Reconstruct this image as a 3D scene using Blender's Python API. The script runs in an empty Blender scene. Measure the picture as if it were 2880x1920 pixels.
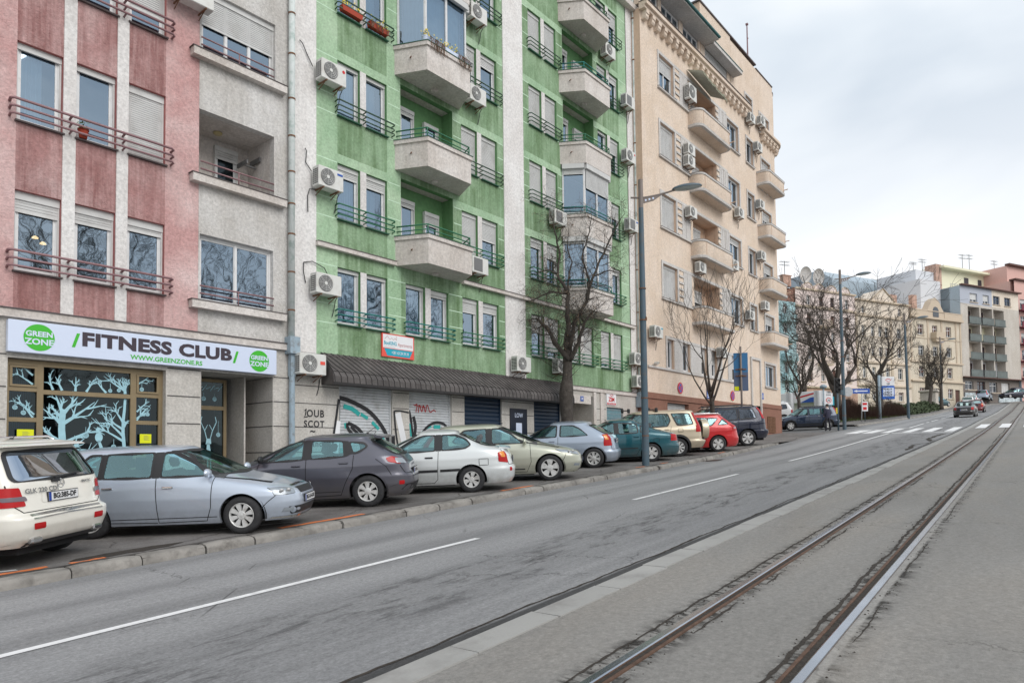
import bpy, math, random
import numpy as np
from math import sin, cos, pi, radians, atan2, hypot, sqrt
from mathutils import Vector, Matrix
C = bpy.context.scene
COL = C.collection
random.seed(7)
# ------------------------------------------------------------------ camera, sky, sun, exposure
EYE = 1.53
YAW, PITCH, ROLL = radians(39.91), radians(2.28), radians(-0.6576)
_F = Vector((cos(PITCH)*cos(YAW), cos(PITCH)*sin(YAW), sin(PITCH)))
_R = Vector((sin(YAW), -cos(YAW), 0)); _U = _R.cross(_F)
_R2 = cos(ROLL)*_R + sin(ROLL)*_U; _U2 = -sin(ROLL)*_R + cos(ROLL)*_U
cd = bpy.data.cameras.new('camera'); cam = bpy.data.objects.new('camera', cd); COL.objects.link(cam)
cd.lens = 24; cd.sensor_width = 36; cd.sensor_fit = 'HORIZONTAL'; cd.shift_y = 0.0831; cd.clip_end = 3000; cd.clip_start = 0.05
M = Matrix(((_R2.x, _U2.x, -_F.x, 0), (_R2.y, _U2.y, -_F.y, 0), (_R2.z, _U2.z, -_F.z, EYE), (0, 0, 0, 1)))
cam.matrix_world = M
C.camera = cam
SUN_EL, SUN_AZ = radians(38), radians(-95)       # azimuth measured from +X
w = bpy.data.worlds.new('World'); C.world = w; w.use_nodes = True
nt = w.node_tree; nt.nodes.clear()
def N(nt, t, **k):
    n = nt.nodes.new(t)
    for a, b in k.items():
        if a in n.inputs.keys(): n.inputs[a].default_value = b
        else: setattr(n, a, b)
    return n
def ramp(nt, src, stops, interp='LINEAR'):
    r = nt.nodes.new('ShaderNodeValToRGB'); r.color_ramp.interpolation = interp
    e = r.color_ramp.elements
    while len(e) > 1: e.remove(e[-1])
    for i, (p, c) in enumerate(stops):
        x = e[0] if i == 0 else e.new(p)
        x.position = p; x.color = (c, c, c, 1) if not isinstance(c, tuple) else (*c[:3], 1)
    if src is not None: nt.links.new(src, r.inputs[0])
    return r.outputs[0]
sky = N(nt, 'ShaderNodeTexSky'); sky.sky_type = 'NISHITA'; sky.sun_disc = False
sky.sun_elevation = SUN_EL; sky.sun_rotation = pi/2 - SUN_AZ; sky.dust_density = 3.0
tc = N(nt, 'ShaderNodeTexCoord'); mp = N(nt, 'ShaderNodeMapping'); mp.inputs['Scale'].default_value = (1, 1, 2.6)
nt.links.new(tc.outputs['Generated'], mp.inputs['Vector'])
n1 = N(nt, 'ShaderNodeTexNoise'); n1.inputs['Scale'].default_value = 1.9; n1.inputs['Detail'].default_value = 5; n1.inputs['Roughness'].default_value = .42
n1.inputs['Distortion'].default_value = .4
nt.links.new(mp.outputs[0], n1.inputs['Vector'])
cl = ramp(nt, n1.outputs['Fac'], [(.36, (.48, .57, .67)), (.47, (.69, .76, .83)), (.58, (.93, .96, .98))])
sep = N(nt, 'ShaderNodeSeparateXYZ'); nt.links.new(tc.outputs['Generated'], sep.inputs[0])
hz = ramp(nt, sep.outputs['Z'], [(0.0, 1.0), (.22, .75), (.55, 0.0)])
hm = N(nt, 'ShaderNodeMix'); hm.data_type = 'RGBA'
nt.links.new(hz, hm.inputs[0]); nt.links.new(cl, hm.inputs[6]); hm.inputs[7].default_value = (.97, .98, 1.0, 1)
vm = N(nt, 'ShaderNodeVectorMath'); vm.operation = 'SCALE'; vm.inputs['Scale'].default_value = 12.5
nt.links.new(hm.outputs[2], vm.inputs[0])
mx = N(nt, 'ShaderNodeMix'); mx.data_type = 'RGBA'; mx.inputs[0].default_value = .93
nt.links.new(sky.outputs[0], mx.inputs[6]); nt.links.new(vm.outputs[0], mx.inputs[7])
bg = N(nt, 'ShaderNodeBackground'); bg.inputs['Strength'].default_value = .078
nt.links.new(mx.outputs[2], bg.inputs['Color'])
wo = N(nt, 'ShaderNodeOutputWorld'); nt.links.new(bg.outputs[0], wo.inputs[0])
sd = bpy.data.lights.new('sun', 'SUN'); sd.energy = 1.5; sd.angle = radians(40); sd.color = (1, .97, .93)
so = bpy.data.objects.new('sun', sd); COL.objects.link(so)
so.rotation_euler = Vector((-cos(SUN_EL)*cos(SUN_AZ), -cos(SUN_EL)*sin(SUN_AZ), -sin(SUN_EL))).to_track_quat('-Z', 'Y').to_euler()
C.view_settings.view_transform = 'Standard'; C.view_settings.look = 'None'; C.view_settings.exposure = 0.28; C.view_settings.gamma = 1
C.cycles.max_bounces = 7; C.cycles.transparent_max_bounces = 12; C.cycles.diffuse_bounces = 3

# ------------------------------------------------------------------ street geometry (metres)
RA = radians(2.337); CR, SR = cos(RA), sin(RA)
PS = [-60, -30, 0, 20, 30, 40, 50, 60, 72, 87, 106, 125, 145, 170, 200, 300]
PZ = [-3.3, -1.65, 0, 1.105, 1.68, 2.26, 2.88, 3.55, 4.3, 5.25, 6.6, 8.0, 9.4, 10.9, 12.5, 17]
def sm(a, b, x):
    t = np.clip((x-a)/(b-a), 0, 1); return t*t*(3-2*t)
def sq(x, y): return x*CR+y*SR, -x*SR+y*CR
def xy(s, q): return s*CR-q*SR, s*SR+q*CR
def zroad(s, q): return np.interp(s, PS, PZ) - .035*(1-sm(24, 44, s))*np.clip(q-3.26, 0, 6.87)
def kerbh(s): return .13*(1-sm(33, 38, s)) + .13*sm(52, 56, s)
def zwalk(s, q):
    park = sm(54, 60, s)*np.clip(q-11.5, 0, 8)*.09
    return zroad(s, q) + kerbh(s) + .012*np.clip(q-10.4, 0, 8) + park
def gz(x, y):
    s, q = sq(x, y); return float(zwalk(s, q) if q > KERBQ(s) else zroad(s, q))
def KERBQ(s): return float(np.interp(s, [-60, 53, 56, 64, 79, 100, 125, 145], [10.13, 10.13, 10.6, 9.9, 8.9, 8.8, 6.0, 1.0]))

# ------------------------------------------------------------------ mesh and object helpers
OFF = {}
def thing(name, label, cat, loc=(0, 0, 0), rz=0, group=None, world=False):
    o = bpy.data.objects.new(name, None); COL.objects.link(o)
    o.empty_display_size = .1
    o.location = loc; o.rotation_euler = (0, 0, rz); o['label'] = label; o['category'] = cat
    if group: o['group'] = group
    if world: OFF[o.name] = Vector(loc)
    return o
def tag(o, label=None, cat=None, group=None, kind=None):
    if label: o['label'] = label
    if cat: o['category'] = cat
    if group: o['group'] = group
    if kind: o['kind'] = kind
    return o
class MB:
    def __init__(s): s.v = []; s.f = []; s.m = []; s.uv = None; s.at = None; s.M = None
    def vt(s, p):
        if s.M is not None: p = s.M @ Vector(p)
        s.v.append((p[0], p[1], p[2])); return len(s.v)-1
    def poly(s, pts, m=0):
        s.f.append([s.vt(p) for p in pts]); s.m.append(m)
    def box(s, x0, x1, y0, y1, z0, z1, m=0):
        i = [s.vt(p) for p in ((x0,y0,z0),(x1,y0,z0),(x1,y1,z0),(x0,y1,z0),(x0,y0,z1),(x1,y0,z1),(x1,y1,z1),(x0,y1,z1))]
        for q in ((0,3,2,1),(4,5,6,7),(0,1,5,4),(1,2,6,5),(2,3,7,6),(3,0,4,7)):
            s.f.append([i[k] for k in q]); s.m.append(m)
        return s
    def rbox(s, x0, x1, y0, y1, z0, z1, b=.02, m=0):
        # box with chamfered edges in every direction
        xs = (x0, x0+b, x1-b, x1); ys = (y0, y0+b, y1-b, y1); zs = (z0, z0+b, z1-b, z1)
        loops = []
        def loop(ix, z): # octagon loop inset by ix
            a, c_ = xs[0]+ix, xs[3]-ix; d, e = ys[0]+ix, ys[3]-ix
            return [s.vt(p) for p in ((a+b,d,z),(c_-b,d,z),(c_,d+b,z),(c_,e-b,z),(c_-b,e,z),(a+b,e,z),(a,e-b,z),(a,d+b,z))]
        L = [loop(b, zs[0]), loop(0, zs[1]), loop(0, zs[2]), loop(b, zs[3])]
        for a, c_ in zip(L[:-1], L[1:]):
            for k in range(8): s.f.append([a[k], a[(k+1) % 8], c_[(k+1) % 8], c_[k]]); s.m.append(m)
        s.f.append(L[0][::-1]); s.m.append(m); s.f.append(L[-1]); s.m.append(m)
        return s
    def tube(s, pts, r, n=6, m=0, cap=True):
        pts = [Vector(p) for p in pts]; rs = r if isinstance(r, (list, tuple)) else [r]*len(pts)
        loops = []; prev = None
        for i, p in enumerate(pts):
            d = (pts[min(i+1, len(pts)-1)] - pts[max(i-1, 0)])
            if d.length < 1e-9: d = Vector((0, 0, 1))
            d.normalize()
            if prev is None:
                u = d.orthogonal().normalized()
            else:
                u = prev - d*prev.dot(d)
                u = u.normalized() if u.length > 1e-6 else d.orthogonal().normalized()
            prev = u; v_ = d.cross(u)
            loops.append([s.vt(p + (u*cos(2*pi*k/n) + v_*sin(2*pi*k/n))*rs[i]) for k in range(n)])
        for a, b in zip(loops[:-1], loops[1:]):
            for k in range(n): s.f.append([a[k], a[(k+1) % n], b[(k+1) % n], b[k]]); s.m.append(m)
        if cap: s.f.append(loops[0][::-1]); s.m.append(m); s.f.append(loops[-1]); s.m.append(m)
        return s
    def prism(s, poly, lo, hi, axis='y', m=0):
        # poly: 2D points in the plane normal to axis, counter-clockwise seen from -axis
        def P(a, b, t): return (a, t, b) if axis == 'y' else ((a, b, t) if axis == 'z' else (t, a, b))
        A = [s.vt(P(a, b, lo)) for a, b in poly]; B = [s.vt(P(a, b, hi)) for a, b in poly]; n = len(poly)
        s.f.append(A); s.m.append(m); s.f.append(B[::-1]); s.m.append(m)
        for k in range(n): s.f.append([A[k], B[k], B[(k+1) % n], A[(k+1) % n]]); s.m.append(m)
        return s
    def lathe(s, prof, n=24, m=0, M=None, caps=(True, True)):
        # prof: (radius, height) about z
        loops = []
        for r_, h in prof:
            L = []
            for k in range(n):
                p = Vector((r_*cos(2*pi*k/n), r_*sin(2*pi*k/n), h))
                if M is not None: p = M @ p
                L.append(s.vt(p))
            loops.append(L)
        for a, b in zip(loops[:-1], loops[1:]):
            for k in range(n): s.f.append([a[k], a[(k+1) % n], b[(k+1) % n], b[k]]); s.m.append(m)
        if caps[0]: s.f.append(loops[0][::-1]); s.m.append(m)
        if caps[1]: s.f.append(loops[-1]); s.m.append(m)
        return s
    RC = 0
    def ribbon(s, pts, wd, y, m=0, taper=False):
        # flat stroke in the XZ plane at depth y, facing -y
        MB.RC += 1; y = y-.0002*(MB.RC % 14)
        n = len(pts)
        ws = wd if isinstance(wd, (list, tuple)) else [wd]*n
        if taper: ws = [ws[i]*(1-.85*i/(n-1)) for i in range(n)]
        L = []
        for i in range(n):
            a = pts[max(i-1, 0)]; b = pts[min(i+1, n-1)]
            dx, dz = b[0]-a[0], b[1]-a[1]; l = hypot(dx, dz) or 1
            nx, nz = -dz/l, dx/l
            L.append((s.vt((pts[i][0]+nx*ws[i]/2, y, pts[i][1]+nz*ws[i]/2)), s.vt((pts[i][0]-nx*ws[i]/2, y, pts[i][1]-nz*ws[i]/2))))
        for (a, b), (c_, d) in zip(L[:-1], L[1:]): s.f.append([a, b, d, c_]); s.m.append(m)
        return s
    def build(s, name, mats, parent=None, smooth=False, auto=None):
        me = bpy.data.meshes.new(name)
        me.from_pydata(s.v, [], s.f)
        mats = mats if isinstance(mats, (list, tuple)) else [mats]
        for m_ in mats: me.materials.append(m_)
        if len(mats) > 1: me.polygons.foreach_set('material_index', s.m)
        if s.at is not None:
            a = me.attributes.new('stain', 'FLOAT', 'FACE'); a.data.foreach_set('value', s.at)
        if s.uv is not None:
            uvl = me.uv_layers.new(name='UVMap'); li = np.zeros(len(me.loops), dtype=np.int32); me.loops.foreach_get('vertex_index', li)
            uvl.data.foreach_set('uv', np.array(s.uv, dtype=np.float32)[li].ravel())
        me.validate(); me.update()
        if smooth: me.polygons.foreach_set('use_smooth', [True]*len(me.polygons))
        if auto is not None and smooth: me.set_sharp_from_angle(angle=radians(auto))
        o = bpy.data.objects.new(name, me); COL.objects.link(o)
        if parent is not None:
            o.parent = parent
            if parent.name in OFF: o.location = -OFF[parent.name]
        return o
def struct(name, mb, mats, **k):
    o = mb.build(name, mats, **k); o['kind'] = 'structure'; return o
def copy_tree(o, parent=None):
    c = o.copy(); COL.objects.link(c); c.parent = parent
    if o.name in OFF: OFF[c.name] = OFF[o.name]
    for ch in list(o.children): copy_tree(ch, c)
    return c
def text_mesh(s_, size, bold=0.0, sx=1.0, align='CENTER', space=1.0):
    cu = bpy.data.curves.new('t', 'FONT'); cu.body = s_; cu.size = size; cu.offset = bold; cu.align_x = align; cu.align_y = 'CENTER'; cu.space_character = space
    cu.resolution_u = 3
    ob = bpy.data.objects.new('t', cu); COL.objects.link(ob)
    dg = bpy.context.evaluated_depsgraph_get(); dg.update()
    me = bpy.data.meshes.new_from_object(ob.evaluated_get(dg))
    bpy.data.objects.remove(ob); bpy.data.curves.remove(cu)
    vs = np.zeros(len(me.vertices)*3, dtype=np.float32); me.vertices.foreach_get('co', vs); vs = vs.reshape(-1, 3); vs[:, 0] *= sx
    if align == 'CENTER' and len(vs): vs[:, 0] -= (vs[:, 0].min()+vs[:, 0].max())/2
    fs = [list(p.vertices) for p in me.polygons]
    bpy.data.meshes.remove(me)
    return vs, fs
def add_text(mb, s_, size, x, y, z, m=0, bold=0.0, sx=1.0, align='CENTER', rot=0, space=1.0):
    """text upright in the XZ plane facing -y"""
    vs, fs = text_mesh(s_, size, bold, sx, align, space)
    b = len(mb.v)
    for a in vs:
        px, pz = a[0]*cos(rot)-a[1]*sin(rot), a[0]*sin(rot)+a[1]*cos(rot)
        mb.vt((x+px, y, z+pz))
    for f in fs: mb.f.append([b+i for i in f]); mb.m.append(m)

# ------------------------------------------------------------------ materials
def srgb(r, g, b):
    f = lambda c: (c/255/12.92) if c/255 <= .04045 else ((c/255+.055)/1.055)**2.4
    return (f(r), f(g), f(b))
def newmat(name):
    m = bpy.data.materials.new(name); m.use_nodes = True; m.node_tree.nodes.clear(); return m, m.node_tree
def plain(name, col, rough=.6, metal=0, coat=0, var=.0, vscale=8, bump=0, bscale=60, emit=None, spec=.5, dirt=None, dscale=3):
    m, t = newmat(name)
    b = N(t, 'ShaderNodeBsdfPrincipled'); o = N(t, 'ShaderNodeOutputMaterial'); t.links.new(b.outputs[0], o.inputs[0])
    b.inputs['Roughness'].default_value = rough; b.inputs['Metallic'].default_value = metal; b.inputs['Coat Weight'].default_value = coat
    b.inputs['Coat Roughness'].default_value = .05; b.inputs['Specular IOR Level'].default_value = spec
    b.inputs['Base Color'].default_value = (*col, 1)
    tc = N(t, 'ShaderNodeTexCoord')
    cur = None
    if var:
        n = N(t, 'ShaderNodeTexNoise'); n.inputs['Scale'].default_value = vscale; n.inputs['Detail'].default_value = 6; t.links.new(tc.outputs['Object'], n.inputs['Vector'])
        r = ramp(t, n.outputs['Fac'], [(.25, tuple(c*(1-var) for c in col)), (.75, tuple(min(1, c*(1+var)) for c in col))]); cur = r
    if dirt:
        n = N(t, 'ShaderNodeTexNoise'); n.inputs['Scale'].default_value = dscale; n.inputs['Detail'].default_value = 8; n.inputs['Roughness'].default_value = .65; t.links.new(tc.outputs['Object'], n.inputs['Vector'])
        f = ramp(t, n.outputs['Fac'], [(.5, 0.0), (.75, .8)])
        x = N(t, 'ShaderNodeMix'); x.data_type = 'RGBA'; t.links.new(f, x.inputs[0])
        if cur is not None: t.links.new(cur, x.inputs[6])
        else: x.inputs[6].default_value = (*col, 1)
        x.inputs[7].default_value = (*dirt, 1); cur = x.outputs[2]
    if cur is not None: t.links.new(cur, b.inputs['Base Color'])
    if bump:
        n = N(t, 'ShaderNodeTexNoise'); n.inputs['Scale'].default_value = bscale; n.inputs['Detail'].default_value = 4; t.links.new(tc.outputs['Object'], n.inputs['Vector'])
        bp = N(t, 'ShaderNodeBump'); bp.inputs['Strength'].default_value = bump; bp.inputs['Distance'].default_value = .02
        t.links.new(n.outputs['Fac'], bp.inputs['Height']); t.links.new(bp.outputs[0], b.inputs['Normal'])
    if emit:
        b.inputs['Emission Color'].default_value = (*emit[0], 1); b.inputs['Emission Strength'].default_value = emit[1]
    return m
def stucco(name, col, light, dark, bump=.5, streak=.6, stain_attr=True, rough=.92, scale=1.0):
    """weathered render: blotches, vertical rain streaks, coarse grain"""
    m, t = newmat(name); L = t.links
    b = N(t, 'ShaderNodeBsdfPrincipled'); o = N(t, 'ShaderNodeOutputMaterial'); L.new(b.outputs[0], o.inputs[0])
    b.inputs['Roughness'].default_value = rough; b.inputs['Specular IOR Level'].default_value = .2
    tc = N(t, 'ShaderNodeTexCoord')
    def noise(sc, mpsc=None, det=6, ro=.6, dist=0):
        n = N(t, 'ShaderNodeTexNoise'); n.inputs['Scale'].default_value = sc*scale; n.inputs['Detail'].default_value = det; n.inputs['Roughness'].default_value = ro; n.inputs['Distortion'].default_value = dist
        if mpsc:
            mp_ = N(t, 'ShaderNodeMapping'); mp_.inputs['Scale'].default_value = mpsc; L.new(tc.outputs['Object'], mp_.inputs['Vector']); L.new(mp_.outputs[0], n.inputs['Vector'])
        else: L.new(tc.outputs['Object'], n.inputs['Vector'])
        return n.outputs['Fac']
    def mix(f, a, c_):
        x = N(t, 'ShaderNodeMix'); x.data_type = 'RGBA'; x.clamp_factor = True
        if isinstance(f, float): x.inputs[0].default_value = f
        else: L.new(f, x.inputs[0])
        for i, v in ((6, a), (7, c_)):
            if isinstance(v, tuple): x.inputs[i].default_value = (*v, 1)
            else: L.new(v, x.inputs[i])
        return x.outputs[2]
    def math_(op, a, c_):
        x = N(t, 'ShaderNodeMath'); x.operation = op
        for i, v in ((0, a), (1, c_)):
            if isinstance(v, (float, int)): x.inputs[i].default_value = v
            else: L.new(v, x.inputs[i])
        return x.outputs[0]
    base = mix(ramp(t, noise(.7, None, 7, .62, .6), [(.38, 0.0), (.68, 1.0)]), col, light)
    st = ramp(t, noise(1.0, (2.6, 2.6, .28), 7, .65, .3), [(.48, 0.0), (.68, 1.0)])
    f = math_('MULTIPLY', st, streak*.7)
    if stain_attr:
        at = N(t, 'ShaderNodeAttribute'); at.attribute_name = 'stain'
        big = math_('MULTIPLY', ramp(t, noise(1.0, (1.6, 1.6, .8), 6, .6, .5), [(.3, .45), (.62, 1.0)]), ramp(t, noise(1.0, (7, 7, .3), 6, .7, .3), [(.36, .5), (.58, 1.0)]))
        f = math_('ADD', math_('MULTIPLY', f, .55), math_('MULTIPLY', math_('MULTIPLY', at.outputs['Fac'], 1.25), big))
        f = math_('MINIMUM', f, 1.0)
    colr = mix(f, base, dark)
    fine = ramp(t, noise(14, None, 5, .7), [(.35, .82), (.7, 1.16)])
    gr = N(t, 'ShaderNodeMix'); gr.data_type = 'RGBA'; gr.blend_type = 'MULTIPLY'; gr.inputs[0].default_value = 1
    L.new(colr, gr.inputs[6]); L.new(fine, gr.inputs[7])
    spk = ramp(t, noise(38, None, 2, .5), [(.66, 1.0), (.74, .72)])
    g2 = N(t, 'ShaderNodeMix'); g2.data_type = 'RGBA'; g2.blend_type = 'MULTIPLY'; g2.inputs[0].default_value = 1
    L.new(gr.outputs[2], g2.inputs[6]); L.new(spk, g2.inputs[7])
    L.new(g2.outputs[2], b.inputs['Base Color'])
    bp = N(t, 'ShaderNodeBump'); bp.inputs['Strength'].default_value = bump; bp.inputs['Distance'].default_value = .03
    L.new(noise(26, None, 5, .7), bp.inputs['Height']); L.new(bp.outputs[0], b.inputs['Normal'])
    return m
def glassy(name, tint, mirror=.35, rough=.02, gcol=(.9, .95, 1), top=.95, bump=.05):
    m, t = newmat(name); L = t.links
    tr = N(t, 'ShaderNodeBsdfTransparent'); tr.inputs[0].default_value = (*tint, 1)
    g = N(t, 'ShaderNodeBsdfGlossy'); g.inputs['Roughness'].default_value = rough; g.inputs[0].default_value = (*gcol, 1)
    lw = N(t, 'ShaderNodeLayerWeight'); lw.inputs['Blend'].default_value = .3
    f = N(t, 'ShaderNodeMapRange'); f.inputs['To Min'].default_value = mirror; f.inputs['To Max'].default_value = top; L.new(lw.outputs['Fresnel'], f.inputs['Value'])
    x = N(t, 'ShaderNodeMixShader'); L.new(f.outputs[0], x.inputs[0]); L.new(tr.outputs[0], x.inputs[1]); L.new(g.outputs[0], x.inputs[2])
    tc = N(t, 'ShaderNodeTexCoord'); n = N(t, 'ShaderNodeTexNoise'); n.inputs['Scale'].default_value = 1.2; L.new(tc.outputs['Object'], n.inputs['Vector'])
    bp = N(t, 'ShaderNodeBump'); bp.inputs['Strength'].default_value = bump; bp.inputs['Distance'].default_value = .1; L.new(n.outputs['Fac'], bp.inputs['Height'])
    if bump: L.new(bp.outputs[0], g.inputs['Normal'])
    o = N(t, 'ShaderNodeOutputMaterial'); L.new(x.outputs[0], o.inputs[0])
    return m
def asphalt(name, c0, c1, dark, mode):
    """uv = metres along / across the street"""
    m, t = newmat(name); L = t.links
    b = N(t, 'ShaderNodeBsdfPrincipled'); o = N(t, 'ShaderNodeOutputMaterial'); L.new(b.outputs[0], o.inputs[0])
    b.inputs['Roughness'].default_value = .85; b.inputs['Specular IOR Level'].default_value = .35
    uv = N(t, 'ShaderNodeUVMap')
    def noise(sc, mpsc=(1, 1, 1), det=6, ro=.6, dist=0, typ='F'):
        mp_ = N(t, 'ShaderNodeMapping'); mp_.inputs['Scale'].default_value = mpsc; L.new(uv.outputs[0], mp_.inputs['Vector'])
        n = N(t, 'ShaderNodeTexNoise'); n.inputs['Scale'].default_value = sc; n.inputs['Detail'].default_value = det; n.inputs['Roughness'].default_value = ro; n.inputs['Distortion'].default_value = dist
        L.new(mp_.outputs[0], n.inputs['Vector']); return n.outputs['Fac']
    def mixc(f, a, c_, bt='MIX', fac=1.0):
        x = N(t, 'ShaderNodeMix'); x.data_type = 'RGBA'; x.blend_type = bt; x.clamp_factor = True
        if f is None: x.inputs[0].default_value = fac
        else: L.new(f, x.inputs[0])
        for i, v in ((6, a), (7, c_)):
            if isinstance(v, tuple): x.inputs[i].default_value = (*v, 1)
            else: L.new(v, x.inputs[i])
        return x.outputs[2]
    def mth(op, a, c_=0.0, d=None):
        x = N(t, 'ShaderNodeMath'); x.operation = op
        for i, v in ((0, a), (1, c_)):
            if isinstance(v, (float, int)): x.inputs[i].default_value = v
            else: L.new(v, x.inputs[i])
        return x.outputs[0]
    sp = N(t, 'ShaderNodeSeparateXYZ'); L.new(uv.outputs[0], sp.inputs[0]); Q = sp.outputs['Y']
    col = mixc(ramp(t, noise(.9, (.25, 1, 1), 6, .6, .5), [(.35, 0.0), (.65, 1.0)]), c0, c1)
    def band(centre, half, soft, amp, wob=.25):
        n = noise(.6, (1, .2, 1), 5, .6)
        qq = mth('ADD', Q, mth('MULTIPLY', mth('SUBTRACT', n, .5), wob*2))
        d = mth('ABSOLUTE', mth('SUBTRACT', qq, centre))
        r = N(t, 'ShaderNodeMapRange'); r.clamp = True; r.interpolation_type = 'SMOOTHSTEP'
        r.inputs['From Min'].default_value = half; r.inputs['From Max'].default_value = half+soft; r.inputs['To Min'].default_value = amp; r.inputs['To Max'].default_value = 0
        L.new(d, r.inputs['Value']); return r.outputs[0]
    if mode == 'road':
        lw_ = ramp(t, noise(1.0, (.12, 3.2, 1), 6, .7, .2), [(.40, 0.0), (.64, 1.0)])
        col = mixc(mth('MULTIPLY', lw_, .5), col, tuple(c*.72 for c in c0))
        for cc, hh, so_, am in ((8.9, .25, .5, .55), (7.5, .18, .45, .5), (5.9, .15, .5, .4)):
            col = mixc(band(cc, hh, so_, am), col, tuple(c*1.28 for c in c1))
        pit = ramp(t, noise(2.2, (.5, 1.6, 1), 9, .78, .4), [(.50, 0.0), (.62, 1.0)])
        col = mixc(mth('MULTIPLY', pit, band(4.75, .38, .55, .85, .35)), col, dark)
        col = mixc(band(3.34, .035, .06, .85, .03), col, tuple(c*.35 for c in dark))
    if mode == 'track':
        for cc in (2.12, 1.12):
            crk = ramp(t, noise(7, (1, .35, 1), 8, .8, .6), [(.46, 0.0), (.56, 1.0)])
            col = mixc(mth('MULTIPLY', crk, band(cc, .09, .16, 1.0, .08)), col, tuple(c*.3 for c in dark))
            col = mixc(band(cc-.02, .06, .025, .8, .02), col, tuple(c*1.25 for c in c1))
        bl = ramp(t, noise(.8, (.3, 1, 1), 6, .6, .3), [(.45, 0.0), (.7, 1.0)])
        col = mixc(mth('MULTIPLY', bl, .55), col, (c0[0]*1.25, c0[1]*1.17, c0[2]*1.08))
    if mode == 'walk':
        bl = ramp(t, noise(.5, (1, 1, 1), 8, .7, .6), [(.45, 0.0), (.62, 1.0)])
        col = mixc(mth('MULTIPLY', bl, .6), col, dark)
    # cracks
    vor = N(t, 'ShaderNodeTexVoronoi'); vor.feature = 'DISTANCE_TO_EDGE'; vor.inputs['Scale'].default_value = .42 if mode != 'walk' else .7
    nz = noise(1.6, (1, 1, 1), 6, .7)
    vx = N(t, 'ShaderNodeVectorMath'); vx.operation = 'ADD'; L.new(uv.outputs[0], vx.inputs[0])
    cb = N(t, 'ShaderNodeCombineXYZ'); L.new(nz, cb.inputs[0]); L.new(nz, cb.inputs[1]); L.new(cb.outputs[0], vx.inputs[1]); L.new(vx.outputs[0], vor.inputs['Vector'])
    ck = ramp(t, vor.outputs['Distance'], [(0.0, 1.0), (.006 if mode != 'walk' else .012, 0.0)])
    msk = ramp(t, noise(.35, (1, 1, 1), 3, .5), [(.52, 0.0), (.60, .8)])
    col = mixc(mth('MULTIPLY', ck, msk), col, tuple(c*.4 for c in dark))
    g = ramp(t, noise(30, (1, 1, 1), 5, .8), [(.3, .62), (.5, 1.0), (.72, 1.45)] if mode == 'road' else [(.3, .75), (.5, 1.0), (.72, 1.3)])
    col = mixc(None, col, g, 'MULTIPLY', .8)
    g2 = ramp(t, noise(13, (1, 1, 1), 8, .9), [(.32, .68), (.68, 1.32)])
    col = mixc(None, col, g2, 'MULTIPLY', .8)
    L.new(col, b.inputs['Base Color'])
    bp = N(t, 'ShaderNodeBump'); bp.inputs['Strength'].default_value = .5; bp.inputs['Distance'].default_value = .012
    L.new(noise(70, (1, 1, 1), 4, .7), bp.inputs['Height']); L.new(bp.outputs[0], b.inputs['Normal'])
    return m
MT = {}
G = MT
G['asph'] = asphalt('road asphalt', (.225, .226, .230), (.27, .27, .272), (.07, .069, .07), 'road')
G['track'] = asphalt('track asphalt', (.218, .210, .197), (.262, .252, .237), (.075, .066, .056), 'track')
G['walk'] = asphalt('pavement asphalt', (.165, .155, .15), (.215, .205, .195), (.085, .078, .073), 'walk')
G['plain_asph'] = asphalt('side street asphalt', (.13, .13, .13), (.17, .17, .168), (.07, .07, .07), 'side')
G['kerb'] = plain('kerb stone', (.25, .235, .215), .9, var=.35, vscale=2.0, bump=1.0, bscale=14, dirt=(.07, .062, .055), dscale=3.5)
G['slab'] = plain('concrete strip', (.33, .325, .31), .85, var=.12, vscale=1.5, bump=.2, bscale=40, dirt=(.2, .19, .18), dscale=2)
G['line'] = plain('road paint', (.78, .78, .78), .7, var=.06, vscale=20, dirt=(.5, .5, .5), dscale=6)
G['linew'] = plain('worn road paint', (.62, .62, .62), .7, dirt=(.2, .2, .2), dscale=2)
G['orange'] = plain('orange spray paint', (.72, .20, .06), .8, dirt=(.17, .155, .15), dscale=11)
G['rail'] = plain('rail head steel', (.42, .45, .50), .22, metal=1, var=.12, vscale=3)
G['rust'] = plain('rusty rail side', (.10, .055, .035), .8, var=.4, vscale=14, bump=.5, bscale=30)
G['groove'] = plain('rail groove dirt', (.035, .028, .022), .95, var=.4, vscale=20, bump=.8, bscale=30)
G['pink'] = stucco('pink render', srgb(204, 161, 158), srgb(224, 197, 194), srgb(146, 102, 99), 1.0, .5)
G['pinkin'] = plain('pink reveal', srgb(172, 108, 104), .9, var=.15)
G['grey'] = stucco('pale grey render', srgb(206, 202, 197), srgb(228, 226, 224), srgb(152, 147, 140), .8, .55)
G['white'] = stucco('white pebble render', srgb(220, 216, 213), srgb(234, 232, 230), srgb(172, 164, 158), .5, .35)
G['green'] = stucco('green render', srgb(156, 186, 153), srgb(182, 206, 176), srgb(104, 130, 94), .5, .5)
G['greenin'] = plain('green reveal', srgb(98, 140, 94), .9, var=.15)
G['greenl'] = plain('light green groove', srgb(196, 222, 196), .9, var=.1)
G['beige'] = stucco('beige render', srgb(216, 197, 178), srgb(226, 210, 195), srgb(174, 154, 136), .35, .35)
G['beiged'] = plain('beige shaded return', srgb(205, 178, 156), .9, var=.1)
G['brown'] = stucco('brown base render', srgb(140, 102, 88), srgb(150, 112, 96), srgb(110, 76, 66), .4, .3)
G['stone'] = stucco('grey stone facing', srgb(190, 185, 178), srgb(206, 202, 196), srgb(142, 136, 128), .4, .5, scale=1.4)
G['joint'] = plain('stone joint', (.10, .095, .09), .95)
G['trim'] = stucco('pale stone trim', srgb(196, 192, 188), srgb(208, 205, 202), srgb(150, 145, 138), .4, .4)
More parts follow.
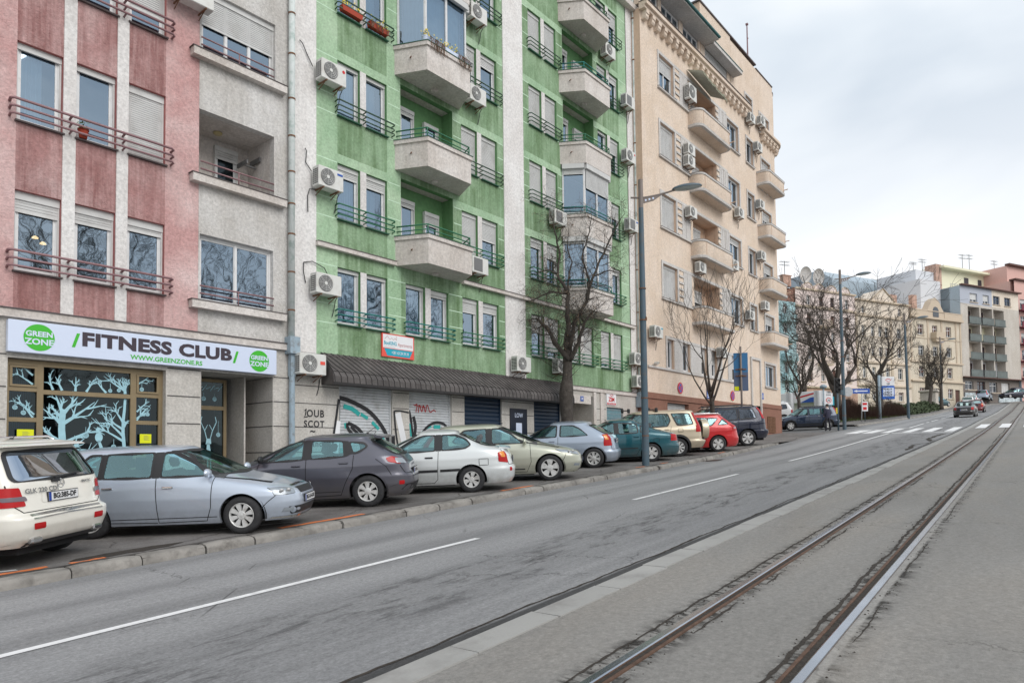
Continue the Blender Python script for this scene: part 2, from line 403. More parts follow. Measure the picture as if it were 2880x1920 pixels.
G['conc'] = stucco('balcony concrete', srgb(202, 194, 187), srgb(220, 214, 209), srgb(146, 132, 120), .6, .6)
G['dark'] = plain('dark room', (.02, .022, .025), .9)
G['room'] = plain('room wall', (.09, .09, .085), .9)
G['pvc'] = plain('white window frame', (.70, .70, .70), .4, dirt=(.5, .49, .47), dscale=5)
G['shut'] = plain('roller shutter slats', (.58, .58, .57), .55, var=.06, vscale=3, dirt=(.40, .39, .37), dscale=2)
G['pane'] = glassy('window glass', (.40, .50, .58), .36, gcol=(.60, .76, .92))
G['panedark'] = glassy('shop glass', (.30, .40, .44), .04, gcol=(.7, .85, .9), top=.35)
G['curt'] = plain('pale curtain', (.62, .66, .68), .9, var=.08, vscale=4)
G['curtb'] = plain('teal curtain', (.16, .36, .42), .9, var=.2, vscale=6)
G['railp'] = plain('mauve railing paint', srgb(138, 105, 108), .55, var=.1)
G['railg'] = plain('green railing paint', srgb(46, 112, 82), .5, var=.15)
G['railt'] = plain('teal railing paint', srgb(20, 116, 110), .5, var=.15)
G['rail_d'] = plain('dark green railing paint', srgb(58, 84, 66), .5, var=.15)
G['sill'] = plain('sheet metal sill', (.10, .08, .08), .6)
G['sillg'] = plain('green sheet sill', srgb(44, 92, 72), .6)
G['roof'] = plain('dark awning slate', (.085, .075, .072), .55, var=.35, vscale=2.2, bump=.3, bscale=25, dirt=(.17, .16, .15), dscale=2.5)
G['seam'] = plain('awning seam', (.02, .018, .018), .6)
G['ac'] = plain('air conditioner casing', (.66, .66, .63), .5, dirt=(.48, .45, .40), dscale=4)
G['acg'] = plain('air conditioner grille', (.16, .16, .16), .5)
G['acb'] = plain('black plastic', (.03, .03, .032), .5)
G['rustb'] = plain('rusty bracket', (.18, .09, .05), .85, var=.4, vscale=20)
G['pipe'] = plain('peeling pipe paint', srgb(200, 206, 204), .7, var=.08, vscale=3, dirt=srgb(118, 148, 138), dscale=4)
G['pipeb'] = plain('blue grey pipe', srgb(150, 168, 180), .6, dirt=srgb(110, 100, 90), dscale=9)
G['frame_b'] = plain('bronze shop frame', srgb(136, 120, 92), .45, metal=.2, var=.08)
G['signw'] = plain('sign face', srgb(206, 216, 236), .35)
G['signg'] = plain('sign green', srgb(60, 178, 40), .4)
G['signd'] = plain('sign dark letters', srgb(58, 48, 58), .4)
G['cyan'] = plain('pale blue window paint', srgb(158, 200, 212), .7, var=.1, vscale=10)
G['yellow'] = plain('yellow paper', srgb(222, 226, 20), .7)
G['metalsh'] = plain('galvanised roller shutter', (.60, .62, .64), .5, metal=.2, var=.15, vscale=2, dirt=(.25, .24, .23), dscale=2)
G['navy'] = plain('navy roller shutter', srgb(24, 44, 66), .45)
G['blackp'] = plain('black spray paint', (.015, .015, .018), .6)
G['tealp'] = plain('teal spray paint', srgb(40, 165, 160), .6)
G['redp'] = plain('red spray paint', srgb(165, 30, 30), .6)
G['whitep'] = plain('white paint', (.78, .78, .80), .5)
G['redb'] = plain('sign red', srgb(228, 84, 70), .5)
G['redz'] = plain('bright red', srgb(200, 30, 34), .45)
G['tealb'] = plain('sign teal', srgb(20, 160, 182), .5)
G['bluep'] = plain('sign blue', srgb(30, 82, 168), .45)
G['blueb'] = plain('sign back blue', srgb(48, 112, 160), .5)
G['bluebd'] = plain('sign back grey blue', srgb(80, 96, 124), .55)
G['black'] = plain('black', (.02, .02, .022), .6)
G['lamp'] = plain('lamp post paint', srgb(72, 92, 104), .5, var=.12, vscale=4, dirt=srgb(92, 88, 84), dscale=5)
G['lampt'] = plain('lamp post taupe', srgb(122, 112, 106), .5)
G['galv'] = plain('galvanised steel', (.42, .43, .44), .5, metal=.3, var=.1)
G['clear'] = plain('lamp glass', (.45, .5, .48), .2)
G['bark'] = plain('dark bark', (.062, .052, .044), .95, var=.35, vscale=9, bump=.9, bscale=22, dirt=(.12, .105, .09), dscale=7)
G['bark2'] = plain('grey bark', (.075, .062, .052), .95, var=.3, vscale=9, bump=.6, bscale=22)
G['pod'] = plain('dry seed pods', (.34, .22, .12), .9)
G['grass'] = plain('grass', (.12, .17, .05), .95, var=.4, vscale=3, bump=.8, bscale=60)
G['hedge'] = plain('bare brown hedge', (.10, .055, .042), .95, var=.35, vscale=6)
G['hedgeg'] = plain('green hedge leaves', (.055, .075, .035), .9, var=.4, vscale=6)
G['terra'] = plain('terracotta', srgb(160, 62, 40), .8)
G['leaf'] = plain('plant leaves', (.10, .17, .05), .8, var=.4)
G['leafd'] = plain('dry stalks', (.20, .13, .09), .9, var=.3)
G['flower'] = plain('yellow flowers', (.70, .55, .06), .8)
G['wood'] = plain('dark door wood', (.05, .045, .045), .5)
G['eave'] = plain('teal gutter', srgb(40, 96, 96), .5)
G['orange_l'] = plain('warm lamp glow', (.9, .6, .3), .5, emit=((1, .62, .28), 3.0))
# ------------------------------------------------------------------ ground, road, tracks, kerbs
SS = [-60, -40, -30, -20] + [x*1.0 for x in range(-14, 46)] + list(range(46, 131, 2)) + [135, 140, 145, 150, 157, 165, 170, 180, 200, 240, 300]
def strip(name, mat, q0, q1, nq, zf, s0=-60, s1=300, dz=0.0, kind='structure', qf0=None, qf1=None, ss=None):
    mb = MB(); mb.uv = []
    S = [s for s in (ss or SS) if s0 <= s <= s1]
    if S[0] > s0: S = [s0]+S
    if S[-1] < s1: S.append(s1)
    idx = []
    for s in S:
        a = qf0(s) if qf0 else q0; b = qf1(s) if qf1 else q1; row = []
        for k in range(nq+1):
            q = a+(b-a)*k/nq; x, y = xy(s, q); row.append(mb.vt((x, y, float(zf(s, q))+dz))); mb.uv.append((s, q))
        idx.append(row)
    for r0, r1 in zip(idx[:-1], idx[1:]):
        for k in range(nq): mb.f.append([r0[k], r1[k], r1[k+1], r0[k+1]]); mb.m.append(0)
    o = mb.build(name, mat, smooth=True); o['kind'] = kind; return o
# one sheet to the horizon, under everything
mb = MB(); gx = [-400, -200, -60, 0, 40, 80, 130, 200, 300, 500, 1200]; gy = [-600, -200, -60, -14, 8, 14, 40, 80, 160, 400, 1200]
mb.uv = []
gi = [[None]*len(gy) for _ in gx]
for i, x in enumerate(gx):
    for j, y in enumerate(gy):
        s, q = sq(x, y); z = float(zroad(min(max(s, -60), 300), 0))-.6
        gi[i][j] = mb.vt((x, y, z)); mb.uv.append((x, y))
for i in range(len(gx)-1):
    for j in range(len(gy)-1): mb.f.append([gi[i][j], gi[i+1][j], gi[i+1][j+1], gi[i][j+1]]); mb.m.append(0)
struct('ground', mb, G['plain_asph'])
TQ0 = 3.02
strip('tram_track_pavement', G['track'], -9, TQ0, 12, zroad, dz=0)
strip('road', G['asph'], 3.28, 10.13, 10, zroad, qf1=lambda s: max(KERBQ(s), 3.4)+(0.0 if s < 34 or s > 56 else 0))
strip('side_street', G['plain_asph'], 10.13, 60, 14, lambda s, q: zroad(s, min(q, 10.13)), s0=46.6, s1=56, dz=.0)
strip('opposite_pavement', G['walk'], -16, -9, 3, lambda s, q: zroad(s, -9)+.12)
mb = MB()
for s0, s1 in zip(SS[:-1], SS[1:]):
    a = xy(s0, -9); b = xy(s1, -9); za, zb = float(zroad(s0, -9)), float(zroad(s1, -9))
    mb.poly([(a[0], a[1], za+.12), (b[0], b[1], zb+.12), (b[0], b[1], zb-.05), (a[0], a[1], za-.05)])
struct('opposite_kerb', mb, G['kerb'])
# flush concrete strip beside the tracks, in slabs
mb = MB(); s = -20.0
while s < 150:
    L_ = .98 if s < 60 else 4
    for k in range(1):
        a0, a1 = s+.008, s+L_-.008; j = random.uniform(-.012, .012)
        pts = []
        for (ss_, qq) in ((a0, TQ0), (a1, TQ0), (a1, 3.28), (a0, 3.28)):
            x, y = xy(ss_, qq+j); pts.append((x, y, float(zroad(ss_, 3.0))+.012+random.uniform(-.003, .003)))
        lo = [(p[0], p[1], p[2]-.1) for p in pts]
        mb.poly(pts); 
        for k2 in range(4): mb.poly([pts[k2], lo[k2], lo[(k2+1) % 4], pts[(k2+1) % 4]])
    s += L_
struct('concrete_strip', mb, G['slab'])
strip('strip_bedding', G['groove'], TQ0-.05, 3.33, 1, zroad, dz=-.02)
# rails: head, groove, guard lip
def railprof(q0, side):
    mb = MB(); mb_h = []
    S = [x*.5 for x in range(-24, 120)] + list(range(60, 200, 2))
    def sweep(prof, m):
        rows = []
        for s in S:
            x0, y0 = xy(s, q0); z0 = float(zroad(s, 0)); row = []
            for dq, dz in prof:
                row.append(mb.vt((x0 - SR*dq*side, y0 + CR*dq*side, z0+dz)))
            rows.append(row)
        for a, b in zip(rows[:-1], rows[1:]):
            for k in range(len(prof)-1): mb.f.append([a[k], b[k], b[k+1], a[k+1]]); mb.m.append(m)
    # dq grows away from the track centre
    sweep([(.035, .004), (.033, .013), (-.02, .015), (-.030, .010)], 0)
    sweep([(.035, -.02), (.035, .004)], 1); sweep([(-.030, .010), (-.036, -.02)], 1)
    sweep([(-.036, .004), (-.075, .004)], 2)
    sweep([(-.075, -.02), (-.075, .010), (-.098, .010), (-.10, -.02)], 1)
    return mb
for q0, sd_ in ((2.12, 1), (1.12, -1), (-1.08, 1), (-2.08, -1)):
    o = struct('tram_rail', railprof(q0, sd_), [G['rail'], G['rust'], G['groove']])
# ravelled gaps and cracks: jagged dark ribbons in the surface
def jag(name, pts, w0, w1, zf, step=.06, wob=.02, seed=0, mat_='groove', dz=.0045):
    rr = random.Random(seed); mb = MB(); prev = None; P = []
    for (a, b), (c_, d) in zip(pts[:-1], pts[1:]):
        n = max(1, int(hypot(c_-a, d-b)/step)); P += [(a+(c_-a)*k/n, b+(d-b)*k/n, (c_-a), (d-b)) for k in range(n)]
    env = 1.0; off = 0.0
    for i, (s_, q_, ds, dq) in enumerate(P):
        env += (rr.uniform(0, 1)-env)*.25; off += rr.uniform(-wob, wob)-off*.15; l = hypot(ds, dq); nx, ny = -dq/l, ds/l
        wa = w0+(w1-w0)*env*rr.uniform(.4, 1); e = min(1, (i+.5)/6, (len(P)-i)/6); wa *= e
        cur = []
        for k in (-1, 1): ss_, qq = s_+nx*(off+k*wa/2), q_+ny*(off+k*wa/2); x, y = xy(ss_, qq); cur.append(mb.vt((x, y, float(zf(ss_, qq))+dz)))
        if prev: mb.f.append([prev[0], cur[0], cur[1], prev[1]]); mb.m.append(0)
        prev = cur
    return struct(name, mb, G[mat_])
jag('rail_gap', [(-2, 2.245), (30, 2.245)], .006, .04, zroad, .05, .007, 1); jag('rail_gap', [(30, 2.27), (60, 2.26)], .01, .05, zroad, .3, .012, 2)
jag('rail_gap', [(-2, 1.275), (30, 1.275)], .012, .06, zroad, .05, .008, 3); jag('rail_gap', [(30, 1.33), (60, 1.32)], .01, .07, zroad, .3, .012, 4)
for k, (a, b) in enumerate(((3.2, 3.7), (4.6, 5.6), (6.2, 6.9), (8.2, 9.6), (11, 13), (15, 17))): jag('rail_gap', [(a, 1.96), (b, 1.96)], .006, .05, zroad, .05, .009, 10+k)
for k, (a, b) in enumerate(((2.6, 4.2), (4.9, 6.1), (7.0, 9.0), (10.5, 12.5))): jag('rail_gap', [(a, 1.0), (b, 1.0)], .003, .02, zroad, .05, .006, 20+k)
jag('road_crack', [(13.6, 9.6), (15.6, 8.9), (18.2, 8.0), (21, 6.9)], .004, .02, zroad, .1, .03, 31, dz=.006)
jag('road_crack', [(25.9, 9.4), (28, 8.6), (31, 7.4)], .004, .022, zroad, .1, .03, 32, dz=.006); jag('road_crack', [(-4, 3.42), (34, 3.42)], .01, .06, zroad, .1, .012, 33, dz=.005)
jag('road_crack', [(33, 3.5), (36, 3.9), (41, 3.6)], .05, .4, zroad, .15, .05, 34, dz=.005); jag('road_crack', [(27, 3.6), (30.5, 3.8), (32, 3.5)], .05, .35, zroad, .15, .05, 35, dz=.005)
jag('pavement_crack', [(-3, 10.47), (34.6, 10.47)], .008, .05, zwalk, .08, .014, 36); jag('pavement_crack', [(35, 10.3), (40, 10.6), (46, 10.4)], .02, .10, zwalk, .15, .05, 37)
for k in range(9):
    a = 5+k*3.3; jag('pavement_crack', [(a, 10.6), (a+1.2, 11.1+.2*(k % 3)), (a+2.2, 10.8)], .004, .03, zwalk, .07, .03, 40+k)
# crumbled asphalt fragments along the rails
mb = MB()
for i in range(1500):
    s = random.uniform(2.6, 26)**1.0; q = random.choice((2.12+.10, 2.12-.16, 1.12-.12, 1.12+.16))+random.gauss(0, .035)
    x, y = xy(s, q); z = float(zroad(s, 0)); r = random.uniform(.003, .011)
    a = [mb.vt((x+r*cos(t)*random.uniform(.7, 1.3), y+r*sin(t)*random.uniform(.7, 1.3), z)) for t in (0, 1.5, 3.1, 4.6)]
    tp = mb.vt((x, y, z+r*.8))
    for k in range(4): mb.f.append([a[k], a[(k+1) % 4], tp]); mb.m.append(0)
tag(mb.build('asphalt_crumbs', G['groove']), kind='stuff')
# kerb stones
mb = MB(); s = -14.0
def kerb_run(s, s_end, hscale=1.0):
    while s < s_end:
        L_ = random.uniform(.75, 1.05) if s < 60 else 3.0
        g = .012; j = random.uniform(-.02, .02); h0 = random.uniform(-.008, .01)
        n = 5
        rows = []
        for k in range(n+1):
            ss_ = s+g+(L_-2*g)*k/n; e = .018 if k in (0, n) else 0
            kq = KERBQ(ss_); zb = float(zroad(ss_, kq)); kh = float(kerbh(ss_))*hscale
            w_ = random.uniform(-.008, .008); row = []
            for dq, dz in ((0+e*.5, -.06), (.0+e*.6, kh*.55), (.018+e, kh*.86-e*.5), (.055+e, kh-e*.4+h0), (.16, kh+.004-e*.3+h0), (.26, kh+.004-e*.4)):
                x, y = xy(ss_, kq-.0+dq+j+w_); row.append(mb.vt((x, y, zb+max(dz, .012 if dz > 0 else dz)+random.uniform(-.004, .004)*(dz > 0))))
            rows.append(row)
        for a, b in zip(rows[:-1], rows[1:]):
            for k in range(5): mb.f.append([a[k], b[k], b[k+1], a[k+1]]); mb.m.append(0)
        mb.f.append(rows[0]); mb.m.append(0); mb.f.append(rows[-1][::-1]); mb.m.append(0)
        s += L_
kerb_run(-14, 34.6); kerb_run(56, 140)
o = struct('kerb', mb, G['kerb'], smooth=True, auto=50)
strip('kerb_bedding', G['groove'], 0, 0, 1, lambda s, q: zroad(s, min(q, KERBQ(s)))+kerbh(s)-.035, s0=-14, s1=35, qf0=lambda s: KERBQ(s)+.03, qf1=lambda s: KERBQ(s)+.5)
strip('pavement', G['walk'], 0, 0, 10, zwalk, s0=-60, s1=46.6, qf0=lambda s: KERBQ(s)+(.29 if s < 34 else .0), qf1=lambda s: 16.4)
strip('park_pavement', G['walk'], 0, 0, 3, zwalk, s0=56, s1=200, qf0=lambda s: KERBQ(s)+.2, qf1=lambda s: KERBQ(s)+2.4)
strip('lawn', G['grass'], 0, 0, 8, lambda s, q: zwalk(s, q)+.02, s0=57, s1=110, qf0=lambda s: KERBQ(s)+2.4, qf1=lambda s: KERBQ(s)+16, kind='stuff')
mb = MB()
for i in range(9000):
    s = random.uniform(57, 106); q = KERBQ(s)+2.4+random.random()**1.6*5; x, y = xy(s, q); z = float(zwalk(s, q))
    a = random.uniform(0, 6.28); h = random.uniform(.06, .16); l = .03
    mb.poly([(x-l*cos(a), y-l*sin(a), z), (x+l*cos(a), y+l*sin(a), z), (x+random.uniform(-.05, .05), y+random.uniform(-.05, .05), z+h)])
tag(mb.build('grass_blades', G['grass']), kind='stuff')
# markings
def mark(mb, pts, m=0, dz=.004, zf=zroad):
    """pts in (s,q): subdivided strip between two edges"""
    (a, b, c_, d) = pts; n = max(1, int(abs(b[0]-a[0])/1.0)); up, lo = [], []
    for k in range(n+1):
        t = k/n
        for lst, p, r in ((lo, a, b), (up, d, c_)):
            ss_, qq = p[0]+(r[0]-p[0])*t, p[1]+(r[1]-p[1])*t; x, y = xy(ss_, qq); lst.append(mb.vt((x, y, float(zf(ss_, qq))+dz)))
    for k in range(n): mb.f.append([lo[k], lo[k+1], up[k+1], up[k]]); mb.m.append(m)
mb = MB()
for s0, s1 in ((-12, -7.5), (-4.0, 7.6), (12.45, 18.5), (23.4, 42.6), (50.4, 57.5), (59, 60.5), (62, 66.5), (69, 83)):
    mark(mb, ((s0, 6.44), (s1, 6.44), (s1, 6.56), (s0, 6.56)), dz=.006)
mark(mb, ((42.0, 3.5), (42.35, 3.5), (42.95, 6.4), (42.6, 6.4)), dz=.006)
mark(mb, ((50.2, 6.3), (50.5, 6.3), (48.9, 9.4), (48.6, 9.4)), dz=.006)
for q0, q1 in ((8.25, 8.95), (7.45, 8.05), (6.6, 7.05), (5.55, 6.0), (4.55, 5.05), (3.55, 4.0)):
    mark(mb, ((43.4, q0), (49.3 if q0 < 7.4 else 48.2, q0), (49.3 if q0 < 7.4 else 48.2, q1), (43.4, q1)), dz=.005)
for q0, q1 in ((2.3, 2.78), (1.22, 1.7), (.1, .6), (-1.0, -.45), (-2.1, -1.5)):
    mark(mb, ((46.4, q0), (52.4, q0), (52.4, q1), (46.4, q1)), dz=.02)
struct('road_markings', mb, G['line'])
mb = MB()
for s0, s1, q0, q1 in ((7.0, 8.9, 10.46, 10.62), (13.2, 14.5, 10.44, 10.58), (20.4, 21.0, 10.5, 10.6), (22.2, 22.8, 10.48, 10.58), (27.6, 28.4, 10.45, 10.55), (2.6, 3.5, 10.52, 10.66), (3.75, 4.2, 10.5, 10.6)):
    n = 8; pts0 = []
    for k in range(n+1):
        t = s0+(s1-s0)*k/n; pts0.append((t, q0+random.uniform(-.02, .03), q1+random.uniform(-.04, .02)))
    for a, b in zip(pts0[:-1], pts0[1:]): mark(mb, ((a[0], a[1]), (b[0], b[1]), (b[0], b[2]), (a[0], a[2])), dz=.007, zf=zwalk)
struct('kerbside_paint', mb, G['orange'])
mb = MB()
for s0, q0, s1, q1 in ((6.2, 11.6, 7.6, 10.9), (2.6, 10.95, 3.2, 10.7)):
    mark(mb, ((s0, q0), (s1, q1), (s1, q1+.10), (s0, q0+.10)), dz=.006, zf=zwalk)
struct('parking_marks', mb, G['linew'])
# drain grate in the gutter
mb = MB()
for k in range(9):
    s = 25.0+.09*k; mark(mb, ((s, 9.6), (s+.05, 9.6), (s+.05, 10.05), (s, 10.05)), dz=.012)
gt = mb.build('drain_grate', G['rust']); tag(gt, 'iron drain grate set in the gutter beside the red car', 'drain grate')
mb = MB(); mark(mb, ((24.95, 9.55), (25.85, 9.55), (25.85, 10.1), (24.95, 10.1)), dz=.005); struct('grate_pit', mb, G['black'])
# broken pothole patch in the pavement edge by the first cars
mb = MB()
import itertools
cx, cq = 4.6, 10.75
pts = [(cx+.75*cos(t)*random.uniform(.75, 1.15), cq+.2*sin(t)*random.uniform(.7, 1.2)) for t in [i*2*pi/22 for i in range(22)]]
mb.poly([(*xy(*p), float(zwalk(*p))+.006) for p in pts])
struct('pavement_hole', mb, G['groove'])

# ------------------------------------------------------------------ facade kit
W = 15.8
def wallmesh(mb, x0, x1, z0, z1, y, ops, rec=.2, m=0, mj=1, stain=None, sz=None):
    """wall in the XZ plane at y with rectangular openings (xa,xb,za,zb); faces under/over openings get a stain value"""
    if mb.at is None: mb.at = []
    xs = sorted(set([x0, x1]+[v for o in ops for v in o[:2]])); zs = sorted(set([z0, z1]+[v for o in ops for v in o[2:4]]))
    xs = [v for v in xs if x0 <= v <= x1]; zs = [v for v in zs if z0 <= v <= z1]
    for a, b in zip(xs[:-1], xs[1:]):
        cx = (a+b)/2; col = [o for o in ops if o[0]-.26 < cx < o[1]+.26]
        incol = any(o[0] < cx < o[1] for o in ops)
        for c_, d in zip(zs[:-1], zs[1:]):
            cz = (c_+d)/2
            if any(o[0] < cx < o[1] and o[2] < cz < o[3] for o in ops): continue
            mb.poly([(a, y, c_), (b, y, c_), (b, y, d), (a, y, d)], m)
            mb.at.append((stain or 0) if (col and (d-c_) > .3) else 0.0)
    for xa, xb, za, zb in ops:
        for q in ([(xa, y, za), (xa, y, zb), (xa, y+rec, zb), (xa, y+rec, za)], [(xb, y, za), (xb, y+rec, za), (xb, y+rec, zb), (xb, y, zb)],
                  [(xa, y, zb), (xb, y, zb), (xb, y+rec, zb), (xa, y+rec, zb)], [(xa, y, za), (xa, y+rec, za), (xb, y+rec, za), (xb, y, za)]):
            mb.poly(q, mj); mb.at.append(0)
def slats(mb, xa, xb, za, zb, y, p=.048, m=0):
    n = max(2, int((zb-za)/p)); h = (zb-za)/n
    for k in range(n):
        z = za+k*h
        mb.poly([(xa, y-.008, z), (xb, y-.008, z), (xb, y-.010, z+h*.75), (xa, y-.010, z+h*.75)], m)
        mb.poly([(xa, y-.010, z+h*.75), (xb, y-.010, z+h*.75), (xb, y+.004, z+h), (xa, y+.004, z+h)], m)
def window(par, xa, xb, za, zb, y, sh=0.0, panes=1, curtain=None, box=.16, sill=None, sillw=.05, fr=.055, name='window', pane=None, back=True, off=.11, transom=None):
    """frame set back at y; sh = share of the height covered by the shutter"""
    mb = MB(); t = fr
    e = .002
    xa += e; xb -= e; za += e; zb -= e
    for q in ((xa, xa+t, za, zb), (xb-t, xb, za, zb), (xa+t, xb-t, za, za+t), (xa+t, xb-t, zb-t, zb)): mb.box(q[0], q[1], y, y+.06, q[2], q[3])
    iw = (xb-xa-2*t)/panes
    for k in range(panes):
        a, b = xa+t+k*iw, xa+t+(k+1)*iw; u = .045
        if k > 0: mb.box(a-.03, a+.03, y-.008, y+.05, za+t, zb-t)
        for q in ((a+.002, a+u, za+t, zb-t), (b-u, b-.002, za+t, zb-t), (a+u, b-u, za+t, za+t+u), (a+u, b-u, zb-t-u, zb-t)): mb.box(q[0], q[1], y+.012, y+.05, q[2]+.001, q[3]-.001)
    if transom: mb.box(xa+t, xb-t, y+.005, y+.055, transom-.03, transom+.03)
    f = mb.build(name, G['pvc'], par)
    mb = MB(); mb.poly([(xa+t, y+.03, za+t), (xb-t, y+.03, za+t), (xb-t, y+.03, zb-t), (xa+t, y+.03, zb-t)])
    sub(mb, 'pane', G[pane or 'pane'], f)
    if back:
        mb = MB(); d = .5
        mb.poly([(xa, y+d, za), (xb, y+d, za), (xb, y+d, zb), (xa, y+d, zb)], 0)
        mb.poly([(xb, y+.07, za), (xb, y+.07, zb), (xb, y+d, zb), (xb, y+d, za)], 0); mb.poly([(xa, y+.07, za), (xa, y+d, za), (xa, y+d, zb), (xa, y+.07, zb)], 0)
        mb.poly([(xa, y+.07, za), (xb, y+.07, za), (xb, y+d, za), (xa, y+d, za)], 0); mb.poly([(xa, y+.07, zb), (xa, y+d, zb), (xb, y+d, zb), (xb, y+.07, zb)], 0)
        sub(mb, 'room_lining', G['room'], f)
    if sh > 0:
        mb = MB(); bz = zb-(zb-za)*sh
        if box: mb.box(xa, xb, y-.05, y-.002, zb-box, zb)
        slats(mb, xa+.03, xb-.03, bz, zb-box+.01, y-.012)
        mb.box(xa+.03, xb-.03, y-.03, y-.006, bz-.03, bz)
        for x_ in (xa, xb-.035): mb.box(x_, x_+.033, y-.035, y-.003, za, zb-box-.001)
        sub(mb, 'shutter', G['shut'], f)
    elif box:
        mb = MB(); mb.box(xa, xb, y-.05, y-.002, zb-box*.8, zb)
        for x_ in (xa, xb-.035): mb.box(x_, x_+.033, y-.035, y-.003, za, zb-box*.8-.001)
        sub(mb, 'shutter', G['shut'], f)
    if curtain:
        mb = MB(); a0, a1 = (xa+t, xb-t) if curtain[1] == 'full' else ((xa+t, xa+t+(xb-xa)*.55) if curtain[1] == 'l' else (xb-t-(xb-xa)*.5, xb-t)); n = 26; pr = None
        for k in range(n+1):
            x = a0+(a1-a0)*k/n; yy = y+.12+.025*sin(k*1.9+xa*7)+.01*sin(k*4.3)
            if pr: mb.poly([(pr[0], pr[1], za+.08), (x, yy, za+.08), (x, yy, zb-.1), (pr[0], pr[1], zb-.1)])
            pr = (x, yy)
        sub(mb, 'curtain', G[curtain[0]], f)
    if sill:
        mb = MB(); mb.box(xa-.03, xb+.03, y-sillw-.2, y-.002, za-.035, za-.004); sub(mb, 'sill', G[sill], f)
    return f
def sub(mb, name, mat, par, **k):
    """child of a part: the part already carries the offset"""
    o = mb.build(name, mat, None, **k); o.parent = par; return o
def railing(par, xa, xb, zs, y, mats, name='railing', posts=(), r=.022, out=.2):
    mb = MB()
    for i, z in enumerate(zs):
        rr = r*(1.15 if i == 0 else 1)
        mb.tube([(xa+.02, y, z-.02), (xa+.01, y-out*.7, z-.005), (xa+.06, y-out, z), (xb-.06, y-out, z), (xb-.01, y-out*.7, z-.005), (xb-.02, y, z-.02)], rr, 6)
        for p in posts: mb.tube([(p, y, z-.03), (p, y-out, z-.01)], rr*.9, 5)
    return mb.build(name, G[mats], par, smooth=True)
def ac(x, z, y, sx=.80, sz=.55, d=.30, logo=None, label='', facing=None, brand=None, plain_front=False, group='air conditioner units on the facades', stub=True):
    t = thing('air_conditioner', label, 'air conditioner', (x, y, z), 0, group)
    # local: back at y=0 is the wall, body from -.1 to -.1-d
    b = MB(); b.rbox(-sx/2, sx/2, -.10-d, -.10, 0, sz, .015); b.build('casing', G['ac'], t)
    m = MB(); cx = -sx*.14; cz = sz*.52; R_ = sz*.40; yf = -.10-d-.004
    if not plain_front:
        m.lathe([(R_, 0), (R_, .012)], 28, 0, Matrix.Translation((cx, yf, cz)) @ Matrix.Rotation(pi/2, 4, 'X'))
        m.build('fan_opening', G['acg'], t)
        g = MB()
        for k in range(1, 5): 
            rr = R_*k/4.6; pts = [(cx+rr*cos(a), yf-.016, cz+rr*sin(a)) for a in [i*2*pi/20 for i in range(21)]]; g.tube(pts, .004, 3, cap=False)
        for k in range(8):
            a = k*pi/4; g.tube([(cx, yf-.016, cz), (cx+R_*cos(a), yf-.016, cz+R_*sin(a))], .004, 3)
        g.lathe([(R_*.2, 0), (R_*.2, .012)], 12, 0, Matrix.Translation((cx, yf-.012, cz)) @ Matrix.Rotation(pi/2, 4, 'X'))
        g.build('fan_grille', G['ac'], t)
    else:
        m.box(-sx*.40, sx*.12, yf-.003, yf, sz*.12, sz*.9); m.build('front_grille', G['acg'], t)
    m = MB()
    for k in range(8):
        z0 = sz*.12+k*sz*.095
        for j in range(3):
            y0 = -.10-d+.03+j*(d-.06)/3; m.box(-sx/2-.004, -sx/2+.002, y0+.008, y0+(d-.06)/3-.008, z0, z0+sz*.055)
    m.build('side_vent', G['acb'], t)
    for s_ in (-.3, .3):
        m = MB(); m.box(s_*sx-.015, s_*sx+.015, -.10-d-.01, 0, -.035, -.003); m.tube([(s_*sx, -.02, -.16), (s_*sx, -.1-d*.7, -.04)], .012, 4); m.build('bracket', G['rustb'], t)
    if brand:
        m = MB(); bm = brand[0]
        if brand[1] == 'disc': m.lathe([(.045, 0), (.045, .004)], 16, 0, Matrix.Translation((sx*.38, yf, sz*.74)) @ Matrix.Rotation(pi/2, 4, 'X'))
        elif brand[1] == 'bar': m.box(sx*.24, sx*.46, yf-.004, yf, sz*.76, sz*.86)
        else: m.box(sx*.26, sx*.44, yf-.004, yf, sz*.5, sz*.66)
        m.build('badge', G[bm], t)
    if stub:
        m = MB(); m.tube([(sx*.48, -.2, sz*.2), (sx*.56, -.14, sz*.1), (sx*.55, -.05, -.05), (sx*.52, -.02, -.3), (sx*.45, -.015, -.5)], .012, 5)
        m.build('cable', G['acb'], t)
    return t
# ------------------------------------------------------------------ pink and grey building with the fitness club
FL = [5.20, 8.17, 11.13, 14.09]
b1 = thing('apartment_building', 'pink and grey rendered apartment building with a fitness club at street level', 'building', (3.0, W, 0), world=True)
mb = MB(); mb.at = []
wx = [(-6.6, -5.82), (-5.57, -4.8), (-4.56, -3.78), (.70, 1.48), (1.73, 2.5), (2.7, 3.45), (3.87, 4.66), (4.90, 5.67), (5.91, 6.70)]
wx = [(-0.2, .58), (.83, 1.6), (1.84, 2.62), (3.87, 4.66), (4.90, 5.67), (5.91, 6.70)]
ops = [(a, b, z, z+1.6) for a, b in wx for z in FL]
wallmesh(mb, -6, 7.47, 4.43, 16.6, W, ops, .2, 0, 1, stain=.75)
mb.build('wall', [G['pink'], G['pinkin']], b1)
mb = MB(); mb.at = []
ops = [(7.50, 9.40, 5.20, 6.80), (7.47, 9.42, 7.35, 9.79), (7.51, 9.45, 11.13, 12.77), (7.51, 9.45, 14.09, 15.7)]
wallmesh(mb, 7.47, 9.90, 4.43, 16.6, W-.004, ops, .2, 0, 0, stain=.25)
# parapet of the loggia
mb.box(7.47, 9.42, W-.004, W+.15, 7.35, 8.02); mb.at += [.2]*6
mb.build('wall', [G['grey']], b1)
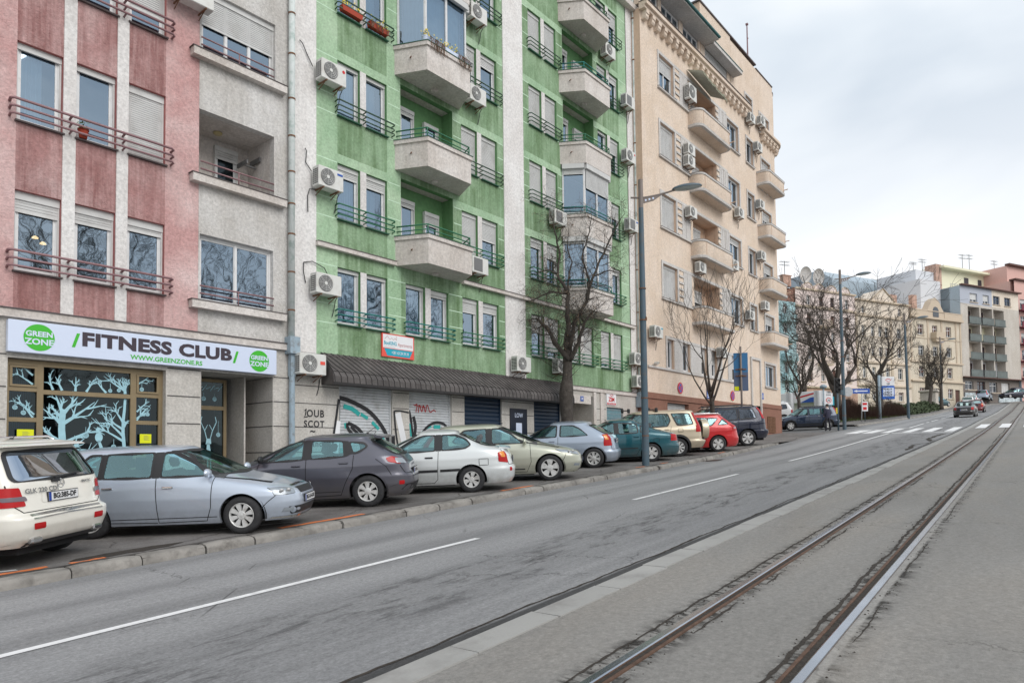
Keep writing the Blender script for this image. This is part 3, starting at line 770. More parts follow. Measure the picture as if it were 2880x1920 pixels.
# loggia interior
mb = MB()
mb.poly([(7.3, W+1.3, 7.4), (9.42, W+1.3, 7.4), (9.42, W+1.3, 9.79), (7.3, W+1.3, 9.79)]); mb.poly([(9.42, W+.2, 7.4), (9.42, W+.2, 9.79), (9.42, W+1.3, 9.79), (9.42, W+1.3, 7.4)])
mb.poly([(7.3, W+.2, 7.4), (7.3, W+1.3, 7.4), (7.3, W+1.3, 9.79), (7.3, W+.2, 9.79)]); mb.poly([(7.3, W+.2, 9.79), (7.3, W+1.3, 9.79), (9.42, W+1.3, 9.79), (9.42, W+.2, 9.79)])
mb.poly([(7.3, W+.2, 7.45), (9.42, W+.2, 7.45), (9.42, W+1.3, 7.45), (7.3, W+1.3, 7.45)])
for p in mb.f: pass
mb.build('loggia_lining', G['conc'], b1)
window(b1, 8.45, 9.08, 7.46, 9.62, W+1.24, sh=.14, back=False, box=.12, pane='panedark')
mb = MB(); mb.box(8.47, 9.06, W+1.282, W+1.292, 7.5, 9.6); mb.build('door_void', G['black'], b1)
mb = MB(); mb.lathe([(.11, 0), (.11, .03), (.07, .06)], 20, 0, Matrix.Translation((8.35, W+.85, 9.785)) @ Matrix.Rotation(pi, 4, 'X')); mb.build('ceiling_lamp', plain('yellowed lamp glass', (.5, .42, .22), .4), b1)
mb = MB(); mb.box(9.0, 9.40, W+.85, W+.9, 9.18, 9.22); mb.box(9.0, 9.04, W+.6, W+1.1, 9.14, 9.25); mb.box(9.36, 9.40, W+.6, W+1.1, 9.3, 9.42); mb.build('clothes_airer', G['acg'], b1)
# pale pilasters between the windows
for xa, xb in ((4.66, 4.90), (5.67, 5.91), (.58, .83), (1.6, 1.84)):
    mb = MB(); mb.box(xa+.004, xb-.004, W-.03, W+.19, 4.43, 16.6); mb.at = [.15]*6; mb.build('pilaster', G['white'], b1)
# windows
cfg = {(3, 0): .24, (4, 0): .22, (5, 0): .16, (5, 1): 1.0, (3, 1): 0, (4, 1): 0, (5, 2): .72, (4, 2): .3, (3, 2): .5}
for i, (a, b) in enumerate(wx):
    for k, z in enumerate(FL):
        sh = cfg.get((i, k), .3); cu = None
        if (i, k) == (3, 1): cu = ('curt', 'l')
        f_ = window(b1, a, b, z, z+1.6, W+.13, sh=sh, curtain=cu, sill='sill', sillw=0)
        if (i, k) == (3, 0):
            mb = MB()
            for x_, z_ in ((4.33, 6.02), (4.47, 5.93)): mb.lathe([(.02, .05), (.055, .02), (.06, 0)], 12, 0, Matrix.Translation((x_, W+.42, z_)))
            sub(mb, 'pendant_lamp', G['orange_l'], f_)
            mb = MB(); rr = random.Random(3)
            for q in range(60):
                x_, z_ = rr.uniform(3.98, 4.6), 5.28+rr.random()**2*.35; y_ = W+rr.uniform(.2, .3); mb.poly([(x_, y_, z_), (x_+.03, y_, z_+rr.uniform(-.03, .06)), (x_+rr.uniform(-.05, .05), y_+.02, z_+.06)])
            sub(mb, 'house_plant', G['leaf'], f_)
window(b1, 7.50, 9.40, 5.20, 6.80, W+.12, sh=0, panes=2, box=0, pane='pane')
window(b1, 7.51, 9.45, 11.13, 12.77, W+.12, sh=.5, panes=3, box=.14)
window(b1, 7.51, 9.45, 14.09, 15.7, W+.12, sh=.5, panes=3)
for z in (5.20, 8.17, 11.17):
    mb = MB(); mb.box(7.25, 9.68, W-.20, W-.004, z-.20, z-.02); mb.box(7.22, 9.70, W-.22, W-.002, z-.018, z-.003, 1); mb.build('window_ledge', [G['conc'], G['sill']], b1)
    a = 7.50; mb = MB()
    for zz in (z+.36, z+.18): mb.tube([(a, W-.03, zz), (9.40, W-.03, zz)], .02, 6)
    mb.tube([(8.45, W-.03, z), (8.45, W-.03, z+.36)], .017, 5); mb.build('railing', G['railp'], b1, smooth=True)
for z in FL:
    railing(b1, 3.74, 6.84, (z+.36, z+.21, z+.06), W-.004, 'railp', posts=(4.78, 5.79), r=.024, out=.17)
    railing(b1, -.33, 2.75, (z+.36, z+.21, z+.06), W-.004, 'railp', posts=(.7, 1.72), r=.024, out=.17)
mb = MB(); mb.box(-6, 9.80, W-.12, W-.003, 4.27, 4.43); mb.box(-6, 9.84, W-.15, W-.002, 4.432, 4.45, 1); mb.build('cornice', [G['conc'], G['sill']], b1)
# ground floor: stone piers, shop front, entrance
mb = MB(); mb.at = []
ops = [(3.80, 6.75, 0.6, 3.50), (7.55, 9.39, -1.5, 3.55)]
wallmesh(mb, -6, 9.90, -1.5, 4.27, W-.02, ops, .28, 0, 0)
for z in (3.555, 2.93, 2.305, 1.64, .98):
    for xa, xb in ((-6, 3.78), (6.78, 7.53), (9.41, 9.90)): mb.box(xa, xb, W-.024, W-.0205, z-.014, z+.014, 1); mb.at += [0]*6
    mb.box(9.386, 9.3885, W-.02, W+2.0, z-.014, z+.014, 1); mb.at += [0]*6
mb.build('wall', [G['stone'], G['joint']], b1)
mb = MB(); mb.poly([(9.39, W+.26, -1.5), (9.39, W+.26, 3.55), (9.39, W+2.2, 3.55), (9.39, W+2.2, -1.5)]); mb.poly([(7.55, W+.26, 3.55), (7.55, W+2.2, 3.55), (9.39, W+2.2, 3.55), (9.39, W+.26, 3.55)]); mb.poly([(7.55, W+.26, -1.5), (7.55, W+2.2, -1.5), (7.55, W+2.2, 3.55), (7.55, W+.26, 3.55)])
mb.poly([(8.9, W+2.2, -1.5), (9.39, W+2.2, -1.5), (9.39, W+2.2, 3.55), (8.9, W+2.2, 3.55)])
mb.build('entrance_lining', G['stone'], b1)
# shop front frame
fz = [(3.50, 2.95), (2.86, 2.36), (2.26, 0.6)]
mb = MB(); y = W+.14
for q in ((3.80, 3.87, .6, 3.46), (4.33, 4.44, .6, 3.46), (6.07, 6.19, .6, 3.46), (6.66, 6.75, .6, 3.46)): mb.box(q[0], q[1], y, y+.09, q[2], q[3])
mb.box(3.80, 6.75, y+.002, y+.088, 3.38, 3.49)
for xa, xb in ((3.87, 4.33), (6.19, 6.66)):
    for z in (2.87, 2.27, 1.55): mb.box(xa, xb, y+.004, y+.086, z, z+.085)
    for q in ((xa+.002, xa+.045, 2.96, 3.37), (xb-.045, xb-.002, 2.96, 3.37), (xa+.045, xb-.045, 2.96, 3.0), (xa+.045, xb-.045, 3.33, 3.37)): mb.box(q[0], q[1], y-.02, y+.03, q[2], q[3])
mb.box(4.44, 6.07, y+.004, y+.086, 2.83, 2.92); mb.box(4.44, 6.07, y+.004, y+.086, .6, .9)
sf = mb.build('shop_window', G['frame_b'], b1)
mb = MB(); mb.poly([(3.81, y+.05, .6), (6.74, y+.05, .6), (6.74, y+.05, 3.45), (3.81, y+.05, 3.45)]); sub(mb, 'pane', G['panedark'], sf)
mb = MB(); mb.poly([(3.81, W+1.5, .6), (6.74, W+1.5, .6), (6.74, W+1.5, 3.5), (3.81, W+1.5, 3.5)]); mb.poly([(3.81, W+.3, .6), (3.81, W+1.5, .6), (3.81, W+1.5, 3.5), (3.81, W+.3, 3.5)]); mb.poly([(6.74, W+.3, .6), (6.74, W+.3, 3.5), (6.74, W+1.5, 3.5), (6.74, W+1.5, .6)])
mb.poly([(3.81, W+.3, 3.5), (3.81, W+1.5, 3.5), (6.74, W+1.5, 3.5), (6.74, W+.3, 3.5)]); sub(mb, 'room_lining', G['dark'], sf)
mb = MB()
for k in range(24):
    x = 3.9+k*.018; mb.box(x, x+.011, W+.5+.02*(k % 2), W+.52+.02*(k % 2), .7, 3.4)
for k in range(24):
    x = 6.22+k*.018; mb.box(x, x+.011, W+.5+.02*(k % 2), W+.52+.02*(k % 2), .7, 3.4)
sub(mb, 'curtain', plain('navy curtain', (.05, .09, .16), .9), sf)
# painted winter pictures on the glass
mb = MB(); Y = y+.046; rr = random.Random(5)
def branchy(x, z, ang, L, w0, depth, bend=.25, kids=3):
    n = 7; pts = [(x, z)]; a = ang
    for k in range(n):
        a += rr.uniform(-bend, bend)*.35; pts.append((pts[-1][0]+L/n*cos(a), pts[-1][1]+L/n*sin(a)))
    mb.ribbon(pts, [w0*(1-.9*i/n)+.004 for i in range(n+1)], Y)
    if depth > 0:
        for k in range(kids):
            i = rr.randint(2, n-1); s_ = 1 if k % 2 else -1
            branchy(pts[i][0], pts[i][1], a+s_*rr.uniform(.45, .8), L*rr.uniform(.35, .55), w0*.55, depth-1, bend, 2)
def trunk2(x, z0, z1, w0, w1):
    pts = [(x+.02*sin(z*5), z) for z in np.linspace(z0, z1, 9)]; mb.ribbon(pts, list(np.linspace(w0, w1, 9)), Y)
def bauble(x, z, r, L=.12):
    mb.ribbon([(x, z+r+L), (x, z+r)], .008, Y)
    for k in range(5):
        zz = z-r*.8+k*r*.4; hw = sqrt(max(r*r-(zz-z)**2, 0)); mb.ribbon([(x-hw, zz+.008), (x, zz-.006), (x+hw, zz+.01)], r*.26, Y)
    pts = [(x+r*cos(t), z+r*sin(t)) for t in [i*2*pi/14 for i in range(15)]]; mb.ribbon(pts, .010, Y)
trunk2(4.80, .9, 2.55, .17, .11)
for a, z, L in ((2.2, 2.2, .5), (1.9, 2.45, .42), (.55, 2.25, .75), (.95, 2.45, .5), (2.5, 1.85, .42), (2.55, 1.55, .4), (.5, 1.65, .5), (.45, 1.85, .6), (.62, 1.15, 1.25), (2.4, 2.35, .3)):
    branchy(4.80, z, a, L, .075, 2)
trunk2(5.96, .9, 2.83, .09, .05)
for a, z, L in ((2.3, 2.0, .55), (2.6, 1.9, .6), (2.2, 2.3, .4), (2.5, 2.15, .45), (.9, 1.6, .18), (.9, 2.2, .16), (2.0, 1.5, .15)): branchy(5.95, z, a, L, .05, 2)
trunk2(5.96, 2.93, 3.1, .06, .05)
for a, z, L in ((2.5, 3.0, .5), (2.3, 3.02, .4), (1.4, 3.05, .22), (1.0, 3.0, .2), (1.9, 3.05, .25)): branchy(5.96, z, a, L, .04, 2)
for x, a in ((4.62, 1.9), (4.78, 1.95), (5.02, 1.5), (5.22, .95), (5.6, 2.3)): branchy(x, 2.93, a, .3, .045, 2)
for x, z, a in ((4.27, 3.02, 2.5), (4.27, 3.2, 2.4), (6.22, 3.15, .6), (4.30, 2.42, 2.4), (4.28, 2.36, 2.2), (6.22, 2.36, 1.0), (6.22, 2.55, .9), (6.22, 2.4, .7)): branchy(x, z, a, .36, .035, 2)
for x, z, r in ((5.22, 2.02, .055), (5.05, 1.22, .055), (5.3, 1.18, .065), (5.76, 1.78, .045), (5.87, 1.62, .045), (5.68, 2.98, .035), (5.85, 3.0, .035), (6.32, 3.05, .04), (6.45, 2.50, .035), (3.98, 2.55, .04), (4.12, 2.45, .04)): bauble(x, z, r)
for x in (5.55, 5.62, 5.68, 5.74, 5.80, 5.5):
    for k in range(4): mb.poly([(x-.05+.01*k, Y, 1.02+k*.05), (x+.05-.01*k, Y, 1.02+k*.05), (x, Y, 1.12+k*.05)])
# small bird on the bough
mb.poly([(5.47+.075*cos(t), Y, 1.98+.10*sin(t)) for t in [i*2*pi/16 for i in range(16)]]); mb.poly([(5.46+.05*cos(t), Y, 2.14+.05*sin(t)) for t in [i*2*pi/14 for i in range(14)]])
mb.poly([(5.45, Y, 1.9), (5.50, Y, 1.9), (5.56, Y, 1.74), (5.50, Y, 1.70)])
sub(mb, 'painted_picture', G['cyan'], sf)
for q in ((4.0, 4.28, 1.9, 2.12), (6.26, 6.50, 1.86, 2.06), (6.28, 6.5, 1.60, 1.80)): mb = MB(); mb.box(q[0], q[1], W+.11, W+.118, q[2], q[3]); sub(mb, 'paper_notice', G['yellow'], sf)
mb = MB()
for x_, z_ in ((4.09, 2.07), (6.34, 2.02)):
    for k in range(6): mb.box(x_, x_+(.12 if k % 2 else .09), W+.108, W+.1095, z_-k*.019, z_-k*.019+.005)
sub(mb, 'notice_text', G['acg'], sf)
# glazed entrance door with painted deer
mb = MB(); y = W+1.0
for q in ((7.57, 7.64, -1, 3.5), (8.62, 8.70, -1, 3.5), (7.64, 8.62, 2.72, 2.82), (7.64, 8.62, 3.42, 3.5)): mb.box(q[0], q[1], y, y+.07, q[2], q[3])
d_ = mb.build('entrance_door', G['frame_b'], b1)
mb = MB(); mb.poly([(7.6, y+.04, -1), (8.66, y+.04, -1), (8.66, y+.04, 3.5), (7.6, y+.04, 3.5)]); sub(mb, 'pane', G['panedark'], d_)
mb = MB(); mb.box(7.56, 8.9, W+2.1, W+2.15, -1, 3.55); sub(mb, 'hall_wall', G['dark'], d_)
mb = MB(); Y = y+.036; mb.box(8.9, 8.94, y-.5, y+1.2, -1, 3.55); sub(mb, 'hall_side', G['stone'], d_)
mb = MB()
mb.poly([(8.0, Y, 1.50), (8.30, Y, 1.47), (8.33, Y, 1.66), (8.22, Y, 1.72), (8.04, Y, 1.70), (7.98, Y, 1.62)]); mb.poly([(8.20, Y, 1.66), (8.31, Y, 1.66), (8.28, Y, 1.88), (8.21, Y, 1.88)])
mb.poly([(8.18, Y, 1.86), (8.32, Y, 1.87), (8.31, Y, 2.0), (8.20, Y, 2.0)])
for x_ in (8.02, 8.08, 8.23, 8.30): mb.ribbon([(x_, 1.52), (x_+.01, 1.2)], .035, Y)
for s_ in (-1, 1):
    mb.ribbon([(8.25+s_*.04, 1.98), (8.25+s_*.1, 2.2), (8.25+s_*.2, 2.42), (8.25+s_*.17, 2.55)], .022, Y); mb.ribbon([(8.25+s_*.1, 2.2), (8.25+s_*.02, 2.35)], .015, Y)
for k in range(9): mb.ribbon([(7.68+k*.1, 3.2+.05*(k % 2)), (7.80+k*.1, 3.35-.05*(k % 2))], .02, Y)
sub(mb, 'painted_picture', G['cyan'], d_)
for x_, z_, l_ in ((7.85, 3.0, .1), (8.12, 3.0, .1), (8.4, 3.0, .1), (7.95, 2.1, .3), (8.5, 2.1, .3)): mb = MB(); bauble(x_, z_, .05, l_); sub(mb, 'painted_bauble', G['cyan'], d_)
# core, roof
mb = MB(); mb.box(-6, 9.95, W+2.25, W+13, -2, 16.5); mb.box(-6, -5.97, W, W+2.25, -2, 16.5); mb.box(9.90, 9.99, W+.001, W+2.25, -2, 16.5); mb.box(-6.1, 10.0, W+.22, W+2.25, 16.4, 16.59); mb.build('structure_core', G['grey'], b1)
mb = MB(); mb.box(-6.2, 10.0, W-.35, W+13, 16.6, 16.85); mb.build('roof', G['conc'], b1)
# the long sign
sg = thing('shop_sign', 'long white sign reading FITNESS CLUB with two green discs', 'shop sign', (3.78, W-.1, 3.59), world=True)
mb = MB(); mb.rbox(3.76, 9.41, W-.17, W-.03, 3.595, 4.215, .01); mb.build('sign_board', G['signw'], sg)
mb = MB(); y = W-.1735
def disc(mb, x, z, r, y, n=40, m=0): mb.poly([(x+r*cos(2*pi*k/n), y, z+r*sin(2*pi*k/n)) for k in range(n)][::1], m)
disc(mb, 4.27, 3.91, .262, y); mb.build('green_disc', G['signg'], sg); mb = MB(); disc(mb, 8.93, 3.90, .262, y); mb.build('green_disc', G['signg'], sg); mb = MB()
for x_ in (4.83, 8.24): mb.poly([(x_, y, 3.79), (x_+.06, y, 3.79), (x_+.15, y, 4.08), (x_+.09, y, 4.08)])
mb.build('slash_logo', G['signg'], sg)
for x_ in (4.27, 8.93): mb = MB(); add_text(mb, 'GREEN', .14, x_, y-.003, 3.975, 0, .005, 1.05); add_text(mb, 'ZONE', .16, x_, y-.003, 3.82, 0, .005, 1.1); mb.build('lettering', G['signw'], sg)
mb = MB(); add_text(mb, 'FITNESS CLUB', .40, 6.58, y-.002, 3.925, 0, .020, 1.0, space=1.06)
ex = [v[0] for v in mb.v]; x0_, x1_ = min(ex), max(ex)
mb.v = [(5.02+(v[0]-x0_)/(x1_-x0_)*3.20, v[1], 3.965+(v[2]-3.93)*.93) for v in mb.v]
mb.build('lettering', G['signd'], sg)
mb = MB(); add_text(mb, 'WWW.GREENZONE.RS', .14, 6.72, y-.002, 3.70, 0, .003, 1.06); mb.build('lettering', G['signg'], sg)
# downpipe between the two buildings
dp = thing('drain_pipe', 'pale peeling downpipe between the pink and the green building', 'downpipe', (9.87, W-.1, .3), world=True)
mb = MB(); mb.tube([(9.86, W-.12, 4.6), (9.86, W-.12, 16.5)], .085, 12); mb.build('pipe', G['pipe'], dp, smooth=True)
mb = MB()
for z in (5.3, 6.3, 7.3, 8.1, 8.95, 9.9, 10.9, 12.1, 13.2, 14.3): mb.tube([(9.86, W-.12, z), (9.86, W-.12, z+.04)], .096, 12)
mb.build('collar', G['rustb'], dp)
mb = MB(); mb.box(9.73, 10.02, W-.28, W-.005, 4.18, 4.62); mb.box(9.80, 9.93, W-.20, W-.06, 3.6, 4.18); mb.tube([(9.87, W-.13, .3), (9.87, W-.13, 3.6)], .075, 10); mb.build('hopper', G['pipeb'], dp)

# ------------------------------------------------------------------ green building
GF = [5.20+2.955*k for k in range(6)]
b2 = thing('apartment_building', 'green rendered apartment building with angled concrete balconies and a slate awning', 'building', (19, W, 0), world=True)
PA, PB, PC, PD, PE, PF = ((11.38, 12.16), (12.38, 13.16)), ((13.88, 14.68), (14.92, 15.71)), ((16.38, 17.16), (17.38, 18.22)), ((20.10, 20.90), (21.12, 21.90)), ((22.58, 23.34), (23.58, 24.34)), ((24.94, 25.72), (25.95, 26.73))
LOG = [(13.70, 15.96), (22.35, 24.62)]
TOP = 23.4
ops = []
for k, z in enumerate(GF):
    for P in (PA, PC, PD, PF): ops += [(a, b, z, z+1.6) for a, b in P]
    if k == 0:
        for P in (PB, PE): ops += [(a, b, z, z+1.6) for a, b in P]
    else:
        for a, b in LOG: ops.append((a, b, z-.78, z+1.86 if k < 5 else z+1.7))
cols0 = [(10.68, 11.36), (13.2, 13.86), (15.75, 16.36), (18.26, 18.56), (19.74, 20.08), (21.93, 22.56), (24.4, 24.92), (26.76, 27.44)]
cols = [(10.68, 11.36), (13.2, 13.66), (16.0, 16.36), (18.26, 18.56), (19.74, 20.08), (21.93, 22.32), (24.66, 24.92), (26.76, 27.44)]
for xa, xb, in ((10.67, 18.57), (19.71, 27.45)):
    mb = MB(); wallmesh(mb, xa, xb, 4.2, TOP, W, [o for o in ops if xa < o[0] < xb], .2, 0, 1, stain=.72)
    for k, z in enumerate(GF):
        for j in range(4):
            zz = z-.01+j*.535
            for a, b in (cols if k else cols0):
                if xa < a < xb: mb.box(a, b, W-.0045, W-.001, zz-.014, zz+.014, 2); mb.at += [0]*6
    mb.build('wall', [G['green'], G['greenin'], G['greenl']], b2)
mb = MB(); mb.at = []
wallmesh(mb, 9.99, 10.67, -1.5, TOP, W-.03, [], m=0); wallmesh(mb, 18.57, 19.71, 4.2, TOP, W-.03, [], m=0); wallmesh(mb, 27.45, 28.5, 4.2, TOP, W-.03, [], m=0)
mb.box(10.67, 10.672, W-.03, W, -1.5, TOP); mb.box(18.568, 18.57, W-.03, W, 4.2, TOP); mb.box(19.71, 19.712, W-.03, W, 4.2, TOP); mb.at += [0]*18
mb.build('wall', G['white'], b2)
# light mullion piers between paired windows
for k, z in enumerate(GF):
    for P in ((PA, PC, PD, PF) if k else (PA, PB, PC, PD, PE, PF)):
        mb = MB(); mb.box(P[0][1]+.003, P[1][0]-.003, W-.012, W+.195, z, z+1.6); mb.at = [.2]*6; mb.build('window_pier', G['white'], b2)
R2 = random.Random(11)
shc = {('A', 0): (0, 0), ('A', 1): (.2, .22), ('A', 2): (0, 0), ('C', 0): (.28, .2), ('C', 1): (1, .45), ('C', 2): (1, 1), ('C', 3): (.3, .25), ('D', 0): (.4, .8), ('D', 1): (.2, .35), ('D', 2): (1, 1), ('D', 3): (1, 1), ('D', 4): (1, 1), ('F', 0): (.85, 1), ('F', 1): (.2, .15), ('E', 0): (.9, 1), ('B', 0): (0, .12)}
for nm, P in (('A', PA), ('B', PB), ('C', PC), ('D', PD), ('E', PE), ('F', PF)):
    for k, z in enumerate(GF):
        if nm in 'BE' and k: continue
        shs = shc.get((nm, k), (R2.choice((0, .2, .3)), R2.choice((0, .2, .4))))
        for j, (a, b) in enumerate(P):
            cu = None
            if k == 0 and nm in 'AB': cu = ('curtb', 'full' if j == 0 else 'l')
            elif nm == 'A' and k >= 1: cu = ('curt', 'l' if j else 'full')
            window(b2, a, b, z, z+1.6, W+.13, sh=shs[j], curtain=cu, sill='sillg', sillw=.02, box=.13, pane='pane')
rc = {0: 'railt', 1: 'railg', 2: 'rail_d', 3: 'rail_d', 4: 'rail_d', 5: 'rail_d'}
for k, z in enumerate(GF):
    for nm, P in (('A', PA), ('B', PB), ('C', PC), ('D', PD), ('E', PE), ('F', PF)):
        if nm in 'BE' and k: continue
        mat_ = rc[k] if not (k == 0 and nm in 'CDEF') else 'railg'
        railing(b2, P[0][0]-.09, P[1][1]+.21, (z+.385, z+.235, z+.09), W-.004, mat_, posts=(P[0][1]+.11,), r=.019, out=.16)
# ledges
for xa, xb in ((10.65, 13.42), (16.33, 22.08), (24.98, 27.75)): mb = MB(); mb.box(xa, xb, W-.14, W-.002, 7.23, 7.34); mb.box(xa, xb, W-.155, W-.0015, 7.342, 7.362, 1); mb.build('ledge', [G['conc'], G['sill']], b2)
mb = MB(); mb.box(9.99, 28.5, W-.10, W-.002, 4.10, 4.25); mb.box(9.99, 28.5, W-.12, W-.0015, 4.252, 4.272, 1); mb.build('cornice', [G['conc'], G['sill']], b2)
mb = MB(); mb.box(26.0, 28.5, W-.3, W-.002, 22.35, 22.6); mb.build('ledge', G['conc'], b2)
# loggias: lining, door and window at the back
for li, (xa, xb) in enumerate(LOG):
    for k in range(1, 6):
        z = GF[k]; z0, z1 = z-.78, z+1.86
        mb = MB(); d = W+.5
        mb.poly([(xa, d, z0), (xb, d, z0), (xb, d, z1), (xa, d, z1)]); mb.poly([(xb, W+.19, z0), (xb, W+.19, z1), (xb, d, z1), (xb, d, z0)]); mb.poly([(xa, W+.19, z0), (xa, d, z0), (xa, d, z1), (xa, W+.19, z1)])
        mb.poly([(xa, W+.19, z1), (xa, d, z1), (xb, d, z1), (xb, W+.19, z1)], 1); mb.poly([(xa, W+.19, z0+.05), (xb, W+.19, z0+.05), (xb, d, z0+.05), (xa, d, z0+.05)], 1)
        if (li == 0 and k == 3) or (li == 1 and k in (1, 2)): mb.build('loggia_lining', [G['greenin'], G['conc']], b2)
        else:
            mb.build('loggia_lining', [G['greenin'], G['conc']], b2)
            window(b2, xa+.32, xa+.92, z0+.06, z+1.45, d-.07, sh=.1, curtain=('curtb', 'full') if k == 2 and li == 0 else None, back=False, box=.12)
            window(b2, xa+1.35, xa+2.0, z+.1, z+1.3, d-.07, sh=.35 if k != 2 else .1, back=False, box=.12)
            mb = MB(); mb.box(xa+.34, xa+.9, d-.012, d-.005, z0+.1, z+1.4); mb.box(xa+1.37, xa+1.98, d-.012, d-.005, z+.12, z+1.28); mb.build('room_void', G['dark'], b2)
# balconies: trapezoid plan, parapet with oversailing cap
def balcony(x0, xa, xb, x1, yf, z0, z1, mat_, name='balcony', rail=True, lamp=True, railm='railg'):
    mb = MB(); mb.at = []
    out = [(x0, W), (xa, yf), (xb, yf), (x1, W)]
    mb.prism(out, z0, z0+.16, 'z'); ins = [(x0+.12, W), (xa+.06, yf+.1), (xb-.06, yf+.1), (x1-.12, W)]
    for i in range(3):
        a, b, c_, d = out[i], out[i+1], ins[i+1], ins[i]
        mb.prism([a, b, c_, d], z0+.16, z1-.14, 'z')
    def off(o): return [(x0-.05, W), (xa-.03, yf-.05), (xb+.03, yf-.05), (x1+.05, W)]
    oo = off(out)
    for i in range(3): mb.prism([oo[i], oo[i+1], ins[i+1], ins[i]], z1-.14, z1-.02, 'z')
    mb.at = None
    p = mb.build(name, G['conc'], b2)
    mb = MB(); o3 = [(x0-.07, W), (xa-.04, yf-.07), (xb+.04, yf-.07), (x1+.07, W)]
    for i in range(3): mb.prism([o3[i], o3[i+1], ins[i+1], ins[i]], z1-.018, z1, 'z')
    sub(mb, 'cap_flashing', G['sillg'], p)
    if rail:
        mb = MB(); mid = [((a[0]+b[0])/2, (a[1]+b[1])/2) for a, b in zip(out, ins)]
        for i, z in enumerate((z1+.30, z1+.15)): mb.tube([(q[0], q[1], z) for q in mid], .022 if i == 0 else .017, 6)
        for q in mid[1:3]: mb.tube([(q[0], q[1], z1-.01), (q[0], q[1], z1+.31)], .02, 5)
        sub(mb, 'railing', G[railm], p, smooth=True)
    if lamp:
        mb = MB(); mb.lathe([(.12, 0), (.12, .04), (.08, .07)], 20, 0, Matrix.Translation(((x0+x1)/2, W-.25, z0-.001)) @ Matrix.Rotation(pi, 4, 'X')); sub(mb, 'ceiling_lamp', G['acg'] if False else G['conc'], p, smooth=False)
    mb = MB(); mb.tube([(x0+.25, yf+.55, z0+.45), (x0+.17, yf+.4, z0+.43)], .02, 6); sub(mb, 'drain_spout', G['rustb'], p)
    return p
for k, z in enumerate(GF[1:6], 1):
    balcony(13.47, 13.93, 15.82, 16.30, 14.83, z-.90, z, 0, rail=(k != 3), railm='railg' if k < 4 else 'rail_d')
    balcony(22.10, 22.66, 24.55, 24.98, 14.92, z-.90, z, 0, rail=True, railm={1: 'railt', 2: 'railt', 3: 'railg', 4: 'railt', 5: 'rail_d'}[k])
# glazed-in balconies
def winter(x0, xa, xb, x1, yf, z0, z1, front, curt=False):
    P = [(x0+.1, W-.02), (xa+.05, yf+.12), (xb-.05, yf+.12), (x1-.1, W-.02)]
    mbf, mbp, mbs, mbc = MB(), MB(), MB(), MB()
    for i in range(3):
        a, b = Vector((*P[i], 0)), Vector((*P[i+1], 0)); d = b-a; L_ = d.length; n = 2 if i == 1 else 1
        Mx = Matrix.Translation((a.x, a.y, 0)) @ Matrix.Rotation(atan2(d.y, d.x), 4, 'Z')
        for q in (mbf, mbp, mbs, mbc): q.M = Mx
        sh = front[i]; bz = z1-.2
        mbf.box(0, .06, 0, .07, z0, z1); mbf.box(L_-.06, L_, 0, .07, z0, z1); mbf.box(.06, L_-.06, 0, .07, z0, z0+.09); mbf.box(.06, L_-.06, 0, .07, z1-.08, z1)
        for j in range(1, n): mbf.box(L_*j/n-.04, L_*j/n+.04, -.004, .066, z0+.09, z1-.08)
        mbp.poly([(.06, .035, z0+.09), (L_-.06, .035, z0+.09), (L_-.06, .035, z1-.08), (.06, .035, z1-.08)])
        mbs.box(.0, L_, -.12, -.006, bz, z1-.01)
        if sh > 0: slats(mbs, .05, L_-.05, bz-(bz-z0)*sh, bz, -.02)
        if curt and i >= 0:
            pr = None
            for k in range(25):
                x = .07+(L_-.14)*k/24; yy = .2+.02*sin(k*1.7)
                if pr: mbc.poly([(pr[0], pr[1], z0+.1), (x, yy, z0+.1), (x, yy, z1-.1), (pr[0], pr[1], z1-.1)])
                pr = (x, yy)
    f = mbf.build('bay_window', G['pvc'], b2); sub(mbp, 'pane', G['pane'], f); sub(mbs, 'shutter', G['shut'], f)
    if curt: sub(mbc, 'curtain', G['curt'], f)
z = GF[3]; winter(13.47, 13.93, 15.82, 16.30, 14.83, z+.0, z+2.05, (0, 0, 0), True)
z = GF[2]; winter(22.10, 22.66, 24.55, 24.98, 14.92, z, z+2.05, (.12, .42, .1))
z = GF[1]; winter(22.10, 22.66, 24.55, 24.98, 14.92, z, z+2.05, (.05, .1, .1), True)
# street level walls
mb = MB(); mb.at = []
ops = [(11.40, 13.29, -.5, 3.7), (13.96, 15.79, -.5, 3.7), (16.39, 18.29, -.5, 3.7), (20.14, 21.85, -.5, 3.7), (22.35, 24.15, -.5, 3.90), (25.25, 26.62, 1.2, 3.51)]
wallmesh(mb, 10.0, 28.5, -1.5, 4.2, W-.034, ops, .2, 0, 0, stain=.2)
for z in (3.4, 2.93, 2.30, 1.64):
    for xa, xb in ((10.02, 11.38), (13.31, 13.94), (15.81, 16.37), (18.31, 20.12), (24.2, 25.2)): mb.box(xa, xb, W-.0385, W-.0345, z-.012, z+.012, 1); mb.at += [0]*6
mb.build('wall', [G['stone'], G['joint']], b2)
mb = MB(); mb.poly([(24.15, W+.16, -.5), (24.15, W+.16, 3.9), (24.15, W+2.5, 3.9), (24.15, W+2.5, -.5)]); mb.poly([(22.35, W+.16, 3.9), (22.35, W+2.5, 3.9), (24.15, W+2.5, 3.9), (24.15, W+.16, 3.9)]); mb.poly([(22.35, W+2.5, -.5), (24.15, W+2.5, -.5), (24.15, W+2.5, 3.9), (22.35, W+2.5, 3.9)]); mb.poly([(22.35, W+.16, -.5), (22.35, W+2.5, -.5), (22.35, W+2.5, 3.9), (22.35, W+.16, 3.9)])
mb.build('entrance_lining', G['stone'], b2)
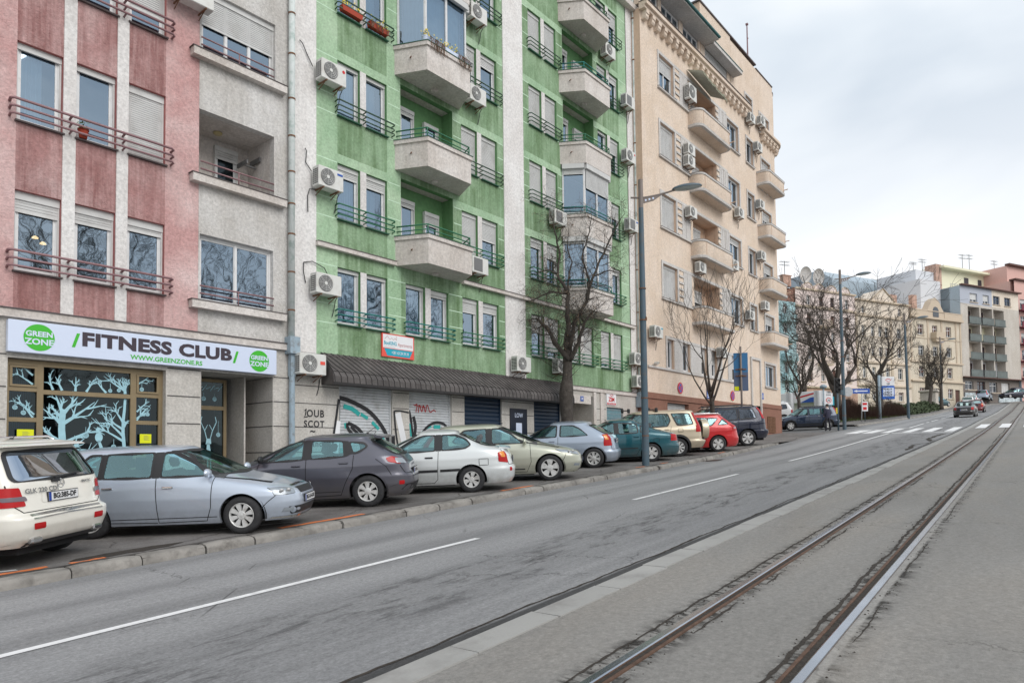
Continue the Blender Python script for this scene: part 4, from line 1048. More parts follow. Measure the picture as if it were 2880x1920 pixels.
mb = MB(); mb.box(22.5, 24.0, W-.06, W-.036, 3.56, 3.9); mb.box(24.16, 24.36, W-.09, W-.036, 0, 4.08); mb.box(24.7, 24.95, W-.09, W-.036, 0, 4.08); mb.build('entrance_frame', G['conc'], b2)
mb = MB(); mb.box(23.2, 23.42, W-.075, W-.062, 3.66, 3.86, 0); mb.M = None; add_text(mb, '28', .13, 23.31, W-.078, 3.76, 1, .003); mb.build('number_plate', [G['bluep'], G['whitep']], b2)
def roller(xa, xb, z0, z1, m, p=.085):
    mb = MB(); y = W+.07
    n = int((z1-z0)/p)
    for k in range(n):
        z = z0+k*(z1-z0)/n; h = (z1-z0)/n
        mb.poly([(xa+.05, y, z), (xb-.05, y, z), (xb-.05, y-.022, z+h*.3), (xa+.05, y-.022, z+h*.3)]); mb.poly([(xa+.05, y-.022, z+h*.3), (xb-.05, y-.022, z+h*.3), (xb-.05, y-.022, z+h*.8), (xa+.05, y-.022, z+h*.8)]); mb.poly([(xa+.05, y-.022, z+h*.8), (xb-.05, y-.022, z+h*.8), (xb-.05, y, z+h), (xa+.05, y, z+h)])
    mb.box(xa+.002, xa+.05, y-.05, y+.04, z0, z1); mb.box(xb-.05, xb-.002, y-.05, y+.04, z0, z1)
    return mb.build('roller_shutter', G[m], b2)
r1_ = roller(11.40, 13.29, 0, 3.68, 'metalsh'); r2_ = roller(13.96, 15.79, 0, 3.68, 'metalsh'); roller(16.39, 18.29, 0, 3.68, 'navy', .14); roller(20.14, 21.85, 0, 3.68, 'navy', .14)
# graffiti
def graf(par, blk, teal=(), red=(), fill=(), y=W+.044, yp=None):
    def arcpts(P, n=10):
        # Catmull-Rom through P
        if len(P) < 3: return P
        out = []; Q = [P[0]]+list(P)+[P[-1]]
        for i in range(1, len(Q)-2):
            for k in range(n):
                t = k/n; p0, p1, p2, p3 = Q[i-1], Q[i], Q[i+1], Q[i+2]
                out.append(tuple(.5*((2*p1[c])+(-p0[c]+p2[c])*t+(2*p0[c]-5*p1[c]+4*p2[c]-p3[c])*t*t+(-p0[c]+3*p1[c]-3*p2[c]+p3[c])*t**3) for c in (0, 1)))
        return out+[P[-1]]
    for lst, m, dy in ((fill, 'whitep', 0), (blk, 'blackp', -.003), (teal, 'tealp', -.0015), (red, 'redp', -.0045)):
        if not lst: continue
        mb = MB()
        if par is b2:
            for pts, w_ in lst: mb = MB(); mb.ribbon(arcpts(pts), w_*1.4, y+dy); mb.build('graffiti', G[m], b2)
            continue
        for pts, w_ in lst: mb.ribbon(arcpts(pts), w_*1.45, y+dy)
        o = mb.build('graffiti', G[m], None); o.parent = par
graf(r1_, [([(11.46, 3.15), (11.9, 3.05), (12.5, 2.8), (12.95, 2.4), (13.18, 2.0), (13.25, 1.4), (13.25, .6)], .085), ([(11.75, 2.45), (12.1, 2.30), (12.45, 1.95), (12.6, 1.78), (12.45, 1.72), (12.1, 1.95), (11.75, 2.3), (11.75, 2.45)], .07), ([(11.46, 3.15), (11.44, 2.2), (11.44, 1.2)], .05), ([(12.75, 2.25), (12.3, 1.6), (12.2, 1.45)], .012), ([(11.7, 1.62), (12.0, 1.5), (12.3, 1.3)], .10), ([(11.85, 2.35), (12.35, 1.95)], .06)],
     [([(11.6, 2.92), (11.9, 2.85), (12.15, 2.7)], .09), ([(12.2, 2.72), (12.45, 2.6)], .07), ([(12.6, 2.5), (12.85, 2.3)], .07), ([(12.98, 2.1), (13.08, 1.85)], .06), ([(11.68, 2.45), (11.7, 2.3)], .08), ([(11.55, 1.75), (11.56, 1.5)], .1)])
graf(r2_, [([(14.02, 2.9), (14.1, 2.6), (14.2, 2.0), (14.35, 1.95), (14.7, 2.35), (15.1, 2.55), (15.5, 2.52), (15.72, 2.3)], .06), ([(14.2, 2.72), (14.28, 2.4), (14.22, 2.05)], .08), ([(14.4, 1.5), (14.75, 1.85), (15.05, 1.98), (15.2, 1.85)], .08)],
     [([(14.45, 2.1), (14.6, 2.25)], .07), ([(14.75, 2.38), (14.95, 2.45)], .06), ([(15.05, 2.42), (15.35, 2.42)], .08), ([(15.55, 2.3), (15.65, 2.1)], .06), ([(14.08, 2.5), (14.12, 2.1)], .07)],
     [([(14.25, 3.05), (14.35, 3.1), (14.3, 2.85)], .02), ([(14.4, 2.85), (14.45, 3.08), (14.55, 2.88), (14.62, 3.08), (14.7, 2.88), (14.78, 3.1), (14.9, 2.88), (15.05, 2.95), (15.15, 2.9)], .022), ([(14.2, 3.08), (14.7, 3.02)], .018)])
graf(b2, [([(13.36, 2.85), (13.40, 2.4), (13.48, 1.9), (13.62, 1.3)], .045), ([(13.36, 2.85), (13.6, 2.86), (13.94, 2.82)], .035), ([(11.38, 3.1), (11.3, 2.6), (11.2, 2.0), (11.12, 1.3)], .05), ([(13.32, 2.1), (13.34, 1.3)], .09)], fill=[([(13.5, 2.80), (13.72, 2.0), (13.85, 1.5)], .16), ([(11.36, 2.5), (11.28, 1.6)], .12)], y=W-.042)
mb = MB(); mb.ribbon([(10.30, 2.73), (10.35, 2.79), (10.33, 2.62), (10.28, 2.56), (10.4, 2.58)], .03, W-.042)
for s_, x_, z_, sz_ in (('OUB', 10.64, 2.66, .27), ('SCOT', 10.60, 2.38, .25), ('~', 10.55, 2.2, .3), ('Mno', 10.66, 1.86, .24)): add_text(mb, s_, sz_, x_, W-.042, z_, 0, .006, .9, space=1.15)
mb.build('graffiti', G['blackp'], b2)
# posters and small signs
mb = MB(); mb.box(18.72, 19.68, W-.075, W-.036, 1.4, 3.17); p_ = mb.build('poster_board', plain('poster navy', srgb(22, 30, 46), .4), b2)
mb = MB(); add_text(mb, 'LOW', .22, 19.2, W-.079, 2.92, 0, .004, .9); mb.box(19.03, 19.36, W-.08, W-.076, 1.9, 2.65); mb.box(19.12, 19.3, W-.084, W-.081, 1.9, 2.5); sub(mb, 'lettering', G['signw'], p_)
mb = MB(); mb.box(25.20, 25.98, W-.07, W-.036, 3.60, 4.16, 0); p_ = mb.build('rental_sign', G['whitep'], b2)
mb = MB(); add_text(mb, 'ZIM', .26, 25.59, W-.074, 3.84, 0, .010, 1.1); mb.box(25.24, 25.94, W-.074, W-.071, 3.62, 3.70); mb.ribbon([(25.45, 4.05), (25.6, 4.0), (25.75, 4.02), (25.55, 4.12)], .03, W-.074); sub(mb, 'lettering', G['redz'], p_)
mb = MB(); add_text(mb, 'RENT-A-CAR', .075, 25.59, W-.077, 3.66, 0, .001, 1.2); sub(mb, 'lettering', G['whitep'], p_)
mb = MB(); mb.box(25.27, 26.6, W+.06, W+.08, 1.2, 3.49, 0)
for k in range(14):
    mb.tube([(25.27, W+.02, 1.2+k*.17), (26.6, W+.02, 1.2+k*.17+.0)], .008, 4, 1); mb.tube([(25.3+k*.1, W+.02, 1.2), (25.3+k*.1, W+.02, 3.49)], .008, 4, 1)
mb.build('grille_window', [G['curtb'], G['galv']], b2)
# slate awning with diagonal seams
mb = MB(); prof = [(W-.01, 4.34), (W-.22, 4.15), (W-.42, 3.93), (W-.55, 3.80), (W-.60, 3.66), (W-.60, 3.46), (W-.05, 3.46)]
xa, xb = 10.82, 21.98
mb.prism([(b, a) for a, b in [(p[1], p[0]) for p in prof]][::1], xa, xb, 'x', 0)
aw = mb.build('awning', G['roof'], b2)
mb = MB(); k = xa+.05
while k < xb+.5:
    pts = []
    for (yy, zz), dx in zip(prof[:6], (-.55, -.38, -.20, -.08, -.02, 0)):
        xx = k+dx
        pts.append((min(max(xx, xa), xb), yy-.006, zz+.008))
    mb.tube(pts, .009, 4, 0, False); k += .205
mb.tube([(xa, W-.562, 3.79), (xb, W-.562, 3.79)], .008, 4, 0, False); mb.box(xa, xb, W-.62, W-.604, 3.44, 3.50)
sub(mb, 'seam', G['seam'], aw)
# core and roof
mb = MB(); mb.box(10.0, 28.5, W+1.15, W+13, -2, 4.2); mb.box(10.0, 28.5, W+1.15, W+13, 4.2, TOP-.1); mb.box(10.0, 28.5, W+.22, W+1.15, TOP-.2, TOP-.01); mb.box(28.42, 28.5, W, W+1.15, -2, TOP-.1); mb.build('structure_core', G['white'], b2)
mb = MB(); mb.box(9.95, 28.55, W-.3, W+13, TOP, TOP+.25); mb.build('roof', G['conc'], b2)
# apartments sign
sg = thing('shop_sign', 'orange and white sign for rental apartments above the slate awning', 'sign', (13.5, W, 4.45), world=True)
mb = MB(); mb.box(12.90, 14.16, W-.05, W-.006, 4.45, 5.15); mb.build('sign_board', G['redb'], sg)
mb = MB(); mb.poly([(12.94, W-.0525, 4.72), (14.12, W-.0525, 4.72), (14.12, W-.0525, 5.12), (12.94, W-.0525, 5.12)]); mb.build('sign_face', G['whitep'], sg)
mb = MB(); mb.poly([(12.98, W-.0525, 4.70), (14.1, W-.0525, 4.70), (13.98, W-.0525, 4.49), (13.1, W-.0525, 4.49)]); add_text(mb, 'BooKING', .155, 13.22, W-.055, 4.86, 0, .004, .78); mb.build('lettering', G['tealb'], sg)
mb = MB(); add_text(mb, 'Apartments', .15, 13.79, W-.055, 4.85, 0, -.001, .8); mb.ribbon([(13.0, 4.97), (13.1, 5.07), (13.2, 4.97), (13.27, 5.03), (13.33, 4.97), (13.4, 5.03), (13.45, 4.98)], .009, W-.055); mb.ribbon([(13.45, 4.97), (13.45, 5.1)], .006, W-.055); mb.build('lettering', G['redp'], sg)
mb = MB(); add_text(mb, 'BELGRADE', .055, 13.2, W-.055, 4.76, 0, 0, 1.3, space=1.3); mb.build('lettering', G['shut'], sg)
mb = MB(); add_text(mb, '+381 63 29 39 39', .13, 13.6, W-.056, 4.59, 0, .001, .72); mb.build('lettering', G['whitep'], sg)
dp = thing('drain_pipe', 'narrow white downpipe at the corner of the green and the beige building', 'downpipe', (28.1, W-.1, 4), world=True)
mb = MB(); mb.tube([(27.98, W-.12, 4.3), (28.0, W-.12, 23.2)], .06, 10); mb.build('pipe', G['pipe'], dp, smooth=True)
mb = MB()
for z in (6, 8, 10, 12, 14, 16, 18, 20, 22): mb.tube([(27.99, W-.12, z), (27.99, W-.12, z+.05)], .072, 10)
mb.build('collar', G['rustb'], dp)
# ------------------------------------------------------------------ beige building with rounded corner
Y3 = 15.3
RZ = [5.58, 8.96, 12.42, 15.93, 19.33]
b3 = thing('apartment_building', 'beige apartment building with curved balconies, brown base and rounded corner', 'building', (37, Y3, 1), world=True)
mb = MB(); mb.at = []
ops = []
for k, z in enumerate(RZ):
    if k: ops += [(29.76, 31.30, z, z+1.68), (33.25, 36.45, z-.85, z+1.66), (38.05, 39.75, z, z+1.58)]
    else: ops += [(30.05, 30.75, z, z+1.42), (31.75, 32.55, z, z+1.42), (33.9, 34.6, z, z+1.42), (35.2, 35.9, z, z+1.42), (38.0, 38.9, z, z+1.42)]
ops += [(41.05, 42.15, z-.05, z+1.5) for z in RZ[1:]]+[(41.05, 42.15, 22.1, 23.55)]
ops += [(43.55, 45.15, z-.85, z+1.25) for z in (8.95, 12.3, 15.75, 19.1)]+[(43.45, 45.1, 22.0, 23.25), (43.35, 45.2, 5.6, 7.05), (40.95, 42.3, 1.5, 7.1)]
wallmesh(mb, 27.98, 46.0, 4.3, 22.4, Y3, [o for o in ops if o[3] < 22.3 and o[2] > 4.3], .22, 0, 1)
wallmesh(mb, 27.98, 40.95, 22.4, 22.62, Y3, [], 0)
wallmesh(mb, 38.9, 46.0, 22.62, 25.95, Y3, [(41.05, 42.15, 22.62, 23.55), (43.45, 45.1, 22.62, 23.25)], .22, 0, 1)
wallmesh(mb, 40.95, 46.0, 22.4, 22.62, Y3, [(41.05, 42.15, 22.4, 22.62), (43.45, 45.1, 22.4, 22.62)], .22, 0, 1)
wallmesh(mb, 34.73, 38.9, 24.0, 26.15, Y3+.003, [])
# rounded corner and side wall
cr = 1.6; prv = (46.0, Y3)
cx_, cy_ = 46.0, Y3+cr
pts = [(cx_+cr*.75*sin(t), cy_-cr*cos(t)) for t in [k*pi/2/9 for k in range(10)]]+[(47.2, Y3+12)]
for a, b in zip(pts[:-1], pts[1:]):
    mb.poly([(a[0], a[1], 4.3), (b[0], b[1], 4.3), (b[0], b[1], 25.6), (a[0], a[1], 25.6)]); mb.at.append(0)
mb.build('wall', [G['beige'], G['beiged']], b3, smooth=True, auto=35)
mb = MB(); mb.at = []
mb.box(27.97, 28.0, Y3+.002, Y3+14, 4.3, 22.4); mb.box(34.70, 34.73, Y3, Y3+14, 22.6, 26.15); mb.at += [0]*12
mb.poly([(34.73, Y3, 26.15), (42.95, Y3, 25.95), (42.95, Y3+12, 25.95), (34.73, Y3+12, 26.15)], 0); mb.at.append(0)
mb.build('wall', G['beiged'], b3)
mb = MB(); mb.box(34.6, 42.98, Y3-.06, Y3+13, 26.16, 26.24); mb.box(42.98, 46.0, Y3-.05, Y3+13, 25.62 if False else 25.96, 26.02)
mb.prism([(46.0, Y3-.05)]+[(a+.03, b-.02) for a, b in pts]+[(46.0, Y3+12)], 25.6, 25.66, 'z'); mb.build('roof_edge', G['sill'], b3)
# base: brown, with band and garages
mb = MB(); mb.at = []
go = [(29.95, 32.25, 0, 3.92), (33.72, 35.68, 0, 3.92), (36.92, 39.0, 0, 3.92), (40.95, 42.3, 0, 4.02)]
wallmesh(mb, 27.98, 46.0, -1, 4.02, Y3-.02, go, .3, 0, 0)
for a, b in zip(pts[:-1], pts[1:]):
    mb.poly([(a[0]+.02, a[1]-.02, -1), (b[0]+.02, b[1]-.02, -1), (b[0]+.02, b[1]-.02, 4.3), (a[0]+.02, a[1]-.02, 4.3)]); mb.at.append(0)
mb.box(27.96, 27.985, Y3-.018, Y3+3, -1, 4.3); mb.box(27.96, 40.9, Y3-.07, Y3-.003, 4.025, 4.30); mb.box(42.4, 46.1, Y3-.07, Y3-.003, 4.25, 4.50); mb.at += [0]*18
wallmesh(mb, 42.34, 46.0, 4.02, 4.3, Y3-.02, [])
mb.build('base_wall', G['brown'], b3)
for a, b, c_, d in go[:3]:
    mb = MB(); y = Y3+.2; n = 40
    for k in range(n):
        z = c_+k*(d-c_)/n; h = (d-c_)/n
        mb.poly([(a, y, z), (b, y, z), (b, y-.02, z+h*.5), (a, y-.02, z+h*.5)]); mb.poly([(a, y-.02, z+h*.5), (b, y-.02, z+h*.5), (b, y, z+h), (a, y, z+h)])
    mb.build('garage_door', G['shut'], b3)
mb = MB(); mb.box(40.98, 42.27, Y3+.3, Y3+.36, 1.4, 7.08); d_ = mb.build('entrance_door', G['wood'], b3)
mb = MB()
for q in ((40.80, 40.95, 1.5, 7.25), (42.3, 42.45, 1.5, 7.25), (40.95, 42.3, 7.1, 7.25)): mb.box(q[0], q[1], Y3-.09, Y3-.004, q[2], q[3])
mb.build('door_surround', G['trim'], b3)
mb = MB(); mb.box(43.45, 44.75, Y3-.05, Y3-.03, 2.7, 3.7)
for k in range(6): mb.tube([(43.45+k*.26, Y3-.06, 2.7), (43.45+k*.26, Y3-.06, 3.7)], .02, 4)
for k in range(6): mb.tube([(43.45, Y3-.06, 2.7+k*.2), (44.75, Y3-.06, 2.7+k*.2)], .02, 4)
mb.build('vent_grille', G['rustb'], b3)
# trims
def surround(xa, xb, za, zb, t=.14, sill=True):
    mb = MB(); e = .04
    mb.box(xa-t, xa-.002, Y3-e, Y3-.003, za-.02, zb+t); mb.box(xb+.002, xb+t, Y3-e, Y3-.003, za-.02, zb+t); mb.box(xa-.002, xb+.002, Y3-e, Y3-.003, zb+.002, zb+t)
    if sill: mb.box(xa-t-.03, xb+t+.03, Y3-.10, Y3-.002, za-.09, za-.022, 0); mb.box(xa-t-.03, xb+t+.03, Y3-.11, Y3-.001, za-.0215, za-.004, 1)
    mb.build('window_surround', [G['trim'], G['sill']], b3)
def rustic(xa, xb, z, h):
    mb = MB(); n = 5
    for k in range(n):
        mb.box(xa, xb, Y3-.03, Y3-.002, z+h*k/n+.03, z+h*(k+1)/n-.03, 0)
        mb.box(xa-.01, xb+.01, Y3-.075, Y3-.031, z+h*k/n+.0, z+h*k/n+.10, 1)
    mb.build('ribbed_pier', [G['beige'], G['trim']], b3)
def panel(xa, xb, z, h):
    mb = MB(); mb.box(xa, xb, Y3-.03, Y3-.002, z, z+h); m_ = (xa+xb)/2; mb.box(m_-.06, m_+.06, Y3-.045, Y3-.031, z, z+h); mb.build('trim_panel', G['trim'], b3)
R3 = random.Random(4)
c1 = {1: 1.0, 2: 1.0, 3: 1.0, 4: .42}
for k, z in enumerate(RZ):
    if k == 0: continue
    h = 1.68
    window(b3, 29.76, 31.30, z, z+h, Y3+.15, sh=c1[k], panes=2, box=.14)
    surround(29.76, 31.30, z, z+h)
    # band top running over pier, loggia, to the third window
    mb = MB(); mb.box(31.45, 37.98, Y3-.04, Y3-.003, z+h+.002, z+h+.15); mb.box(31.45, 32.95, Y3-.10, Y3-.002, z-.09, z-.022); mb.build('trim_band', G['trim'], b3)
    rustic(31.46, 31.92, z, h); panel(31.97, 32.92, z, h)
    rustic(36.47, 36.78, z, h); panel(36.82, 37.36, z, h); panel(37.42, 37.92, z, h)
    # loggia niche
    d = Y3+.75; z0, z1 = z-.85, z+1.66; mb = MB()
    for q in ([(33.25, d, z0), (36.45, d, z0), (36.45, d, z1), (33.25, d, z1)], [(36.45, Y3+.2, z0), (36.45, Y3+.2, z1), (36.45, d, z1), (36.45, d, z0)], [(33.25, Y3+.2, z0), (33.25, d, z0), (33.25, d, z1), (33.25, Y3+.2, z1)], [(33.25, Y3+.2, z1), (33.25, d, z1), (36.45, d, z1), (36.45, Y3+.2, z1)], [(33.25, Y3+.2, z0+.03), (36.45, Y3+.2, z0+.03), (36.45, d, z0+.03), (33.25, d, z0+.03)]): mb.poly(q)
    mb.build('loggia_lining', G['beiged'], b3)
    window(b3, 33.6, 35.6, z0+.1, z+1.35, d-.06, sh={1: .3, 2: .95, 3: .35, 4: .3}[k], panes=2, back=False, box=.12)
    mb = MB(); mb.box(33.63, 35.57, d-.013, d-.006, z0+.15, z+1.3); mb.build('room_void', G['dark'], b3)
    window(b3, 38.05, 39.75, z, z+1.58, Y3+.15, sh=0 if k != 2 else .2, panes=2, box=.12, curtain=('curt', 'l') if k % 2 else None)
    surround(38.05, 39.75, z, z+1.58)
    window(b3, 41.05, 42.15, z-.05, z+1.5, Y3+.15, sh=.1, box=.1); surround(41.05, 42.15, z-.05, z+1.5)
window(b3, 41.05, 42.15, 22.1, 23.55, Y3+.15, sh=.1); surround(41.05, 42.15, 22.1, 23.55)
window(b3, 43.45, 45.1, 22.0, 23.25, Y3+.15, sh=.1, panes=2); surround(43.45, 45.1, 22.0, 23.25)
window(b3, 43.35, 45.2, 5.6, 7.05, Y3+.15, sh=.0, panes=2, curtain=('curt', 'l')); surround(43.35, 45.2, 5.6, 7.05)
for z in (8.95, 12.3, 15.75, 19.1):
    window(b3, 43.55, 45.15, z-.85, z+1.25, Y3+.15, sh=.25, panes=2, box=.12); surround(43.55, 45.15, z-.85, z+1.25, sill=False)
z = RZ[0]
for i, (a, b) in enumerate(((30.05, 30.75), (31.75, 32.55), (33.9, 34.6), (35.2, 35.9), (38.0, 38.9))): window(b3, a, b, z, z+1.42, Y3+.15, sh=0 if i < 2 else .5, box=.1)
mb = MB(); mb.box(29.9, 40.2, Y3-.05, Y3-.003, z+1.422, z+1.56); mb.box(29.9, 30.03, Y3-.05, Y3-.003, z-.02, z+1.42); mb.box(28.1, 40.2, Y3-.08, Y3-.003, z-.12, z-.022)
for a, b in ((30.8, 31.7), (32.6, 33.85), (34.65, 35.15), (35.95, 36.6), (37.4, 37.95), (38.95, 39.9)): mb.box(a, b, Y3-.03, Y3-.003, z, z+1.42)
mb.build('trim_band', G['trim'], b3)
# curved balconies
def cbalc(x0, x1, yf, z0, z1, rad=.42, wrap=False):
    def outline(o=0.0, n=6):
        L = [(x0-o, Y3)]
        for k in range(n+1):
            a = pi+ (pi/2)*k/n; L.append((x0+rad+ (rad+o)*cos(a), yf+rad+(rad+o)*sin(a)))
        for k in range(n+1):
            a = 3*pi/2+(pi/2)*k/n; L.append((x1-rad+(rad+o)*cos(a), yf+rad+(rad+o)*sin(a)))
        L.append((x1+o, Y3)); return L
    mb = MB(); n_ = len(outline())
    rows = [(outline(-.10), z0-.02), (outline(.03), z0), (outline(.05), z0+.12), (outline(-.01), z0+.15), (outline(0), z0+.17), (outline(0), z1-.10), (outline(.04), z1-.09), (outline(.05), z1), (outline(-.10), z1), (outline(-.10), z0+.15)]
    idx = [[mb.vt((p[0], p[1], z)) for p in o] for o, z in rows]
    for r, (a, b) in enumerate(zip(idx[:-1], idx[1:])):
        for k in range(n_-1): mb.f.append([a[k], a[k+1], b[k+1], b[k]]); mb.m.append(1 if r in (0, 1, 2, 5, 6, 7) else 0)
    mb.f.append(idx[0]); mb.m.append(0); mb.f.append(idx[-1][::-1]); mb.m.append(0)
    p = mb.build('balcony', [G['beige'], G['trim']], b3, smooth=True, auto=30)
    mb = MB()
    for x in (x0+rad, x1-rad): mb.box(x-.02, x+.02, yf-.012, yf+.0, z0+.18, z1-.11)
    mb.tube([(x1-.35, yf+.1, z0+.3), (x1-.35, yf-.28, z0+.32)], .03, 6); sub(mb, 'drain_spout', G['beiged'], p)
    mb = MB(); o = outline(.06); i_ = outline(-.11); 
    A = [mb.vt((q[0], q[1], z1+.012)) for q in o]; B = [mb.vt((q[0], q[1], z1+.012)) for q in i_]; 
    for k in range(n_-1): mb.f.append([A[k], A[k+1], B[k+1], B[k]]); mb.m.append(0)
    sub(mb, 'cap_flashing', G['sill'], p)
for z in RZ[1:]: cbalc(32.95, 37.1, 14.62, z-.88, z+.06)
for z in (8.12, 11.5, 14.9, 18.3): cbalc(42.70, 45.85, 14.55, z, z+.86, .3)
# cornice with brackets
mb = MB(); mb.box(27.9, 41.0, Y3-.42, Y3-.003, 22.42, 22.60, 0); mb.box(27.9, 41.0, Y3-.30, Y3-.004, 22.28, 22.418, 0); mb.box(27.88, 41.0, Y3-.46, Y3-.002, 22.602, 22.63, 1)
def bracket(mb, M):
    mb.M = M; prof = [(0, 0), (-.20, .02), (-.26, .10), (-.26, .22), (-.30, .24), (-.30, .40), (0, .40)]
    mb.prism(prof, -.14, .14, 'x'); mb.M = None
x = 28.25
while x < 40.8: bracket(mb, Matrix.Translation((x, Y3, 21.88))); x += .615
mb.build('cornice', [G['beige'], G['sill']], b3)
mb = MB(); L = [(43.4, Y3)]+[(a, b) for a, b in pts]
for r, (o0, za, zb) in enumerate(((.42, 21.98, 22.14), (.30, 21.85, 21.975))):
    O = []
    for i, p in enumerate(L):
        a = L[max(i-1, 0)]; b = L[min(i+1, len(L)-1)]; d = Vector((b[0]-a[0], b[1]-a[1])).normalized(); O.append((p[0]+d.y*o0, p[1]-d.x*o0))
    for i in range(len(L)-2):
        mb.prism([O[i], O[i+1], L[i+1], L[i]], za, zb, 'z')
acc = .3
for i in range(len(L)-2):
    a, b = Vector(L[i]), Vector(L[i+1]); d = b-a
    while acc < d.length:
        p = a+d*(acc/d.length); bracket(mb, Matrix.Translation((p.x, p.y, 21.47)) @ Matrix.Rotation(atan2(d.y, d.x), 4, 'Z')); acc += .56
    acc -= d.length
mb.build('cornice', [G['beige'], G['sill']], b3)
# glazed top floor under a wide eave
mb = MB(); mb.at = None
mb.box(28.0, 38.9, Y3+.15, Y3+3, 22.63, 22.75)
y = Y3+.12; x = 28.1
pw = mb.build('wall', G['trim'], b3)
for a, b in ((28.1, 29.9), (30.2, 32.2), (32.6, 34.5)): window(b3, a, b, 22.66, 23.85, Y3+.10, sh=0, panes=3, box=0)
for a, b, s_ in ((35.3, 36.1, .5), (36.1, 37.2, .7), (37.2, 38.4, 1)): window(b3, a, b, 22.66, 23.85, Y3+.10, sh=s_, box=.1)
for a, b in ((27.98, 28.1), (29.9, 30.2), (32.2, 32.6), (34.5, 35.3), (38.4, 38.9)): mb = MB(); mb.box(a, b, Y3+.02, Y3+.3, 22.64, 23.87); mb.build('window_pier', G['beige'], b3)
mb = MB(); mb.box(27.98, 38.9, Y3+.7, Y3+.72, 22.7, 23.9, 0); mb.build('wall', G['trim'], b3)
mb = MB(); mb.box(27.9, 35.2, Y3-.85, Y3+6, 23.88, 24.02, 0); mb.box(35.2, 39.3, Y3-.55, Y3+.0, 23.80, 23.98, 0)
mb.build('eave', G['trim'], b3)
mb = MB(); mb.tube([(27.9, Y3-.9, 24.0), (35.2, Y3-.9, 24.0)], .07, 8); mb.box(27.9, 35.2, Y3-.86, Y3+6, 24.024, 24.06); mb.box(35.2, 39.35, Y3-.58, Y3-.004, 23.984, 24.02); mb.build('gutter', G['eave'], b3)
mb = MB(); mb.box(28.0, 46.0, Y3+1.2, Y3+12, -1, 22.5); mb.box(34.8, 45.9, Y3+1.2, Y3+12, 22.5, 25.5); mb.box(28.0, 34.7, Y3+3, Y3+12, 22.5, 23.8); mb.build('structure_core', G['beiged'], b3)
t = thing('roof_mast', 'thin rusty mast standing on the roof of the beige building', 'mast', (42.4, Y3+.25, 25.95))
mb = MB(); mb.tube([(0, 0, 0), (0, 0, 2.75)], [.05, .035], 6); mb.tube([(0, 0, 1.9), (.15, 0, 1.9)], .03, 5); mb.box(-.07, .07, -.07, .07, 2.7, 2.8); mb.build('pole', G['railp'], t)
t = thing('awning_canopy', 'torn striped awning over the top curved balcony', 'awning', (33.7, Y3, 20.6))
mb = MB(); rr = random.Random(2); pr = None
for k in range(15):
    x = -.8+k*.21; zz = .55-.02*k; yy = -.95+rr.uniform(-.05, .05); dz = rr.uniform(-.15, .02)
    if pr: mb.poly([(pr[0], -.03, pr[1]+.4), (x, -.03, zz+.4), (x, yy, zz+dz), (pr[0], pr[2], pr[1]+pr[3])]); mb.poly([(pr[0], pr[2], pr[1]+pr[3]), (x, yy, zz+dz), (x, yy, zz+dz-.16), (pr[0], pr[2], pr[1]+pr[3]-.10)], 1)
    pr = (x, zz, yy, dz)
mb.build('cloth', [plain('awning cloth', (.52, .54, .46), .9, var=.15), plain('awning valance', (.22, .22, .16), .9, var=.4, vscale=12)], t)
# signs on the beige base
def disc_sign(x, z, y, lab):
    t = thing('no_stopping_sign', lab, 'traffic sign', (x, y, z), 0, 'round blue and red no stopping signs on the beige wall')
    M_ = Matrix.Rotation(pi/2, 4, 'X'); R_ = .28
    mb = MB(); mb.lathe([(R_, 0), (R_, .012)], 32, 0, M_); mb.build('red_ring', G['redz'], t)
    mb = MB(); mb.lathe([(R_*.76, 0), (R_*.76, .003)], 32, 0, Matrix.Translation((0, -.012, 0)) @ M_); mb.build('blue_disc', G['bluep'], t)
    mb = MB()
    for a in (pi/4, -pi/4): mb.ribbon([(-R_*.78*cos(a), -R_*.78*sin(a)), (R_*.78*cos(a), R_*.78*sin(a))], .06, -.017 - .001*(a > 0))
    mb.build('red_cross', G['redz'], t)
disc_sign(31.33, 4.70, Y3-.03, 'round no stopping sign left of the blue wall board on the beige building')
disc_sign(37.93, 4.70, Y3-.03, 'round no stopping sign right of the blue wall board on the beige building')
t = thing('notice_board', 'blue board with white lines of text on the beige wall', 'sign', (34.86, Y3-.02, 4.64))
mb = MB(); mb.box(-.42, .42, -.02, 0, -.28, .28); mb.build('board', G['bluep'], t)
mb = MB()
for k in range(5): mb.box(-.36, .36-.05*(k % 2), -.024, -.0205, .2-.1*k-.025, .2-.1*k+.025)
mb.build('text_lines', G['whitep'], t)
t = thing('street_number_plate', 'small blue plate beside the tall dark door', 'sign', (42.75, Y3-.01, 4.95))
mb = MB(); mb.box(-.13, .13, -.02, 0, -.2, .2); mb.build('board', G['bluep'], t); mb = MB(); mb.box(-.08, .08, -.024, -.0205, .02, .06); mb.box(-.06, .06, -.024, -.0205, -.08, -.03); mb.build('text_lines', G['whitep'], t)
t = thing('security_camera', 'white security camera on the beige wall beside the lamp post', 'camera', (28.55, Y3, 5.62))
mb = MB(); mb.rbox(-.05, .05, -.34, -.1, .0, .1, .015); mb.tube([(0, 0, -.02), (0, -.12, .02), (0, -.18, .03)], .025, 6); mb.rbox(.1, .22, -.2, -.03, -.03, .08, .02); mb.build('housing', G['ac'], t)
mb = MB(); mb.lathe([(.03, 0), (.03, .01)], 10, 0, Matrix.Translation((0, -.345, .05)) @ Matrix.Rotation(pi/2, 4, 'X')); mb.build('lens', G['black'], t)

